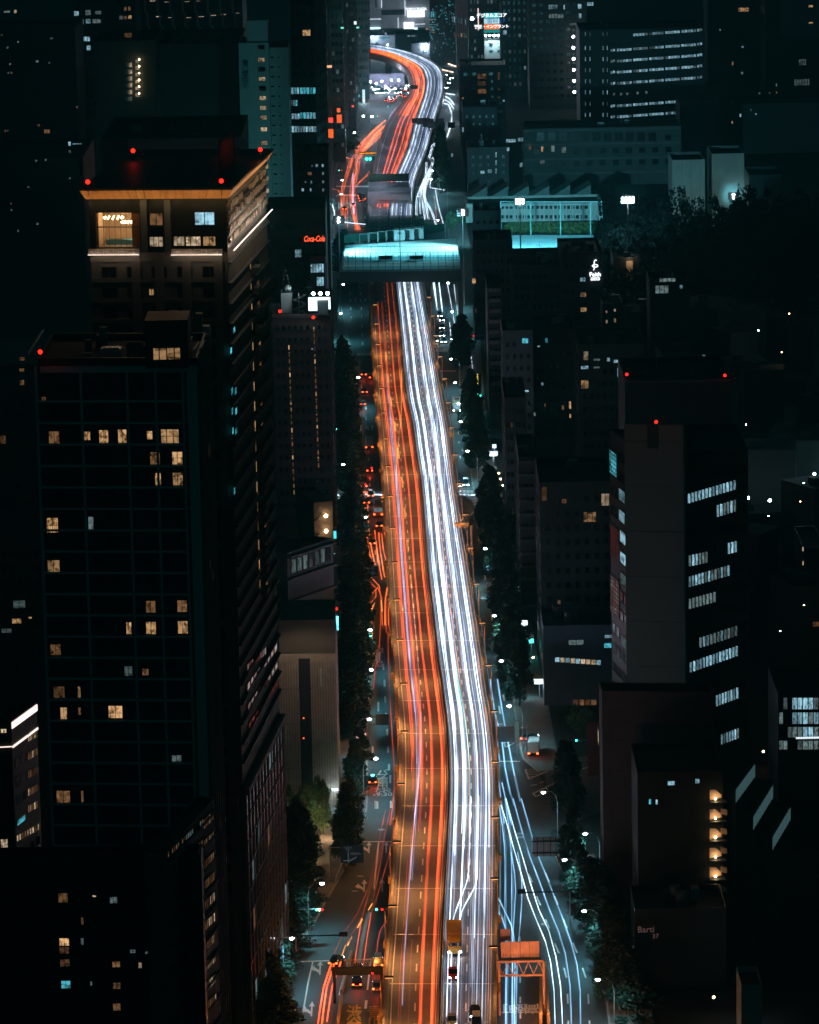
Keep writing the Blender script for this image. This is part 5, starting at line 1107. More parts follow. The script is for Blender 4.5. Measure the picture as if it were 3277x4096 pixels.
# side neon signs along the left kerb
def neon(k, x, y0, y1, zbase, w, mtl, label, txt=None, d=.35, tm=None, tsize=1):
    X, Y1 = zx(k, x, y1); X0, Y0 = zx(k, x, y0); p = G(X, Y1, zbase); zt = V(X0, Y0, p.y).z; r = empty('shop_sign', (p.x, p.y, zbase), 0, label, 'sign')
    MB().box(-w / 2, w / 2, -d, 0, 0, zt - zbase).build('sign_box', DSTEEL, r); MB().box(-w / 2 + .06, w / 2 - .06, -d - .04, -d - .01, .08, zt - zbase - .08).build('sign_face', mtl, r)
    if txt:
        n = len(txt)
        for i, ch in enumerate(txt): text('letter', ch, tsize, tm, r, (0, -d - .07, (zt - zbase) * (1 - (i + .5) / n)))
    return r
neon('I', 1660, 570, 640, 6, .9, E_TEAL, 'tall glowing cyan sign strip at the left kerb'); neon('I', 1657, 527, 543, 22, .7, E_RED, 'small red sign above the cyan strip') 
neon('I', 1652, 150, 190, 8, .8, emis('sign_teal', (.05, .6, .7), 2), 'teal hanging sign on the left kerb'); neon('G', 72, 362, 425, 8, 1.3, E_NEON, 'red hanging sign with dark characters on the left kerb', '酒場', tm=DARKW, tsize=1.2)
neon('G', 65, 60, 125, 9, 1.3, emis('sign_orange', (1, .32, .03), 2.2), 'orange hanging sign on the left kerb'); neon('G', 62, 138, 155, 9, 1.2, E_SCREEN, 'small white sign below the orange one'); neon('G', 85, 25, 45, 9, 1.3, E_GREEN, 'small green sign above the orange one')
neon('G', 70, 310, 355, 9, 1.4, E_GREEN, 'green and white sign above the red one')

# ---- far left and lower left
b = Bld('corner_tower', 'small tower at the left edge with white lit crown strips and warm windows', [(-40, 2890), (44, 2886), (146, 2812)], z=48, wall=mat('tower_brown', (.06, .045, .035), .6, .2, .3))
b.put(1, 'crown_strip', MB().box(0, 1, -.15, 0, 0, 1).mesh('crown_strip', emis('crown_white', (1, .8, .74), 1.6)), .1, b.z - 1.3, b.fr(1)[2] - .2, 1.1, .05)
b.put(1, 'crown_strip', bpy.data.meshes['crown_strip'], .1, b.z - 4.6, b.fr(1)[2] - .2, .35, .05); b.put(0, 'crown_strip', bpy.data.meshes['crown_strip'], 0, b.z - 4.4, b.fr(0)[2], .15, .05)
b.put(0, 'crown_soffit', MB().box(0, 1, -.15, 0, 0, 1).mesh('crown_soffit', goldm), 0, b.z - 1.2, b.fr(0)[2], .8, .05)
for y in (60, 150, 240, 328, 410): b.row(1, 'L', 134, y - 24 + 10, 184, y - 24 - 16, 40, 5, 'ddpd', .2)
for y in (505, ): b.row(1, 'L', 78, y + 40, 192, y - 22, 34, 9, 'pdp', .2)
b.row(1, 'L', 78, 650, 134, 620, 40, 5, 'p', .2); b.wins(1, 'L', [(80, 455, 125, 485, 't', 1)]); b.wins(0, 'L', [(2, 560, 40, 606, 'p', 2), (5, 650, 42, 695, 'p', 3), (0, 750, 40, 766, 'w', 2)])
b.grid(1, 4, 3.2, .5, .5, 'k', 6, 3); b.wins(0, 'I', [(2, 1105, 32, 1150, 'p', 2, 2)])
q_ = Bld('skewed_office_block', 'angular dark office block whose slanted facade shows a column of warm windows', [(650, 3428), (858, 3190), (790, 3180)], z=66, wall=mat('office_dark', (.08, .085, .09), .6, .2, .3))
for i in range(10):
    y = 440 + i * 100; q_.row(0, 'L', 1000 + i * 1.5, y + 28, 1050 + i * 1.5, y - 22, 50, 6, 'ddpd', .16)
q_.row(0, 'L', 822, 628, 1000, 458, 30, 18, 'ddke', .16); q_.row(0, 'L', 900, 650, 998, 560, 30, 8, 'ddkp', .16); q_.bands(0, 3.35, .35, .3, GREYW, q_.z - 2.0, 16, 5)
b = Bld('black_flat_block', 'unlit black flat roofed block filling the lower left corner', [(-60, 3432), (805, 3428)], z=64, depth=5, wall=BLACKW)
b.wins(0, 'L', [(286, 825, 336, 877, 'd'), (400, 945, 412, 985, 'd', 1), (290, 1048, 343, 1090, 'w'), (290, 1092, 343, 1128, 'd'), (398, 1048, 413, 1085, 'e', 1), (294, 1152, 347, 1192, 'd'), (300, 1258, 350, 1300, 't'), (552, 1163, 594, 1195, 'd'), (683, 1168, 700, 1200, 'p', 1), (555, 1268, 596, 1302, 'd'),
                (555, 1370, 596, 1410, 'd'), (788, 1002, 797, 1014, 't', 1), (817, 1000, 827, 1016, 't', 1), (795, 1072, 828, 1095, 'd'), (640, 1105, 670, 1125, 'e'), (715, 1115, 740, 1128, 'e'), (455, 838, 475, 848, 'p', 1), (540, 845, 580, 880, 'e'), (445, 1262, 455, 1285, 'e', 1)])
b.grid(0, 12, 3.3, .5, .5, 'k', 3, 5, cap=90)
# ---- left background
def many(b, f, k, n, x0, y0, x1, y1, w, h, kinds, seed):
    r = random.Random(seed)
    for i in range(n):
        x, y = r.uniform(x0, x1), r.uniform(y0, y1); b.win(f, k, x, y, x + w * r.uniform(.7, 1.3), y + h * r.uniform(.8, 1.2), r.choice(kinds), 1)
b = Bld('teal_stair_tower', 'tall pale teal tower with a column of small lit square windows', [(954, 172), (1074, 170)], D=1400, depth=22, wall=mat('tower_teal', (.26, .42, .42), .75, .12, .2)); TT = b
for i in range(18):
    y = (258, 330, 385, 440, 495, 550, 606, 662, 730, 808, 880, 945, 1014, 1083, 1157)[i] if i < 15 else None
    if y is None: break
    b.win(0, 'A', 1481 + i * 2.1, y, 1522 + i * 2.1, y + 26, 'k' if i in (0, 2, 4) else 'p', 2, 2)
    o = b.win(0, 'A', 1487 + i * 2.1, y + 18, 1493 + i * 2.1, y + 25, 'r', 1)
b.put(0, 'stepped_top', MB().box(0, 1, 0, 14, 0, 1).mesh('stepped_top', MATS['tower_teal']), b.fr(0)[2] * .28, b.z - .9, b.fr(0)[2] * .7, 8, -.5)
for i, ch in enumerate('青山学院大'): 
    u, z = b.uv(0, *zx('A', 1410, 365 + i * 33)); b.put(0, 'letter', MB().box(0, 1, -.1, 0, 0, 1).mesh('x', DARKW), u, z, .01, .01, 0) if False else None
    a_, d_, L_ = b.fr(0); p = a_ + d_ * u - b.o; text('letter', ch, 2.4, mat('letter_dark', (.03, .09, .09), .6, 0), b.root, (p.x, p.y - .12, z))
b = Bld('stepped_tower_wing', 'narrower ribbed wing on the right side of the teal tower', [(1077, 190), (1150, 168)], D=1402, depth=24, wall=mat('wing_teal', (.22, .36, .37), .75, .12, .2))
for i in range(17): b.win(0, 'A', 1553 + i * 1.7, 325 + i * 56, 1573 + i * 1.7, 333 + i * 56, 'k', 1); b.win(0, 'A', 1597 + i * 1.6, 325 + i * 56, 1606 + i * 1.6, 333 + i * 56, 'k', 1)
b.piers(0, [0.2, 3.4, 4.2], .25, .6, MATS['tower_teal'])
for dz in (0,): lamp('SPOT', 'facade_light', (TT.P[0].x + 12, TT.P[0].y - 90, 6), 260000, (.22, .85, .9), size=3, spot=1.1, target=(TT.P[0].x + 6, TT.P[0].y, 55))
b = Bld('office_tower', 'dark office tower with five bright teal window bands right of the teal tower', [(1158, -40), (1255, -40), (1300, -60)], D=1460, wall=BLACKW)
b.row(0, 'A', 1658, 500, 1722, 500, 42, 4, 'tc', .1); b.row(0, 'A', 1658, 572, 1712, 572, 38, 4, 'tce', .1); b.row(0, 'A', 1660, 650, 1725, 650, 36, 4, 'c', .1); b.row(0, 'A', 1660, 722, 1725, 722, 40, 4, 'c', .1)
b.row(0, 'B', 0, 750, 138, 750, 62, 5, 'ct', .1); b.row(0, 'B', 0, 965, 138, 965, 60, 5, 'ct', .1); b.row(0, 'B', 0, 1085, 145, 1085, 55, 6, 'c', .1); b.wins(0, 'B', [(20, 252, 96, 310, 'w', 3)]); b.grid(0, 5, 4, .8, .5, 'k', 2, 30); b.grid(1, 6, 4, .3, .5, 'kke', 2, 30)
b = Bld('hotel_block', 'dark block with small scattered white windows above the red neon script', [zx('C', -60, 232), zx('C', 245, 230)], D=1330, depth=22, wall=DARKW)
b.wins(0, 'C', [(135, 335, 158, 362, 'c'), (188, 335, 206, 362, 'c'), (98, 340, 112, 362, 'e', 1), (66, 403, 104, 432, 'd'), (190, 403, 208, 430, 'e', 1), (92, 478, 105, 505, 'c', 1), (40, 480, 56, 500, 'e', 1), (192, 475, 210, 502, 'e', 1), (14, 543, 35, 572, 'c'), (86, 543, 100, 573, 'c', 1), (192, 545, 210, 572, 'e', 1), (46, 620, 60, 645, 'e', 1), (195, 618, 212, 645, 'e', 1)]); b.grid(0, 6, 3.2, .4, .45, 'k', 2, 6); b.clutter(4, 31); b.wins(0, 'B', [])
b = Bld('neon_sign_building', 'dark low office building carrying the red neon script near its top corner', [(1062, 838), (1300, 815)], D=1290, depth=30, wall=BLACKW)
u, z = b.uv(0, *zx('C', 122, 980)); a_, d_, L_ = b.fr(0); p = a_ + d_ * u
sg = empty('neon_sign', (p.x, p.y - .6, z), 0, 'red neon script sign reading Coca-Cola on the dark building', 'sign')
text('lettering', 'Coca-Cola', 2.2, E_NEON, sg, (0, 0, 0), ext=.12, sx=.66, sy=1.1, shear=.35, bold=.03); MB().box(-2.5, 2.5, .15, .25, -1.0, 1.0).build('backing_board', DSTEEL, sg)
b.wins(0, 'E', [(1453, 118, 1488, 160, 'c', 3), (1128, 300, 1140, 330, 'd', 1)]); b.grid(0, 8, 3.8, .7, .4, 'k', 3, 5)
b = Bld('bright_corner_shop', 'slim building corner with two brilliantly lit floors at the left kerb', [(1240, 1045), (1299, 1040)], D=1270, depth=18, wall=DARKW)
b.wins(0, 'E', [(1528, 188, 1600, 236, 'c', 5), (1560, 253, 1598, 302, 'c', 3)])
for i, (x0, y0, x1, y1, D_, nm, lb) in enumerate(((560, 180, 960, 175, 1500, 'dark_block', 'huge unlit dark block left of the teal tower'), (400, 560, 965, 545, 1240, 'dark_block', 'low dark roofs with pale edges behind the crown tower'))):
    b = Bld(nm, lb, [(x0, y0), (x1, y1)], D=D_, depth=60, wall=DARKW if i else BLACKW); b.clutter(8, 40 + i)
    if i: b.put(0, 'roof_edge', MB().box(0, 1, -.3, 0, 0, 1).mesh('roof_edge', GREYW), 8, b.z - 3, 34, 3, .02)
for i in range(6):
    y = 340 + i * 40; b0 = None
b = Bld('stair_block', 'dark block with a lit spiral of curved stair landings at upper left', [(370, 165), (620, 160)], D=1480, depth=40, wall=DARKW)
for i in range(6):
    y = 340 + i * 39; b.win(0, 'A', 778, y, 803, y + 22, 'p', 1); 
    u, z = b.uv(0, *zx('A', 748, y + 42)); a_, d_, L_ = b.fr(0); p = a_ + d_ * u - b.o
    m = MB(); n = 8
    for j in range(n): t0, t1 = math.pi * (.9 - .6 * j / n), math.pi * (.9 - .6 * (j + 1) / n); m.face([(p.x + 1.4 * math.cos(t0), p.y - .5 - 1.2 * math.sin(t0), z), (p.x + 1.4 * math.cos(t1), p.y - .5 - 1.2 * math.sin(t1), z), (p.x + 1.4 * math.cos(t1), p.y - .5 - 1.2 * math.sin(t1), z + 1.4), (p.x + 1.4 * math.cos(t0), p.y - .5 - 1.2 * math.sin(t0), z + 1.4)])
    m.build('stair_landing', WHITEW, b.root); q = p + b.o; MB().ball((p.x + 3.2, p.y - .6, z + 2.4), .25, 0, 6, 4).build('landing_lamp', E_WARM, b.root); lamp('POINT', 'landing_light', (q.x + 1.5, q.y - 2.5, z + 2.6), 40, (1, .72, .42), size=.2)
b.wins(0, 'A', [(715, 188, 760, 216, 'd')])
b = Bld('finned_hall', 'large building with tall pale vertical fins at the top left', [(528, -150), (965, -150)], D=2150, depth=60, wall=mat('fin_wall', (.04, .055, .06), .6, .2, .2))
for i in range(9):
    x = 765 + i * 72; u, _ = b.uv(0, *zx('A', x, 100))
    for (ya, yb, dx) in ((-20, 70, 0), (70, 150, 1), (150, 238, 2)):
        zt_ = b.uv(0, *zx('A', x, ya))[1]; z0_ = max(0.2, b.uv(0, *zx('A', x, yb))[1]); b.put(0, 'fin', MB().box(-.5, .5, -2.2, 0, 0, 1).mesh('fin', PALEW) if i == 0 and dx == 0 else FIN, u + dx, z0_, 1, zt_ - z0_, .05)
        if i == 0 and dx == 0: FIN = bpy.data.meshes['fin']
for (x, y) in ((860, 2), (945, 8), (1060, 5), (1120, 3), (895, 92), (965, 97), (1070, 98), (1140, 92), (1210, 85), (1268, 80), (1345, 72)): b.win(0, 'A', x, y, x + 34, y + 5, 'p', 1)
b.row(0, 'A', 780, 195, 1020, 205, 30, 14, 'ecek', .3); b.row(0, 'A', 1320, 178, 1385, 178, 30, 3, 'wct', .3); b.wins(0, 'A', [(740, 185, 757, 212, 'w', 1)])
fp = G(*zx('A', 940, 240), 3); lamp('POINT', 'plaza_light', (fp.x, fp.y - 12, 9), 6000, (.45, .9, 1), size=1)
for x in (905, 922, 948, 972, 998): q = G(*zx('A', x, 265 - (x % 3) * 12), 5); o = MB().ball((0, 0, 0), .45, 0, 6, 4).build('plaza_lamp', E_WHITE, None, q); tag(o, 'white globe lamp under the finned hall', 'lamp', 'globe lamps under the finned hall')
b = Bld('office_block', 'dim office block with blue lit rooms at the far upper left', [(290, -60), (540, -60)], D=2050, depth=40, wall=DARKW)
b.wins(0, 'A', [(425, 62, 455, 92, 'c', 2), (490, 55, 523, 88, 'e'), (545, 60, 585, 82, 'e'), (712, 38, 730, 62, 'd', 1), (737, 36, 752, 60, 'w', 1), (425, 110, 485, 140, 'e', 3), (492, 106, 522, 135, 'c', 1), (530, 108, 583, 133, 'e', 2), (685, 88, 710, 112, 'e', 1), (735, 86, 757, 110, 'w', 1), (712, 90, 730, 112, 'd', 1), (430, 210, 465, 240, 'c', 2), (467, 208, 520, 238, 'c', 3), (430, 262, 460, 292, 'c', 2), (497, 258, 523, 290, 'c', 1)])
b.grid(0, 9, 4, .6, .5, 'k', 2, 6)
b = Bld('dark_apartment', 'near black building with a few dim lights at the left edge, top', [(-60, 120), (300, 118)], D=1900, depth=50, wall=BLACKW)
b.wins(0, 'A', [(80, 55, 96, 75, 'p', 1), (20, 60, 60, 72, 'e')]); many(b, 0, 'A', 9, 0, 130, 330, 420, 14, 12, 'eecd', 5)
b = Bld('dark_apartment', 'near black building left of the crown tower with a dim warm window', [(-60, 640), (330, 640)], D=1500, depth=60, wall=BLACKW)
b.wins(0, 'A', [(252, 742, 290, 767, 'd'), (392, 812, 408, 838, 'c', 1), (415, 823, 472, 830, 'c', 4), (395, 862, 408, 880, 'e', 1)]); many(b, 0, 'A', 12, 0, 560, 440, 1350, 12, 12, 'eed', 8)
for i, (x0, yt, x1, D_, z_) in enumerate(((-80, 1560, 190, 1100, 0), (-80, 2150, 170, 900, 0))):
    b = Bld('dark_apartment', ['dark flats left of the mullioned tower with stacked small balconies', 'dark flats at the left edge with an orange lit room'][i], [(x0, yt), (x1, yt)], D=D_, depth=40, wall=BLACKW)
    if i == 0: b.wins(0, 'E', [(96, 650, 122, 668, 'd', 3), (96, 705, 120, 722, 'd', 3), (98, 762, 120, 790, 'd', 3), (0, 1035, 30, 1080, 'd')])
    else: b.wins(0, 'I', [(57, 583, 108, 610, 'w'), (140, 575, 157, 584, 'w', 1), (62, 492, 128, 535, 'e'), (5, 632, 60, 655, 'e')])
    b.grid(0, 7, 3.1, .5, .5, 'k', 2, 10)

# ---- centre: Shibuya end of the road
def slab(label, x0, x1, D, wall, depth, seed, lit='eckk', n=3, yt=-200, xb=None, name='office_tower', face=None):
    pts = [(x0, yt), (x1, yt)]
    b = Bld(name, label, pts, D=D, depth=depth, wall=wall); return b
for i, (x0, x1, D_, w_, dp, n_, kd) in enumerate(((1262, 1300, 1780, BLACKW, 90, 9, 'kkkkkee'), (1300, 1367, 1900, mat('slab_teal', (.05, .10, .11), .35, .2, .2), 100, 10, 'kkkek'), (1367, 1413, 2020, BLACKW, 110, 11, 'kkketc'), (1413, 1468, 2160, mat('slab_grey', (.08, .12, .13), .35, .2, .2), 120, 12, 'kkkecw'))):
    b = Bld('street_tower', ['first dark slab tower left of the far curve, counted from the left', 'second slab tower, teal sided, left of the far curve', 'third dark slab tower left of the far curve', 'fourth slab tower, closest to the far curve'][i], [(x0, -120), (x1, -120)], D=D_, depth=dp, wall=w_)
    b.grid(1, n_, 4, .55, .5, kd, 2, 4, cap=260); b.grid(0, 4, 4, .7, .5, 'kkkkkke', 2, 4, cap=120); b.bands(1, 4, .4, .3, GREYW)
for (k, x0, y0, x1, y1, c) in (('B', 245, 1110, 290, 1190, (1, .13, .02)), ('B', 318, 985, 362, 1060, (1, .12, .03)), ('B', 318, 930, 350, 970, (1, .14, .03)), ('B', 245, 1010, 288, 1060, (.9, .08, .05)), ('B', 232, 560, 278, 585, (1, .5, .25)), ('B', 540, 770, 562, 940, (.6, .85, 1)), ('B', 570, 935, 595, 1000, (.8, .9, 1)), ('B', 537, 1010, 552, 1085, (.7, .9, 1)), ('B', 505, 1055, 520, 1105, (.5, .95, 1)), ('B', 445, 905, 468, 925, (1, .1, .08)), ('B', 350, 230, 380, 248, (.2, .9, .7)), ('B', 485, 228, 512, 245, (.3, .9, .8)), ('B', 465, 180, 490, 212, (.8, .95, 1)), ('B', 500, 815, 516, 835, (.1, 1, .9)), ('B', 540, 855, 560, 880, (.9, .95, 1))):
    X0, Y0 = zx(k, x0, y0); X1, Y1 = zx(k, x1, y1); D_ = 1775 if x0 < 300 else 1890 if x0 < 400 else 2010 if x0 < 500 else 2150
    a = V(X0, Y1, D_ - 6); c2 = V(X1, Y0, D_ - 6); r = empty('shop_sign', (a.x, a.y, a.z), 0, 'glowing shop sign on the towers left of the far curve', 'sign', 'shop signs left of the far curve')
    MB().box(0, c2.x - a.x, 0, .5, 0, c2.z - a.z).build('sign_box', DSTEEL, r); MB().box(.1, c2.x - a.x - .1, -.05, -.01, .1, c2.z - a.z - .1).build('sign_face', emis('sgn_%d_%d' % (x0, y0), c, 1.6), r)
    lamp('POINT', 'sign_light', ((a.x + c2.x) / 2, a.y - 4, (a.z + c2.z) / 2), 700, c, size=1)
MALL = mat('mall_panel', (.42, .43, .46), .7, .12, .05)
b = Bld('shopping_centre', 'pale panelled shopping centre with white signs closing the road at the top', [(1440, -150), (1716, -150)], D=2480, depth=40, wall=MALL)
for (x0, y0, x1, y1) in ((583, 70, 703, 160), (703, 80, 840, 82), (705, 128, 842, 212), (588, 165, 700, 240), (852, 148, 905, 190), (850, 0, 905, 55)): 
    if y1 - y0 > 5: b.win(0, 'B', x0, y0, x1, y1, 'k', 1, name='recess') if False else None
pan = MB().box(0, 1, -.8, 0, 0, 1).mesh('facade_panel', MALL); lit_ = MB().box(0, 1, -.9, 0, 0, 1).mesh('light_strip', emis('strip_cool', (.75, .88, 1), 1.5)); drk = MB().box(0, 1, -.3, 0, 0, 1).mesh('dark_recess_panel', DARKW)
def onb(face, nm, k, x0, y0, x1, y1, me_, offs=.03):
    X0, Y0 = zx(k, x0, y0); X1, Y1 = zx(k, x1, y1); ym = (Y0 + Y1) / 2; a0 = b.uv(face, X0, ym)[0]; a1 = b.uv(face, X1, ym)[0]; z1_ = b.uv(face, (X0 + X1) / 2, Y0)[1]; z0_ = b.uv(face, (X0 + X1) / 2, Y1)[1]
    return b.put(face, nm, me_, a0, z0_, a1 - a0, z1_ - z0_, offs)
for t in ((583, 72, 702, 158), (590, 168, 700, 238), (708, 130, 842, 214), (712, 0, 840, 78), (584, 0, 648, 64), (860, 150, 1080, 212), (915, 0, 1085, 60)): onb(0, 'facade_panel', 'B', *t, pan)
for t in ((704, 82, 905, 126), (650, 0, 663, 64), (590, 241, 1085, 300)): onb(0, 'dark_recess_panel', 'B', *t, drk)
for t in ((577, 70, 583, 230), (701, 0, 707, 65), (845, 150, 850, 240), (904, 0, 910, 135), (590, 160, 700, 165), (985, 203, 1080, 208)): onb(0, 'light_strip', 'B', *t, lit_, .2)
onb(0, 'screen', 'B', 925, 85, 1075, 144, MB().box(0, 1, -1, 0, 0, 1).mesh('screen', emis('screen_bright', (.8, .88, 1), 2.6)), 1.2); onb(0, 'screen', 'B', 895, 188, 985, 245, bpy.data.meshes['screen'], 1.2)
onb(0, 'sign_strip', 'B', 603, 233, 695, 248, MB().box(0, 1, -1, 0, 0, 1).mesh('sign_strip', emis('sign_ice', (.6, .95, 1), 2.6)), 1.2); onb(0, 'sign_strip', 'B', 985, 235, 1015, 250, bpy.data.meshes['sign_strip'], 1.2)
u, z = b.uv(0, *zx('B', 1000, 74)); a_, d_, L_ = b.fr(0); p = a_ + d_ * u - b.o; text('lettering', 'TOKYU PLAZA', 1.9, emis('letter_white', (.9, .95, 1), 3), b.root, (p.x, p.y - 2, z), sx=.95, bold=.03, ext=.1)
for t in ((577, 255, 643, 298), (705, 255, 785, 298), (805, 250, 905, 280), (1075, 240, 1105, 272)): b.row(0, 'B', t[0], t[1], t[2], t[1], t[3] - t[1], 5, 'wp', .15)
mp_ = (b.P[0] + b.P[1]) / 2
for x, z_, pw in ((-14, 8, 3000), (0, 14, 4500), (12, 8, 4000), (20, 18, 3500)): lamp('POINT', 'mall_light', (mp_.x + x, mp_.y - 34, z_), pw, (.72, .84, 1), size=2)
# low grey structures and piers below the curve
for i, (x0, y0, x1, y1, z_, dp) in enumerate(((585, 305, 820, 300, 11, 18), (820, 290, 1180, 288, 13, 20), (960, 372, 1120, 368, 12, 16), (600, 395, 840, 390, 6, 14))):
    b = Bld('station_block', ['low grey station roof left below the shopping centre', 'wide low roof below the white screens', 'small grey house in the bend of the road', 'low grey wall block at the left start of the curve'][i], [zx('B', x0, y0), zx('B', x1, y1)], z=z_, depth=dp, wall=mat('station_grey', (.26, .27, .31), .7, .25, .1)); b.clutter(4, 60 + i)
    if i in (0, 1): b.row(0, 'B', x0 + 100, y0 + 12, x0 + 190, y0 + 12, 14, 6, 'tce', .1)
# viaduct face below the curve: lilac grey walls and a pier
for i, (x0, y0, x1, y1, z_) in enumerate(((602, 640, 900, 640, 7),)):
    b = Bld('retaining_wall', 'lilac grey low wall under the far curve behind the jammed cars', [zx('B', x0, y0), zx('B', x1, y1)], z=z_, depth=3, wall=mat('wall_lilac', (.34, .34, .42), .7, .2, .1), cat='wall')
for x in range(5):
    p = G(*zx('B', 560 + x * 70, 620 - x * 4), 9); lamp('POINT', 'street_light', (p.x, p.y - 10, 8), 4200, (.62, .70, 1), size=.6)
for (x, y) in ((640, 760), (760, 770), (860, 790), (680, 850), (1290, 650), (1290, 760), (1300, 900), (520, 1150), (600, 1000), (1080, 420), (1150, 480), (750, 350), (640, 340)):
    p = G(*zx('B', x, y), 9); lamp('POINT', 'street_light', (p.x, p.y, 10), 4500, (.60, .82, 1), size=.6)
glb = MB().ball((0, 0, 0), .42, 0, 6, 4).mesh('globe_lamp', E_WHITE)
for i, (x, y) in enumerate(((843, 55), (712, 225), (860, 375), (757, 388), (1067, 375), (1055, 495), (1103, 520), (1090, 238), (1055, 238), (708, 700), (790, 690), (852, 690), (740, 745), (660, 720), (912, 760), (640, 770), (610, 705), (760, 760), (820, 765), (470, 1145), (620, 1005), (548, 1000))):
    q = G(*zx('B', x, y), 6); o = inst('globe_lamp', glb, None, q); tag(o, 'small white street light at the far end of the road', 'lamp', 'far white street lights')
# towers right of the mall
b = Bld('dotted_tower', 'dark tower sprinkled with teal window dots right of the shopping centre', [(1718, -150), (1760, -150), (1826, -120)] if False else [(1716, -150), (1822, -150)], D=2330, depth=40, wall=BLACKW)
many(b, 0, 'B', 90, 1118, 0, 1330, 470, 8, 9, 'tttec', 14); b.row(0, 'B', 1115, 95, 1175, 90, 60, 4, 'cte', .2)
for i in range(6): b.row(0, 'B', 1118, 160 + i * 22, 1172, 160 + i * 22, 14, 5, 'ctekw', .2)
b = Bld('ribbed_tower', 'tall grey ribbed tower beside the dotted one', [(1822, -150), (1905, -150)], D=2280, depth=40, wall=mat('rib_grey', (.20, .20, .22), .6, .2, .1)); b.piers(0, [i * 1.05 for i in range(12)], .35, .6, mat('rib_pale', (.42, .42, .46), .5, .1, .3), 0, b.z)
b.row(0, 'B', 1310, 130, 1440, 160, 60, 8, 'ecke', .15); b.row(0, 'B', 1330, 280, 1440, 285, 40, 8, 'wdek', .15)
b = Bld('dark_tower', 'dark tower behind the coloured billboard', [(1870, -150), (1990, -150)], D=2240, depth=30, wall=DARKW); b.grid(0, 8, 4, .6, .5, 'kkkkke', 2, 8, cap=150)
b = Bld('billboard_house', 'small pale house with three windows carrying the coloured billboard', [zx('B', 1592, 350), zx('B', 1724, 350)], D=1990, depth=14, wall=mat('house_pale', (.45, .55, .58), .7, .1, .3))
b.wins(0, 'B', [(1632, 372, 1662, 400, 'k'), (1632, 432, 1665, 452, 'k'), (1703, 430, 1722, 450, 'k', 1)])
a = V(*zx('B', 1588, 282), 1992); c = V(*zx('B', 1722, 108), 1992); W_, H_ = c.x - a.x, c.z - a.z
r = empty('roof_billboard', (a.x, a.y, a.z), 0, 'teal and orange billboard with Japanese characters on the pale house', 'billboard')
MB().box(0, W_, 0, .5, 0, H_).build('board', DSTEEL, r)
for (f0, f1, c_, s_) in ((.72, 1, (.03, .55, .62), 1.3), (.45, .71, (.45, .75, .85), 1.5), (.17, .44, (1, .2, .04), 1.4), (0, .16, (.02, .35, .33), 1.0)): MB().box(.1, W_ - .1, -.06, -.02, H_ * f0 + .03, H_ * f1 - .03).build('poster_band', emis('bb%s' % f0, c_, s_), r)
text('lettering', 'デジタルスコア', 2.0, MATS['letter_white'], r, (W_ / 2, -.12, H_ * .86), ext=.02, bold=.04); text('lettering', '矯正・インプラント', 1.75, MATS['letter_white'], r, (W_ / 2, -.12, H_ * .30), ext=.02, bold=.04); text('lettering', '歯科 5F', 2.6, emis('letter_navy', (.02, .08, .4), 1), r, (W_ / 2 + 2, -.12, H_ * .58), ext=.02)
for i in range(4): MB().ball((W_ * (.1 + .26 * i), -1.5, -1.2), .5, 0, 6, 4).build('floodlamp', E_WHITE, r)
lamp('POINT', 'billboard_light', (a.x + W_ / 2, a.y - 6, a.z - 2), 6000, (.7, .95, 1), size=1)
q = V(*zx('B', 1485, 158), 2200); o = inst('globe_lamp', glb, None, q, (2, 2, 2)); tag(o, 'single bright white light high on the dark tower left of the billboard', 'lamp')
for i, (x0, x1, y0, y1) in enumerate(((1536, 1542, 70, 260),)):
    a, c = V(*zx('B', x0, y1), 2225), V(*zx('B', x1, y0), 2225); o = MB().box(0, c.x - a.x, 0, .5, 0, c.z - a.z).build('light_strip', emis('strip_cream', (1, .75, .65), 1.6), None, a); tag(o, 'upright cream light strip left of the billboard', 'light strip')

# ---- right hand street side, far to near
def rbld(label, x0, y, x1, D, depth, wall, wins_=(), gr=None, clut=3, name='building', dark='k'):
    b = Bld(name, label, [(x0, y), (x1, y)], D=D, depth=depth, wall=wall); b.clutter(clut, int(x0))
    for k, L in wins_: b.wins(0, k, L)
    if gr: b.grid(0, gr[0], gr[1], gr[2], gr[3], gr[4] if len(gr) > 4 else 'k', 2, 4, cap=gr[5] if len(gr) > 5 else 120); b.grid(3, 6, gr[1], .5, .5, 'kkkke', 2, 4, cap=60)
    return b
b = rbld('dark building right of the far curve with three warm lit stair rooms', 1838, 262, 2022, 1950, 30, DARKW, [('B', [(1530, 632, 1612, 680, 'd', 2), (1530, 695, 1612, 740, 'd', 2), (1530, 762, 1612, 808, 'd', 2), (1706, 640, 1725, 690, 'd', 1), (1400, 838, 1414, 852, 'w', 1)]), ('D', [(55, 375, 66, 385, 'd', 1), (55, 458, 66, 470, 'd', 1), (55, 500, 66, 512, 'd', 1), (80, 518, 90, 528, 'c', 1)])], (5, 3.4, .5, .45))
b = rbld('grey blue flats right of the far road with plain walls', 1850, 430, 1990, 1850, 25, mat('flats_teal', (.05, .09, .10), .7, .2, .2), [('B', [(1398, 1095, 1415, 1140, 'c', 1)]), ('C', [(1305, 240, 1322, 275, 'c', 1), (1553, 250, 1590, 275, 'c', 2)])], (5, 3.3, .35, .4))
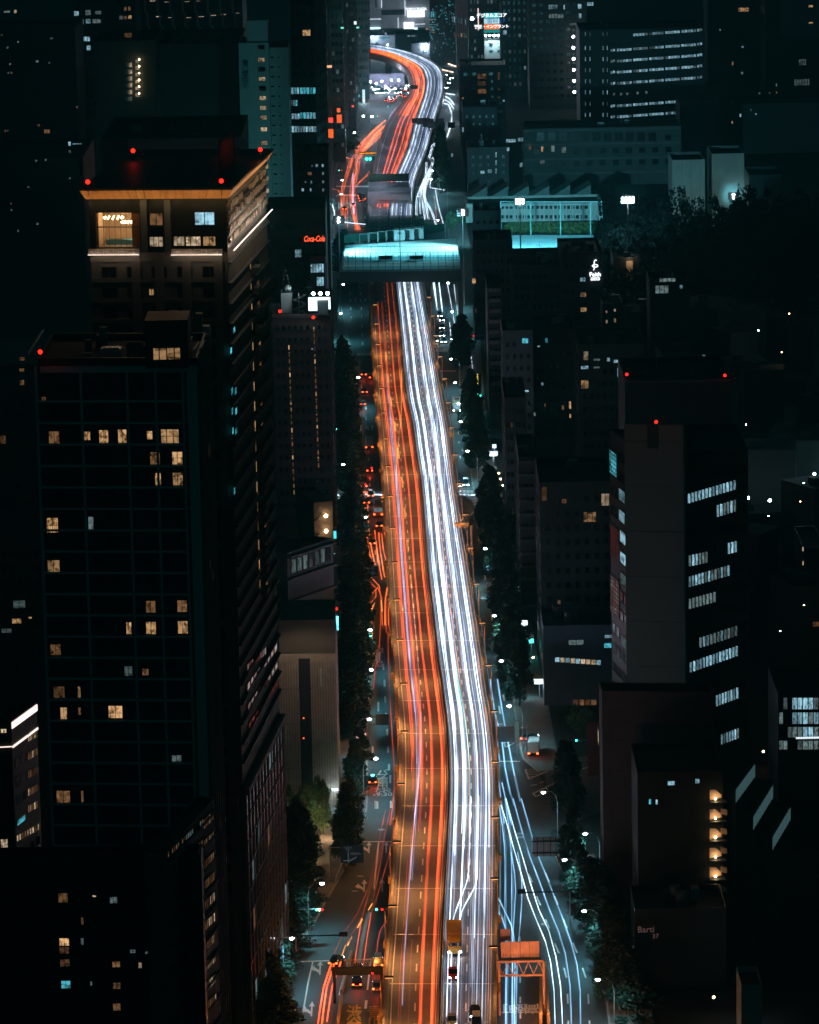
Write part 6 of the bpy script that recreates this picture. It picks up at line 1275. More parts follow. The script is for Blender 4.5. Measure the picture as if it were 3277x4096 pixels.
b = rbld('dark building with a vertical row of small white windows right of the far bridge', 1870, 590, 2035, 1765, 25, DARKW, [('C', [(1686, y, 1698, y + 22, 'c', 1) for y in (232, 255, 302, 325, 372, 395)] + [(1555, 392, 1595, 420, 'c', 2), (1618, 380, 1658, 415, 'c', 2)]), ('D', [(95, 722, 150, 740, 'c', 4), (158, 715, 187, 735, 'c', 2), (100, 765, 115, 785, 'c', 1), (0, 880, 22, 900, 'c', 1), (168, 845, 183, 868, 'c', 1)])], (5, 3.3, .4, .4))
b = rbld('dark block at the top between billboard and banded office', 2000, -120, 2110, 2150, 30, DARKW, [('D', [(80, 155, 102, 180, 'c', 2)])], (5, 4, .5, .5, 'kkkkke'))
b = rbld('tall dark block with bright window bits left of the banded office', 2112, -150, 2345, 2100, 30, BLACKW, [('D', [(315, 22, 368, 48, 'c', 4), (396, 22, 403, 50, 'c', 1), (315, 70, 400, 95, 'e', 5), (470, 18, 490, 45, 'c', 2), (475, 68, 490, 95, 'c', 1), (518, 10, 553, 30, 'c', 3), (425, 118, 487, 132, 'e', 5)])], (8, 4, .6, .4))
for i in range(6):
    q = V(*zx('D', 447 + i, 190 + i * 57.5), 2085); o = inst('globe_lamp', glb, None, q, (1.5,) * 3); tag(o, 'stair landing lamp in the vertical row of six left of the banded office', 'lamp', 'six stair lamps'); 
b = rbld('banded office building with eight rows of bright blue windows', 2318, 120, 2820, 1950, 40, BLACKW)
for j, y in enumerate((182, 255, 312, 370, 428, 485, 545, 602)):
    for seg, (x0, x1) in enumerate(((640, 665), (672, 752), (757, 835), (841, 918), (924, 1002), (1008, 1086), (1090, 1118))):
        if j == 0 and seg < 2: continue
        if j == 5 and seg > 2: continue
        yy = y - (x0 - 640) * .072; b.row(0, 'D', x0, yy, x1, yy - 5, 15, 2 if x1 - x0 < 40 else 5, ('ek' if j == 5 else 'cccce'), .08)
    for x in (508, 532, 600, 622): b.win(0, 'D', x, y - 18, x + 4, y + 6, 'c' if j % 3 else 'e', 1)
b.row(0, 'D', 785, 652, 925, 640, 14, 6, 'ckc', .1)
b = rbld('old stone building with a row of dark square openings under its roof', 2095, 515, 2725, 1800, 30, mat('stone_dark', (.075, .085, .085), .8, .25, .2), [('D', [(255 + i * 58, 685, 300 + i * 58, 735, 'k') for i in range(11)] + [(215, 745, 228, 780, 'd', 1), (280, 760, 292, 790, 'w', 1), (330, 752, 350, 790, 'e', 1), (385, 762, 410, 795, 'e', 1), (272, 828, 300, 855, 'e', 2)])], (11, 5, .5, .5))
b.bands(0, 6, .6, .5, GREYW, None, 4)
# school with saw tooth roofs
SCH = mat('school_stone', (.34, .38, .36), .75, .15, .3)
b = Bld('school_building', 'long pale school facade with rows of windows behind the floodlit field', [(1866, 815), (2408, 804)], D=1690, depth=22, wall=SCH)
zsc = b.z; LS = b.fr(0)[2]
for r_, (y, hh) in enumerate(((1068, 18), (1118, 18))):
    for i in range(20): 
        x = 70 + i * 23; b.win(0, 'D', x, y, x + 15, y + hh, 'k', 2)
b.bands(0, 5.2, .5, .6, PALEW, None, 3); b.piers(0, [LS * i / 14 for i in range(15)], .5, .5, PALEW, 0, zsc - 1.5)
for i in range(6):
    u0_, u1_ = LS * (.02 + i * .155), LS * (.02 + (i + .93) * .155); m = MB(); y0 = 24
    m.v += [(u0_, y0, 0), (u1_, y0, 0), (u1_, y0 + 16, 0), (u0_, y0 + 16, 0), (u1_, y0, 4.6), (u1_, y0 + 16, 4.6)]; m.f += [(0, 1, 4), (3, 5, 2), (0, 4, 5, 3), (1, 2, 5, 4), (0, 3, 2, 1)]; m.m += [0] * 5
    m.build('saw_tooth_roof', mat('tooth_roof', (.10, .14, .14), .7, .2, .2), b.root, (0, 0, zsc - 1)); 
MB().box(0, LS, 23.5, 44, 0, zsc - 1).build('rear_hall', mat('hall_dark', (.12, .15, .15), .7, .2, .2), b.root)
# the floodlit field
q = [G(*zx('D', x, y), .03) for x, y in ((70, 1330), (600, 1330), (597, 1222), (70, 1222))]
fl = sheet('sports_field', q, .05, mat('field_blue', (.32, .56, .60), .85, .15, .06), None); tag(fl, kind='structure')
for x in (72, 226, 381, 538, 597):
    p = G(*zx('D', x, 1222), 0); o = MB().tube([(p.x, p.y, 0), (p.x, p.y, 13)], .22, 5).build('net_pole', mat('pole_teal', (.2, .5, .5), .5, 0)); tag(o, 'tall slim pole of the ball net along the school field', 'pole', 'ball net poles')
for z_ in (12.8,):
    a, c = G(*zx('D', 72, 1222), 0), G(*zx('D', 597, 1222), 0); o = MB().tube([(a.x, a.y, z_), (c.x, c.y, z_)], .15, 4).build('net_cable', MATS['pole_teal']); tag(o, 'teal top cable of the ball net before the school', 'cable')
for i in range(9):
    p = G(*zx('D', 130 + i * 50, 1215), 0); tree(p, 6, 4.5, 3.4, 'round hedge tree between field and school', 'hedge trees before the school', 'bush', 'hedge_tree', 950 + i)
# blocks along the right kerb
b = rbld('black boxy rooftop hoarding building right of the sports ground', 1895, 842, 2005, 1480, 22, BLACKW, (), (4, 3.4, .5, .4))
b = rbld('dark flats below the hoarding with one warm window', 1893, 960, 2050, 1400, 24, DARKW, [('H', [(47, 256, 65, 283, 'w', 1), (62, 402, 68, 425, 'd', 1)])], (6, 3.2, .5, .45))
b = rbld('broad dark block with rooftop tanks before the floodlit field', 2045, 1062, 2250, 1380, 40, DARKW, [('H', [])], (8, 3.2, .45, .45), 9)
fb_ = rbld('dark office with the white Faith sign on its upper wall', 2245, 1010, 2412, 1370, 34, mat('faith_wall', (.05, .06, .07), .6, .2, .2), [('H', [(568, 252, 597, 274, 'c', 2), (570, 325, 600, 348, 'w', 3), (570, 397, 602, 420, 'w', 3)])], (6, 4, .5, .4), 6)
u, z = fb_.uv(0, *zx('H', 642, 225)); a_, d_, L_ = fb_.fr(0); p = a_ + d_ * u
r = empty('wall_sign', (p.x, p.y - .35, z), 0, 'white glowing sign with a looped emblem reading Faith GROUP', 'sign'); LW = MATS['letter_white']
text('lettering', 'Faith', 1.9, LW, r, (0, 0, -.9), bold=.03); text('lettering', 'GROUP', .9, LW, r, (0, 0, -2.5), bold=.02); MB().box(-1.4, 1.4, 0, .1, -2.0, -1.85).build('underline', LW, r)
m = MB(); m.tube([(.5, 0, 3.6), (.1, 0, 3.8), (-.25, 0, 3.3), (-.25, 0, 1.0), (-.5, 0, .5)], .14, 5); m.tube([(.9 * math.cos(t * .5236), 0, 1.9 + .45 * math.sin(t * .5236)) for t in range(13)], .12, 5); m.build('emblem', LW, r)
b = rbld('tall narrow flats with stacked balconies along the right kerb', 1949, 1150, 2008, 1262, 30, mat('flats_dark', (.06, .07, .075), .7, .2, .3), (), None); b.bands(0, 3.1, 1.0, 1.1, mat('balcony_grey', (.20, .21, .22), .7, .2, .4), None, 14, 3, 'balcony', .5, b.fr(0)[2] - .5); b.grid(0, 3, 3.1, .7, .4, 'k', 1.3, 3)
b = rbld('grey flats with two bright blue windows on the top floor', 2010, 1322, 2131, 1180, 26, mat('flats_grey', (.10, .13, .15), .75, .2, .3), [('H', [(287, 545, 320, 573, 't', 2), (240, 735, 272, 752, 'e'), (250, 795, 276, 810, 'e'), (295, 797, 322, 808, 'c', 3)])], (4, 3.3, .4, .42))
b = rbld('dark flats with one blue window beside the grey ones', 2131, 1318, 2300, 1195, 26, DARKW, [('H', [(400, 545, 413, 570, 't', 1), (362, 582, 376, 590, 'c', 1), (380, 760, 393, 776, 'c', 1), (335, 905, 355, 925, 'e', 2)])], (6, 3.2, .5, .5))
b = rbld('dark apartment block with a lit grid of office windows and one yellow room', 2313, 1380, 2580, 1160, 30, DARKW, [('H', [(585, 608, 610, 655, 'p', 1), (633, 645, 668, 657, 'e', 2), (698, 640, 714, 660, 'c', 1), (730, 650, 775, 666, 'c', 4), (800, 650, 828, 666, 'c', 3), (572, 680, 612, 697, 'c', 3), (633, 683, 665, 693, 'e', 2), (748, 687, 778, 735, 'c', 2), (572, 748, 612, 792, 'w', 2), (515, 850, 526, 890, 'w', 1), (517, 912, 526, 934, 'w', 1), (396, 862, 404, 880, 'd', 1), (480, 870, 492, 895, 'd', 1)])], (9, 3.4, .55, .45))
b = rbld('small dark house with four square yellow windows', 2410, 1215, 2490, 1330, 16, BLACKW, [('H', [(692, 413, 701, 426, 'p', 1), (733, 405, 742, 419, 'p', 1), (693, 457, 703, 477, 'p', 1), (733, 450, 743, 471, 'p', 1)])])
b = rbld('dark house with a pale warm lit pillar of light on its front', 2455, 1030, 2560, 1400, 20, BLACKW, ()); onb_m = MB().box(0, 1, -.3, 0, 0, 1).mesh('pale_column', mat('column_cream', (.5, .42, .34), .7, .15, .5)); globals()['b'] = b; onb(0, 'pale_column', 'H', 793, 172, 825, 420, onb_m); u, z = b.uv(0, *zx('H', 808, 172)); q = b.P[0] + b.fr(0)[1] * u; lamp('POINT', 'column_light', (q.x, q.y - 2.5, z + .5), 260, (1, .66, .38), size=.2)
b = rbld('low house with blue lit yard and two white lamps, right', 2600, 1120, 2760, 1290, 18, DARKW, [('H', [(947, 255, 1035, 275, 'e', 4), (930, 290, 1000, 332, 'e', 3), (1050, 288, 1066, 307, 'c', 1)])])
for x, y in ((947, 355), (1073, 348)): q = G(*zx('H', x, y), 6); o = inst('globe_lamp', glb, None, q, (1.2,) * 3); tag(o, 'bright white yard lamp by the low house at right', 'lamp', 'yard lamps by the low house'); lamp('POINT', 'yard_light', (q.x, q.y - 2, q.z + 1), 260, (.6, .95, 1), size=.3)
for i, (x, y, w_) in enumerate(((1297, 303, 1), (1320, 301, 1), (1158, 493, 0), (1333, 700, 1), (1401, 777, 0), (240, 120, 1), (240, 170, 1), (1382, 1320, 0), (1487, 1332, 0), (1378, 1383, 0), (1702, 1204, 0), (1706, 1283, 0), (1707, 1353, 0), (1210, 199, 0), (881, 167, 0), (1080, 120, 0), (370, 1410, 1))):
    q = G(*zx('H', x, y), 8); o = inst('globe_lamp', glb if not w_ else bpy.data.meshes.get('warm_globe') or MB().ball((0, 0, 0), .4, 0, 6, 4).mesh('warm_globe', E_WARM), None, q, (.9,) * 3); tag(o, 'distant %s lamp among the dark houses at right' % ('warm' if w_ else 'white'), 'lamp', 'distant lamps at right'); lamp('POINT', 'far_light', (q.x, q.y - 1, q.z + 1), 60, (1, .7, .45) if w_ else (.6, .9, 1), size=.3)
b = rbld('dark flats with a stepped side along the right kerb', 2018, 1590, 2105, 1055, 30, mat('flats_taupe', (.055, .065, .068), .7, .2, .3), (), (5, 3.1, .5, .45, 'kkkkkkd'))
b = rbld('narrow dark flats with warm lit corridor ends along the right kerb', 2075, 1830, 2160, 985, 30, mat('flats_black', (.05, .05, .05), .7, .2, .3), [('K', [(258, 60 + i * 95, 272, 75 + i * 95, 'd', 1) for i in range(3)])], (4, 3.1, .5, .45)); b.bands(0, 3.1, .5, .8, BROWNW, None, 14, 3, 'balcony')
b = rbld('plain dark flats with cream lit rooms on the upper floors', 2158, 1930, 2455, 935, 30, mat('flats_ink', (.045, .055, .06), .75, .2, .3), [('H', [(383, 1262, 410, 1337, 'd', 1), (480, 1323, 505, 1347, 'd', 1), (670, 1295, 712, 1360, 'p', 2), (583, 1385, 650, 1438, 'w', 3)]), ('K', [(365, 520, 382, 546, 'd', 1), (375, 595, 398, 612, 'c', 2)])], (7, 3.2, .45, .45))
b = Bld('dark_blue_hall', 'blank dark blue hall wall with one long bright window strip', [zx('K', 290, 655), zx('K', 655, 655)], D=905, depth=18, wall=BLUEW); b.row(0, 'K', 350, 815, 592, 832, 28, 9, 'ccpc', .06); b.wins(0, 'K', [(605, 742, 648, 770, 't', 1), (608, 700, 648, 718, 'c', 3), (418, 726, 505, 755, 'e', 2)]); b.clutter(4, 71); b.row(0, 'K', 442, 1035, 570, 1035, 50, 4, 'd', .05)
# office tower with the concrete core
core = Bld('office_tower', 'office tower with a blank concrete core and white lit window rows at right', [zx('H', 712, 985), zx('H', 795, 1050), zx('H', 1085, 1055)], D=850, wall=BLACKW)
core.put(1, 'concrete_core', MB().box(0, 1, -3.4, 0, 0, 1).mesh('concrete_core', mat('core_concrete', (.12, .125, .105), .8, .4, .07)), .05, 0, core.fr(1)[2] * .98, core.z + 4.2, .02)
core.put(1, 'core_slot', MB().box(0, 1, -3.6, -3.4, 0, 1).mesh('core_slot', BLACKW), core.fr(1)[2] * .39, core.z - .5, core.fr(1)[2] * .18, 4.6, .0)
for z_ in range(8, 76, 9): core.put(1, 'core_joint', MB().box(0, 1, -3.45, -3.4, 0, .1).mesh('core_joint', DARKW) if z_ == 8 else CJ, .05, z_, core.fr(1)[2] * .98, 1, .01); CJ = bpy.data.meshes['core_joint']
core.wins(0, 'H', [(757, 1278, 790, 1340, 'c', 1), (757, 1380, 790, 1440, 'c', 1), (712, 1090, 750, 1215, 't', 4, 6)])
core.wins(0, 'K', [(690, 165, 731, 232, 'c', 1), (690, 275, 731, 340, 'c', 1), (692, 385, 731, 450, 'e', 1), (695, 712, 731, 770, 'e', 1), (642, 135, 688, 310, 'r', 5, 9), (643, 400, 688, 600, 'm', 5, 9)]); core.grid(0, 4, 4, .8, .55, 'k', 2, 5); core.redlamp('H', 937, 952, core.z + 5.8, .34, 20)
for (x, y) in ((870, 940), (905, 945), (1000, 942), (1020, 945)): q = G(*zx('H', x, y), core.z + 4) - core.o; MB().tube([(q.x, q.y, core.z + 3.5), (q.x, q.y, core.z + 7)], .08, 4).build('antenna', DSTEEL, core.root)
wing = Bld('office_wing', 'wing of the core tower receding to the right with slanting lit window rows', [zx('H', 1085, 1085), zx('H', 1380, 985)], D=843, depth=28, wall=BLACKW)
for (k, x0, y0, x1, y1, h, n, kd) in (('H', 1088, 1298, 1325, 1228, 52, 14, 'c'), ('H', 1228, 1352, 1325, 1322, 65, 6, 'ce'), ('K', 1248, 220, 1300, 208, 65, 3, 'c'), ('K', 1045, 285, 1148, 263, 65, 6, 'ce'), ('K', 1045, 396, 1262, 333, 62, 13, 'cce'), ('K', 1045, 512, 1190, 472, 60, 8, 'ee'),
                                      ('K', 1100, 714, 1302, 648, 60, 11, 'ec'), ('K', 1050, 842, 1305, 752, 60, 15, 'c'), ('K', 1187, 1014, 1307, 968, 65, 8, 'c'), ('K', 1213, 1217, 1310, 1180, 60, 7, 'ce')): wing.row(0, k, x0, y0, x1, y1, h, n, kd, .22)
wing.grid(0, 15, 4, .75, .6, 'k', 2, 5, cap=150)
b = rbld('black high block with two red roof lamps behind the core tower', 2500, 1520, 2925, 940, 30, BLACKW); b.redlamp('H', 795, 722, b.z + 1, .34, 20); b.redlamp('H', 1270, 727, b.z + 1, .34, 20); b.put(0, 'roof_edge', MB().box(0, 1, -.3, 0, 0, .3).mesh('roof_edge', GREYW), 0, b.z - .6, b.fr(0)[2], 1, .02)
# near right: red concrete block
b = Bld('red_concrete_block', 'reddish concrete office block with a dark recessed bay at lower right', [zx('K', 580, 948), zx('K', 596, 993), zx('K', 1182, 1000)], z=41, wall=REDW)
L_ = b.fr(1)[2]; b.put(1, 'dark_recess_panel', MB().box(0, 1, -.08, 0, 0, 1).mesh('dark_recess_panel', BLACKW), L_ * .29, 0, L_ * .70, b.z - 6.0, .02)  # black sheet on the wall stands in for the bay's shade
for z_ in (5, 10, 15.5, 21, 26.5, 32): b.put(1, 'panel_joint', MB().box(0, 1, -.05, 0, 0, .12).mesh('panel_joint', BLACKW), 0, z_, L_ * .285, 1, .02)
for t in (.07, .14, .21): b.put(1, 'panel_joint', MB().box(0, .06, -.04, 0, 0, 1).mesh('panel_joint', DARKW), L_ * t, .5, 1, b.z - 1.5, .02)
b.win(0, 'K', 576, 1190, 584, 1268, 'p', 1)
r = neon('K', 553, 1150, 1430, 6, 2.2, mat('sign_red_board', (.16, .02, .02), .5, .1, 1), 'tall dark red sign board with grey letters on the corner by the red block', 'KUNIA', d=.5, tm=mat('letter_grey', (.10, .07, .07), .5, 0), tsize=1.6)
b = Bld('stair_flats', 'black flats with five warm lit stair landings one above another', [zx('O', 560, 305), zx('O', 1110, 300)], z=33, depth=20, wall=mat('flats_coal', (.016, .020, .020), .7, .2, .3))
b.wins(0, 'O', [(753, 357, 803, 387, 'c', 2), (930, 342, 960, 375, 'c', 2), (634, 472, 650, 510, 't', 1), (677, 475, 691, 510, 'c', 1)])
for i in range(5):
    y = 415 + i * 124; u, z = b.uv(0, *zx('O', 1060, y + 52)); a_, d_, L_ = b.fr(0); p = a_ + d_ * u - b.o
    m = MB(); u0_ = b.uv(0, *zx('O', 1024, y))[0]; u1_ = b.uv(0, *zx('O', 1100, y + 30))[0]; zt_ = b.uv(0, *zx('O', 1040, y))[1]; zb_ = b.uv(0, *zx('O', 1040, y + 68))[1]; zm = (zt_ + zb_) / 2
    q0, q1 = a_ + d_ * u0_ - b.o, a_ + d_ * u1_ - b.o; m.face([(q0.x, q0.y - .06, zb_), (q1.x, q1.y - .06, zb_ + .4), (q1.x, q1.y - .06, zm), ((q0.x + q1.x) / 2, q0.y - .06, zt_), (q0.x, q0.y - .06, zt_)]); m.build('stair_wall', mat('stair_cream', (.6, .45, .32), .8, .1, 1), b.root)
    MB().box(q0.x, q1.x + .8, q0.y - 1.6, q0.y - .08, zb_ - .25, zb_).build('landing', DARKW, b.root); MB().ball((p.x, p.y - .7, z), .18, 0, 8, 5).build('landing_lamp', E_WARM, b.root); lamp('POINT', 'landing_light', (p.x + b.o.x, p.y + b.o.y - 1.1, z), 34, (1, .66, .40), size=.15)
    MB().face([(q1.x - .2, q1.y - .5, zb_ - 2.3), (q1.x + .9, q1.y - .5, zb_ - 2.6), (q1.x + .9, q1.y - .5, zb_ - 1.6), (q1.x - .2, q1.y - .5, zb_ - 1.3)]).build('stair_flight', MATS['stair_cream'], b.root)
b = Bld('black_annex', 'black low annex with the small Bar sign at lower right', [zx('O', 545, 1180), zx('O', 1130, 1190)], z=14, depth=14, wall=BLACKW); u, z = b.uv(0, *zx('O', 615, 1315)); q = b.P[0] + b.fr(0)[1] * u
r = empty('bar_sign', (q.x, q.y - .4, z), 0, 'small dim pinkish sign reading Bar 37 on the black annex', 'sign'); text('lettering', 'Barti', 1.5, emis('sign_pink', (1, .55, .5), .09), r, (0, 0, .2)); text('lettering', '37', 1.1, MATS['sign_pink'], r, (1.6, 0, -1.0))
b.clutter(5, 81)
# stepped block with railing light put in as glowing slats
for i, (x0, y0, x1, y1) in enumerate(((1188, 385, 1315, 215), (1300, 560, 1430, 350), (1424, 690, 1542, 492))):
    b = Bld('stepped_terrace', ['upper', 'middle', 'lower'][i] + ' dark roof step with a slanted row of glowing railing slats', [zx('O', x0, y0), zx('O', x1, y1)], z=30 - i * 6, depth=4.5, wall=mat('terrace_grey', (.05, .06, .06), .8, .2, .3)); L_ = b.fr(0)[2]
    SM = bpy.data.meshes.get('glowing_slat') or MB().box(0, .16, -.1, 0, 0, 1).mesh('glowing_slat', emis('slat_teal', (.22, .48, .52), .17))
    for j in range(26): b.put(0, 'glowing_slat', SM, .3 + j * (L_ - .6) / 26, b.z - 3.2 + (j % 3) * .1, L_ / 26 / .16 * .4, 2.2, .05)
b = Bld('glass_pavilion', 'glass fronted hall lit blue white inside at the right edge', [zx('K', 1512, 1010), zx('K', 1760, 1005)], z=30, depth=22, wall=BLACKW)
for j, (y0, y1) in enumerate(((1024, 1092), (1100, 1168), (1176, 1238), (1248, 1300))):
    b.row(0, 'K', 1516, y0, 1584, y0, y1 - y0, 3, 'ke', .05); b.row(0, 'K', 1584, y0, 1724, y0, y1 - y0, 5, 'cce' if j < 3 else 'ek', .05)
b.put(0, 'light_strip', MB().box(0, 1, -.1, 0, 0, 1).mesh('light_strip', emis('strip_pale', (.8, .92, 1), 1.2)), b.uv(0, *zx('K', 1605, 1235))[0], b.uv(0, *zx('K', 1605, 1242))[1], 8, .35, .1)
b = Bld('teal_lit_flats', 'pale teal ribbed flats with a column of small windows at the right edge', [zx('K', 1545, 100), zx('K', 1636, 95)], D=1080, depth=20, wall=mat('flats_mint', (.20, .30, .32), .7, .15, .3))
for i in range(6): b.win(0, 'K', 1548, 145 + i * 75, 1560, 158 + i * 75, 'p', 1)
b.bands(0, 2.8, .2, .2, GREYW, None, 12); lamp('POINT', 'flats_light', (b.P[0].x + 3, b.P[0].y - 14, 26), 1600, (.5, .85, .95), size=1)
b = Bld('dark_flats', 'dark flats between the wing and the teal flats with three warm windows', [zx('K', 1330, 470), zx('K', 1530, 470)], D=1000, depth=25, wall=DARKW); b.wins(0, 'K', [(1393, 485, 1418, 518, 'p', 2), (1395, 562, 1418, 585, 'd', 2), (1398, 635, 1412, 665, 'w', 1), (1420, 700, 1435, 740, 'p', 1), (1370, 705, 1410, 745, 'd', 2)]); b.grid(0, 6, 3.2, .5, .5, 'k', 2, 5)
b = Bld('dark_flats', 'dark block at the right edge with a short bright office strip', [zx('K', 1645, 250), zx('K', 1760, 245)], D=980, depth=25, wall=BLACKW); b.row(0, 'K', 1672, 500, 1740, 478, 30, 5, 'cp', .1); b.wins(0, 'K', [(1638, y, 1645, y + 25, 'p', 1) for y in (242, 315, 390, 460)])
# far right background
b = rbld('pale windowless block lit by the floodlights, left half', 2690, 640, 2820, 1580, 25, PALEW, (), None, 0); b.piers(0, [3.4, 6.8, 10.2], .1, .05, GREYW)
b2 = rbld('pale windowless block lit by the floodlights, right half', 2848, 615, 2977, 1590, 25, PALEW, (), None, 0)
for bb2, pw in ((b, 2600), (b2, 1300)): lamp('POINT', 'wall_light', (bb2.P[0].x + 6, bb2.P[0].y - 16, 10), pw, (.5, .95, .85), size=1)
b = rbld('dim sloping roofed shed right of the pale blocks', 2998, 700, 3130, 1560, 25, mat('shed_teal', (.12, .2, .2), .7, .2, .2), (), None, 0)
wm_ = MB(); src = [TM[4], TM[5]]; rw = random.Random(41); crv = [[tuple(v.co) for v in s_.vertices] for s_ in src]; crf = [[tuple(p_.vertices) for p_ in s_.polygons] for s_ in src]
for iy in range(7):
    for ix in range(16):
        Y_ = 1390 + iy * 22 + rw.uniform(-6, 6); X_ = V(2412, 900, 1450).x + 4 + ix * 6.2 + rw.uniform(-2, 2); k_ = rw.randrange(2); sc_ = rw.uniform(1.15, 1.6); hz_ = rw.uniform(1.5, 2.0) + iy * .08; a_ = rw.uniform(0, 6.28); ca, sa = math.cos(a_) * sc_, math.sin(a_) * sc_
        n0 = len(wm_.v); vs, fs = crv[k_], crf[k_]; st_ = 3
        for f_ in fs[::st_]:
            m0 = len(wm_.v); wm_.v += [(X_ + vs[q_][0] * ca - vs[q_][1] * sa, Y_ + vs[q_][0] * sa + vs[q_][1] * ca, vs[q_][2] * hz_ + 3) for q_ in f_]; wm_.f.append((m0, m0 + 1, m0 + 2, m0 + 3)); wm_.m.append(0)
tag(wm_.build('wood', mat('leaf_night', (.005, .009, .008), .8, .4, .4)), kind='stuff')  # leaf colour blackened to keep the wood dark beside the floodlight
for i, (x0, yt, x1, D_, kd, lb, n_) in enumerate(((2830, -150, 3060, 2200, 'eecd', 'black tower at the top right with one warm strip', 10), (3060, -150, 3330, 2150, 'cdee', 'black tower in the top right corner with two lit rooms', 8), (2720, 420, 3330, 1900, 'eecw', 'black roofs above the pale blocks with pinpoint windows', 14))):
    b = rbld(lb, x0, yt, x1, D_, 30, BLACKW, (), None, 2)
    if i == 0: b.wins(0, 'D', [(1302, 38, 1362, 60, 'w', 5), (1205, 150, 1216, 160, 'c', 1), (1322, 238, 1333, 248, 'c', 1), (1272, 318, 1281, 340, 'w', 1), (1318, 372, 1332, 386, 'e', 1)])
    if i == 1: b.wins(0, 'D', [(1670, 25, 1695, 38, 'w', 1), (1670, 114, 1695, 122, 'w', 1), (1618, 305, 1660, 340, 'e', 4), (1592, 408, 1680, 445, 'e', 6), (1590, 508, 1645, 532, 'e', 5), (1500, 432, 1507, 450, 'c', 1), (1500, 474, 1508, 494, 'd', 1), (1410, 480, 1420, 500, 'c', 1), (1464, 478, 1471, 495, 'e', 1)])
    if i == 2: b.wins(0, 'D', [(1312, 590, 1320, 608, 'c', 1), (1270, 628, 1277, 643, 'w', 1), (1393, 588, 1400, 597, 'c', 1), (1368, 565, 1374, 578, 'e', 1)])
# generic dark quarter on the right
r_ = random.Random(77)
DQ = []
mat('house_teal', (.05, .085, .085), .7, .3, .3); mat('house_ash', (.10, .11, .105), .7, .3, .3)
for i in range(260):
    Y = r_.uniform(880, 1385); x = r_.uniform(2440, 3330); h = r_.uniform(7, 22); p = V(x, 1000, Y)
    if any(abs(p.x - a) < 14 and abs(Y - c) < 22 for a, c in DQ): continue
    DQ.append((p.x, Y)); w = r_.uniform(9, 16); d = r_.uniform(9, 16)
    if 2480 < x < 3000 and Y < 960: continue
    rt = empty('dark_house', (p.x, Y, 0), r_.uniform(-.5, .5), 'unlit low flat roofed house in the dark quarter at right', 'house', 'unlit houses at right')
    MB().box(0, w, 0, d, 0, h).build('wall', r_.choice((DARKW, BLACKW, MATS['house_teal'], MATS['house_teal'], MATS['house_ash'])), rt); MB().box(-.15, w + .15, -.15, d + .15, h + .002, h + .3).build('roof', ROOFM, rt); MB().box(w * .2, w * .4, d * .3, d * .5, h + .31, h + 1.8).build('roof_unit', DARKW, rt)
    for j in range(r_.choice((0, 0, 0, 1, 2))):
        o = inst('window', wm(r_.choice('dewkc'), 2, 1), rt, (r_.uniform(.5, w - 2.5), -.03, r_.uniform(1, h - 2)), (r_.uniform(.9, 1.8), 1, 1.2))
# scattered distant street lights of the dark quarters
r_ = random.Random(91)
for i in range(14):
    if i < 7: x, y = r_.uniform(2960, 3270), r_.uniform(1500, 2650)
    elif i < 10: x, y = r_.uniform(2480, 3200), r_.uniform(1080, 1480)
    else: x, y = r_.uniform(20, 340), r_.uniform(200, 1300)
    q = G(x, y, r_.uniform(14, 24)); c_ = r_.choice(((.3, .85, 1), (.3, .85, 1), (1, .62, .35), (.6, .9, 1)))
    o = inst('globe_lamp', glb if c_[0] < 1 else bpy.data.meshes['warm_globe'], None, q, (r_.uniform(.2, .5),) * 3); tag(o, 'pinpoint lamp far off in the dark quarters of the city', 'lamp', 'pinpoint city lamps'); lamp('POINT', 'far_light', (q.x, q.y - 1.5, q.z + .5), r_.uniform(40, 160), c_, size=.3)
# lower right darkness: lamp, small pool of light
for i, (k, x, y, c_, pw) in enumerate((('O', 538, 1668, (1, .35, .1), 8), ('O', 1290, 1760, (.5, .85, 1), 260), ('O', 1050, 1745, (1, .7, .5), 8), ('O', 1368, 170, (1, .6, .35), 40), ('O', 478, 1470, (.6, .9, 1), 30), ('O', 230, 700, (1, .8, .65), 260), ('K', 238, 820, (1, .6, .3), 60), ('K', 147, 320, (1, .7, .4), 120), ('K', 158, 383, (1, .7, .4), 120), ('K', 267, 87, (1, .7, .4), 60), ('G', 1515, 465, (1, .7, .4), 120), ('G', 1500, 415, (1, .7, .4), 60), ('G', 1535, 520, (1, .8, .55), 80))):
    q = G(*zx(k, x, y), 4); o = inst('garden_lamp', MB().ball((0, 0, 0), .22, 0, 6, 4).mesh('garden_lamp', E_WARM if c_[2] < .8 else E_WHITE), None, q); tag(o, 'small %s lamp low among the right hand trees and houses' % ('warm' if c_[2] < .8 else 'white'), 'lamp', 'small lamps at right'); lamp('POINT', 'garden_light', (q.x, q.y - 1, q.z + .8), pw, c_, size=.2)
b = Bld('pale_annex', 'small pale blue lit wall fragment at the lower right', [zx('O', 1226, 1668), zx('O', 1360, 1668)], z=10, depth=10, wall=PALEW)

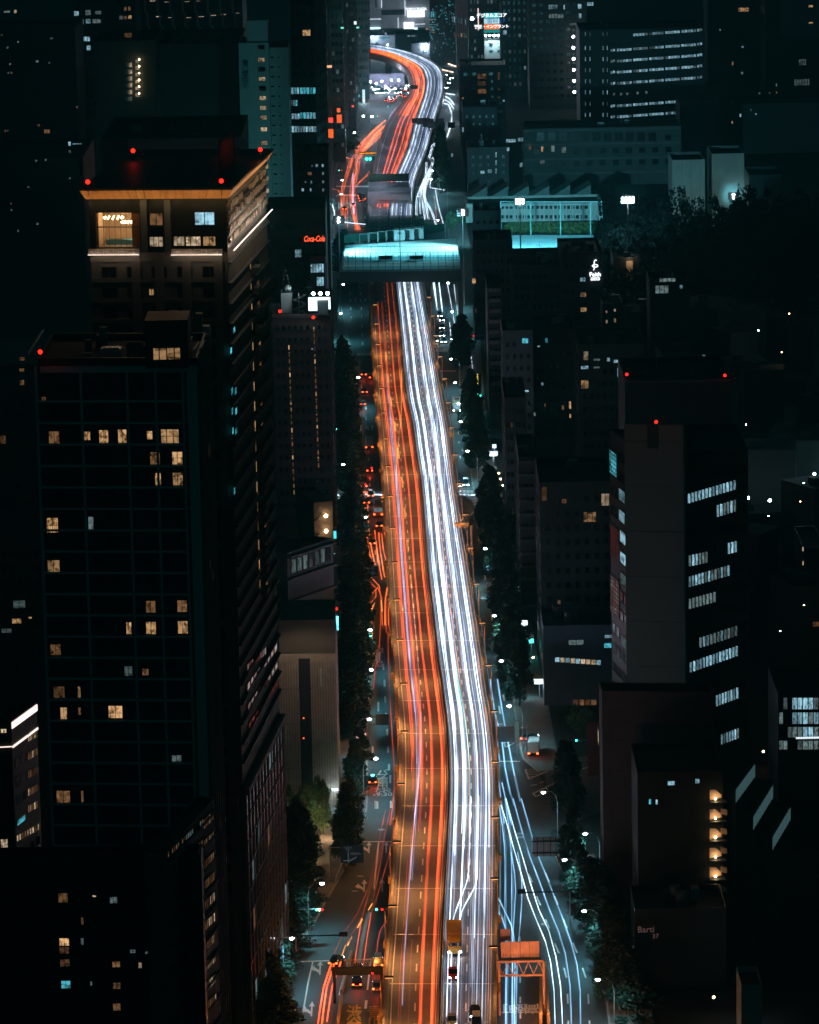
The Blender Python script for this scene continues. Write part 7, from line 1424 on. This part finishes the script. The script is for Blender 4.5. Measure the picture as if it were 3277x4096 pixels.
# ================================================================== ROAD FURNITURE
def signboard(k, x0, y0, x1, y1, Y, mtl, label, name='direction_sign', txts=(), posts=True, arm=0):
    a, c = V(*zx(k, x0, y1), Y), V(*zx(k, x1, y0), Y); r = empty(name, (a.x, a.y, 0), 0, label, 'sign'); W_, z0, z1 = c.x - a.x, a.z, c.z
    MB().box(0, W_, -.12, 0, z0, z1).build('board', mtl, r)
    for (s_, fx, fz, sz) in txts: text('lettering', s_, sz, emis('sign_letter', (.45, .55, .6), .12), r, (W_ * fx, -.16, z0 + (z1 - z0) * fz), ext=.01)
    if posts:
        px = -2.0 if arm >= 0 else W_ + 2.0
        MB().tube([(px, .3, 0), (px, .3, z1)], .14, 6).build('post', STEEL, r)
        for z_ in (z0 + .4, z1 - .5): MB().tube([(px, .25, z_), (W_ if arm >= 0 else 0, .25, z_)], .09, 5).build('arm', STEEL, r)
    return r, W_, z0, z1
def arrow_mark(r, W_, z0, z1, pts, t=.25):
    for a, c in pts: MB().tube([(W_ * a[0], -.15, z0 + (z1 - z0) * a[1]), (W_ * c[0], -.15, z0 + (z1 - z0) * c[1])], t / 2, 4).build('arrow_mark', MATS['sign_letter'], r)
t = signboard('M', 637, 432, 853, 607, G(*zx('M', 745, 800), 0).y, SIGNB, 'dark blue direction board with a branching white arrow over the left street', txts=[('六本木', .3, .85, .55), ('渋谷', .3, .72, .4), ('西麻布へ', .70, .5, .6)]); arrow_mark(*t, [((.1, .13), (.5, .17)), ((.32, .0), (.32, .62)), ((.32, .1), (.68, .33))])
t = signboard('G', 370, 1217, 455, 1303, G(*zx('G', 412, 1380), 0).y, SIGNB, 'small blue direction board over the orange streaks', txts=[('246', .5, .8, .6)]); arrow_mark(*t, [((.2, .3), (.9, .3)), ((.5, .1), (.5, .6))], .15)
t = signboard('C', 588, 600, 762, 718, G(*zx('C', 680, 830), 0).y, SIGNG, 'large green expressway board below the far bridge', txts=[('渋谷', .25, .8, 1.2), ('首都高速', .7, .8, 1.0), ('横浜', .3, .15, .9)], arm=1); arrow_mark(*t, [((.2, .5), (.8, .35)), ((.66, .1), (.66, .9))], .3)
t = signboard('C', 563, 275, 670, 305, G(*zx('C', 610, 440), 0).y, SIGNG, 'narrow green sign with two teal arrows below the amber display', arm=1)
for x in (.12, .4): MB().ball((t[1] * x, -.5, (t[2] + t[3]) / 2), .6, 0, 6, 4).build('arrow_lamp', E_GREEN, t[0])
t = signboard('C', 508, 228, 672, 255, G(*zx('C', 600, 440), 0).y, DSTEEL, 'amber matrix display gantry above the left ramp', name='display_gantry', arm=1); MB().box(t[1] * .32, t[1] * .98, -.2, -.13, t[2] + .25, t[3] - .25).build('display', emis('matrix_amber', (1, .38, .03), 1.6), t[0]); MB().box(t[1] * .02, t[1] * .3, -.2, -.13, t[2] + .25, t[3] - .4).build('display', MATS['matrix_amber'], t[0]); text('lettering', '渋滞 3km', 1.6, DARKW, t[0], (t[1] * .64, -.24, (t[2] + t[3]) / 2), ext=.01)
t = signboard('B', 953, 732, 1018, 768, at('L', .5, s_of(725) + 330).y, SIGNG, 'green sign standing over the red lanes of the far curve', txts=[('←', .5, .5, 2)], posts=False); MB().tube([(t[1] + .6, .2, 8), (t[1] + .6, .2, t[3])], .15, 5).build('post', STEEL, t[0])
t = signboard('G', 1395, 1362, 1430, 1440, G(*zx('G', 1412, 1500), 0).y, CAN, 'white upright sign with a picture of a vehicle at the right kerb', name='roadside_sign', arm=-1)
t = signboard('N', 932, 312, 1120, 487, G(*zx('N', 1030, 640), 0).y, mat('sign_back', (.35, .31, .29), .45, .15, .6, metal=.5), 'back of a large grey direction board on two bars above the right street', name='board_rear_sign', arm=-1)
for z_ in (t[2] + .7, t[3] - .9): MB().tube([(-.2, -.3, z_), (t[1] + 3.5, -.3, z_)], .16, 5).build('bar', DSTEEL, t[0])
for x in (.2, .5, .8): MB().box(t[1] * x - .08, t[1] * x + .08, -.25, -.13, t[2], t[3]).build('stiffener', DSTEEL, t[0])
t = signboard('J', 320, 715, 398, 785, G(*zx('J', 360, 830), 0).y, mat('sign_dim', (.16, .18, .18), .5, .1, 1), 'grey back of a square board over the left street', name='board_rear_sign', arm=1)
t = signboard('J', 1062, 790, 1205, 892, G(*zx('J', 1130, 960), 0).y, mat('sign_haze', (.30, .36, .40), .5, .1, 1), 'pale square board back above the right street near the bus bay', name='board_rear_sign', arm=-1)
# gantries across the expressway
def gantry(side, u0, u1, s, z, label, mtl=mat('gantry_tan', (.40, .26, .13), .6, .2, 1), ext=0):
    p, q = at(side, u0, s), at(side, u1, s); r = empty('deck_gantry', (p.x, p.y, ZD), 0, label, 'gantry'); d = q - p
    MB().box(min(0, d.x), max(0, d.x) + ext, -.5, .5, z, z + .7).build('beam', mtl, r)
    MB().box(d.x + .3, d.x + .8, -.3, .3, -1, z).build('column', mtl, r); n = 9
    for i in range(n): x = d.x * (i + .2) / n; MB().box(x, x + .15, -.7, -.5, z - .5, z).build('lamp_bracket', mtl, r)
    return r
gantry('R', .72, 1.09, s_of(2205) , 6.2, 'tan gantry arm reaching over the white lanes near the refuge bay')
for (k, x0, x1, y, z_, lb) in (('B', 965, 1110, 1030, 6, 'dark sign bridge over the white lanes of the far road, upper'), ('B', 1060, 1225, 1062, 6, 'dark sign bridge over the white lanes of the far road, lower')):
    a, c = G(*zx(k, x0, y), ZD + z_), G(*zx(k, x1, y), ZD + z_); r = empty('sign_bridge', (a.x, a.y, ZD), 0, lb, 'gantry'); MB().box(0, c.x - a.x, -.4, .4, z_ - 1.6, z_ + .6).build('beam', DSTEEL, r); MB().box(c.x - a.x, c.x - a.x + .6, -.3, .3, -6, z_ + .6).build('column', DSTEEL, r)
    for i in range(3): MB().box(2 + i * 4.4, 5.2 + i * 4.4, -.7, -.42, z_ - 2.2, z_ + .3).build('board_back', GREYW, r)
# pink steel gantry at the lower right with boards and truss
a, c = G(*zx('N', 625, 1390), 9.5), G(*zx('N', 1027, 1390), 9.5); PINK = mat('gantry_pink', (.50, .27, .22), .6, .2, .8)
r = empty('tunnel_gantry', (a.x, a.y, 0), 0, 'salmon coloured portal gantry with boards above the right underpass lanes', 'gantry'); W_ = c.x - a.x
MB().box(0, W_, -.15, .15, 9.2, 9.5).build('beam', PINK, r); MB().box(0, W_, -.15, .15, 6.8, 7.1).build('beam', PINK, r)
for i in range(9):
    x0, x1 = W_ * i / 9, W_ * (i + 1) / 9; zz = (7.1, 9.2) if i % 2 else (9.2, 7.1); MB().tube([(x0, 0, zz[0]), (x1, 0, zz[1])], .1, 4).build('brace', PINK, r)
for i in range(4): MB().box(W_ * (.08 + .21 * i), W_ * (.08 + .21 * (i + .95)), .5, .65, 9.9, 12.6).build('board', PINK, r)
MB().box(W_ * .08, W_ * .30, 2.5, 2.65, 12.2, 14.2).build('board', PINK, r); MB().box(W_ * .05, W_ * .93, -.1, 1.2, 9.55, 9.65).build('walkway', DSTEEL, r)
for i in range(24): MB().box(W_ * (.05 + .88 * i / 24), W_ * (.05 + .88 * i / 24) + .05, -.1, -.05, 9.66, 10.7).build('railing_bar', DSTEEL, r)
for x in (.01, .97): MB().box(W_ * x, W_ * x + .4, -.2, .2, 0, 9.2).build('column', PINK, r)
for pw, x, y, z_ in ((500, .3, -4, 11.5), (500, .75, -4, 11.5)): lamp('POINT', 'sodium_light', (a.x + W_ * x, a.y + y, z_), pw, (1, .42, .2), size=.4)
# side walls of the right underpass
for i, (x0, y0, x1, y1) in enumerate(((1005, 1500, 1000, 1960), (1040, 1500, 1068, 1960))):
    p, q = G(*zx('N', x0, y0), .0), G(*zx('N', x1, y1), .0); d = (q - p).normalized(); n_ = Vector((d.y, -d.x, 0)) * .25; o = MB().prism([(v.x, v.y) for v in (p - n_, p + n_, q + n_, q - n_)], .01, 2.2).build('retaining_wall', mat('wall_orange_lit', (.40, .24, .12), .7, .2, .5)); tag(o, ['inner', 'outer'][i] + ' orange lit retaining wall of the right underpass', 'wall')  # orange tunnel light put into the wall colour
# left underpass portal
a, c = G(*zx('M', 620, 1900), 1.0), G(*zx('M', 1025, 1900), 1.0); r = empty('underpass_portal', (a.x, a.y, 0), 0, 'black portal bar with railing above the orange left underpass', 'portal'); W_ = c.x - a.x
MB().box(-1.2, W_ + .3, -.5, .5, 5.0, 6.2).build('beam', BLACKW, r); MB().box(-1.0, -.5, -.4, .4, 0, 5).build('column', BLACKW, r); MB().box(W_ - .1, W_ + .3, -.4, .4, 0, 5).build('column', BLACKW, r)
for i in range(18): MB().box(.5 + i * W_ / 19, .58 + i * W_ / 19, .3, .36, 6.2, 7.4).build('railing_bar', ORANGEW, r)
MB().box(.4, W_, .28, .38, 7.35, 7.45).build('handrail', ORANGEW, r); MB().ball((W_ * .80, -.7, 5.3), .16, 0, 6, 4).build('signal_lamp', E_RED, r)
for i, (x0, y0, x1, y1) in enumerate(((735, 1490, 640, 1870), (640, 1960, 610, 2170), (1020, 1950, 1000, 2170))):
    p, q = G(*zx('M', x0, y0), 0), G(*zx('M', x1, y1), 0); d = (q - p).normalized(); n_ = Vector((d.y, -d.x, 0)) * .2; o = MB().prism([(v.x, v.y) for v in (p - n_, p + n_, q + n_, q - n_)], .03, .8 if i == 0 else 1.6).build('divider_wall', CONC if i == 0 else MATS['wall_orange_lit']); tag(o, ['low concrete divider before the left underpass', 'left orange lit wall of the left underpass', 'right orange lit wall of the left underpass'][i], 'wall')
# guard rails along the kerbs
def rail(k, pts, label, n=10, z1=1.1):
    P_ = pxline(k, pts, 0, 2.5); r = empty('guard_rail', P_[0], 0, label, 'railing'); o0 = P_[0]
    for z_ in (.55, z1): MB().tube([p - o0 + Vector((0, 0, z_)) for p in P_], .06, 4).build('rail', CAN, r)
    pm_ = MB().box(-.06, .06, -.06, .06, .1, z1).mesh('rail_post', CAN)
    for p in P_[:120]: inst('rail_post', pm_, r, p - o0)
rail('M', [(182, 1540), (280, 1340)], 'short white guard rail at the left kerb below the lamp'); rail('M', [(585, 800), (655, 620)], 'white guard rail at the left kerb below the blue board'); rail('N', [(1340, 960), (1480, 1350)], 'long white guard rail along the lower right kerb'); rail('N', [(1150, 500), (1240, 740)], 'white guard rail along the right kerb under the grey board'); rail('J', [(1180, 600), (1090, 200)], 'thin rail on the right kerb between the lamps')
# signals
def signal(k, x, y, z, lit, label, side='L', cols=3):
    p = G(*zx(k, x, y), z); r = empty('traffic_signal', (p.x, p.y, 0), 0, label, 'traffic signal'); sg = -1 if side == 'L' else 1
    MB().tube([(sg * 4, .3, 0), (sg * 4, .3, z), (0, .3, z)], .09, 5).build('pole', STEEL, r); MB().box(-.75, .75, -.1, .15, z - .28, z + .28).build('housing', DSTEEL, r)
    for i, c_ in enumerate((E_GREEN if 'g' in lit else DSTEEL, E_WARM if 'y' in lit else DSTEEL, E_RED if 'r' in lit else DSTEEL)): MB().ball((-.5 + i * .5, -.14, z), .20, 0, 8, 5).build('lamp_lens', c_, r)
    if lit: lamp('POINT', 'signal_glow', (p.x, p.y - .8, z), 12, (1, .1, .03) if 'r' in lit else (.1, 1, .8), size=.15)
signal('M', 428, 1055, 5.5, 'gyr', 'traffic signal glowing red and amber at the left kerb'); signal('M', 1005, 1052, 5.5, 'gr', 'traffic signal against the expressway wall showing teal and red', 'R'); signal('J', 1663, 815, 5.5, 'r', 'red signal at the corner of the right side street', 'R'); signal('J', 1593, 880, 5, 'g', 'green pedestrian signal below the red one, right corner', 'R')
signal('C', 348, 390, 5.5, 'gr', 'signal at the left of the far bridge showing teal and red'); signal('B', 680, 1003, 5.5, 'gr', 'signal beside the far ramp showing teal and red'); signal('B', 770, 918, 5.5, 'g', 'green signal in front of the jam under the far curve'); signal('H', 46, 536, 5.5, 'r', 'red signal right of the long tree row', 'R'); signal('G', 388, 370, 5.5, 'r', 'red signal above the left zebra crossing')
signal('G', 335, 512, 5.5, 'r', 'red signal at the tip of the tall dark tree'); signal('F', 300 + 315, 158, 8, 'g', 'green signal under the left part of the lid'); signal('F', 1082, 328, 6, 'g', 'bright teal sign light right of the white lanes under the lid', 'R')
# mast arms without lamps
for (k, x0, y0, x1, y1, lb) in (('M', 200, 1310, 670, 1308, 'thin dark mast arm reaching over the left street'), ('N', 845, 798, 1250, 790, 'black signal arm reaching over the right street')):
    a, c = G(*zx(k, x0, y0), 6), G(*zx(k, x1, y1), 6); r = empty('mast_arm', (a.x, a.y, 0), 0, lb, 'mast arm'); d = c - a; MB().tube([(0, 0, 6), (d.x, 0, 6)], .14, 5).build('arm', BLACKW, r); bx_ = d.x if k == 'M' else 0
    MB().box(bx_ - .9, bx_ + .5, -.2, .2, 5.8, 6.6).build('signal_back', BLACKW, r); px_ = 0 if k == 'M' else d.x; MB().tube([(px_, 0, 0), (px_, 0, 6)], .12, 5).build('pole', STEEL, r)
# yellow vertical restaurant sign
p = G(*zx('F', 1535, 1130), 5); zt_ = V(*zx('F', 1535, 960), p.y).z; r = empty('restaurant_sign', (p.x, p.y, 5), 0, 'tall yellow lettered sign reading TRATTORIA on the right pavement', 'sign'); MB().box(-1, 1, 0, .3, -1, zt_ - 5).build('sign_box', DSTEEL, r)
for i, ch in enumerate('TRATTORIA'): text('letter', ch, (zt_ - 5) / 9 * 1.05, emis('letter_yellow', (1, .75, .08), 1.6), r, (0, -.06, (zt_ - 5) * (1 - (i + .5) / 9)), bold=.02)
MB().box(-1, 1, -.05, -.01, -1, -.1).build('sign_foot', E_GREEN, r)
# goals and boxes on the lid
for i, (x0, x1) in enumerate(((517, 590), (598, 672), (680, 745), (752, 812))):
    a, c = lidp(x0, 1020 - i * 10), lidp(x1, 1012 - i * 10); r = empty('goal_frame', (a.x, a.y, 20.52), 0, 'white goal frame in the row of four behind the pitch', 'goal', 'white goal frames'); W_ = c.x - a.x
    MB().tube([(0, 0, 0), (0, 0, 3.2), (W_, 0, 3.2), (W_, 0, 0)], .12, 4).build('goal_post', CAN, r); MB().tube([(0, 0, 3.2), (0, 2, 0)], .08, 4).build('stay', CAN, r); MB().tube([(W_, 0, 3.2), (W_, 2, 0)], .08, 4).build('stay', CAN, r)
for i, (x0, x1, y) in enumerate(((815, 908, 997), (915, 988, 988), (992, 1067, 980))):
    a, c = lidp(x0, y), lidp(x1, y); r = empty('storage_box', (a.x, a.y, 20.52), 0, ['left', 'middle', 'right'][i] + ' white storage container behind the pitch', 'container'); W_ = c.x - a.x; MB().box(0, W_, 0, 5, 0, 3.4).build('box_body', WHITEW, r); MB().box(-.1, W_ + .1, -.1, 5.1, 3.402, 3.6).build('lid', CAN, r); MB().box(W_ * .3, W_ * .32, -.05, 0, .2, 3.2).build('door_seam', GREYW, r)
m_ = MB(); mp1 = lidp(868, 1250); r = empty('field_mast', (mp1.x, mp1.y, 20.52), 0, 'slim mast rising in the middle of the front fence', 'mast'); MB().tube([(0, 0, 0), (0, 0, 18)], .15, 5).build('mast', DSTEEL, r); MB().box(-.5, .5, -.1, .1, 12, 12.4).build('cross_arm', DSTEEL, r)
for i in (0, 1): a = lidp(680 + i * 265, 1172); r = empty('bench', (a.x, a.y, 20.52), 0, ['left', 'right'][i] + ' dark bench shelter on the teal band of the pitch', 'bench'); MB().box(0, 4.6, 0, 1.2, .4, .6).build('seat', DSTEEL, r); MB().box(0, 4.6, 1.1, 1.2, .61, 1.6).build('backrest', DSTEEL, r); MB().box(.2, .4, 0, 1, 0, .39).build('leg', DSTEEL, r); MB().box(4.2, 4.4, 0, 1, 0, .39).build('leg', DSTEEL, r)

# ================================================================== thin night haze over the whole city
hm = MB().box(-720, 720, -15, 2950, -4.2, 236)
hz = bpy.data.materials.new('haze'); hz.use_nodes = True; n = hz.node_tree; n.nodes.clear(); o_ = n.nodes.new('ShaderNodeOutputMaterial'); v = n.nodes.new('ShaderNodeVolumePrincipled')
v.inputs['Color'].default_value = (.14, .80, .86, 1); v.inputs['Density'].default_value = .00021; v.inputs['Anisotropy'].default_value = .45; n.links.new(v.outputs[0], o_.inputs['Volume'])
tag(hm.build('haze', hz), kind='stuff')

q_ = lidp(760, 560, 16.5)
lamp('SPOT', 'bridge_fill', (q_.x, q_.y, 27), 9000, (.6, .8, 1), size=.5, spot=2.4)  # added fill to brighten the bridge roadway, no lamp body

# small lit signs and shop fronts along both pavements
for i, (k, x, y0, y1, w_, c_, lb) in enumerate((('K', 270, 930, 958, 3.0, (.75, .95, 1), 'small bright white sign box beside the blue hall'), ('K', 192, 625, 652, 1.6, (.8, .9, 1), 'white shop sign under the right tree row'), ('K', 183, 440, 490, 2.4, (.55, .9, .85), 'pale green lit shop front behind the right trees'), ('K', 205, 455, 492, 1.0, (.7, .95, 1), 'narrow white sign beside the green shop front'),
        ('H', 150, 1098, 1118, 2.2, (.8, .95, 1), 'square white sign at the right pavement above the junction'), ('G', 1455, 225, 262, 2.4, (.85, .9, 1), 'white lit kiosk sign above the right junction'), ('G', 1462, 165, 200, 1.2, (.6, .85, 1), 'pale blue sign strip above the kiosk'), ('G', 1625, 345, 385, 1.4, (1, .7, .5), 'dim cream doorway right of the junction'),
        ('K', 228, 720, 745, 1.2, (.1, .9, .8), 'tiny teal sign below the right tree row'), ('J', 60, 1180, 1200, 1.6, (.7, .9, 1), 'white lamp box at the foot of the tan hall'), ('J', 185, 1215, 1235, 1.2, (.2, 1, .9), 'teal lamp box left of the small zebra'), ('J', 228, 835, 900, 2.0, (1, .7, .65), 'pinkish lit panel at the left bus stop'), ('J', 1205, 760, 900, 1.0, (.25, .4, .42), 'tall pale frame at the right bus bay'))):
    X, Y1 = zx(k, x, y1); X0, Y0 = zx(k, x, y0); p = G(X, Y1, 3.2); zt = V(X0, Y0, p.y).z; r = empty('shop_sign', (p.x, p.y, 0), 0, lb, 'sign')
    MB().box(-w_ / 2, w_ / 2, 0, .4, 3.2, zt).build('sign_box', DSTEEL, r); MB().box(-w_ / 2 + .05, w_ / 2 - .05, -.05, -.01, 3.25, zt - .05).build('sign_face', emis('sign_face_%d' % i, c_, 2.2 if i < 12 else .3), r); MB().box(-.1, .1, .1, .3, 0, 3.19).build('post', STEEL, r)
    lamp('POINT', 'sign_light', (p.x, p.y - 1.5, 3.4), 260, c_, size=.4)
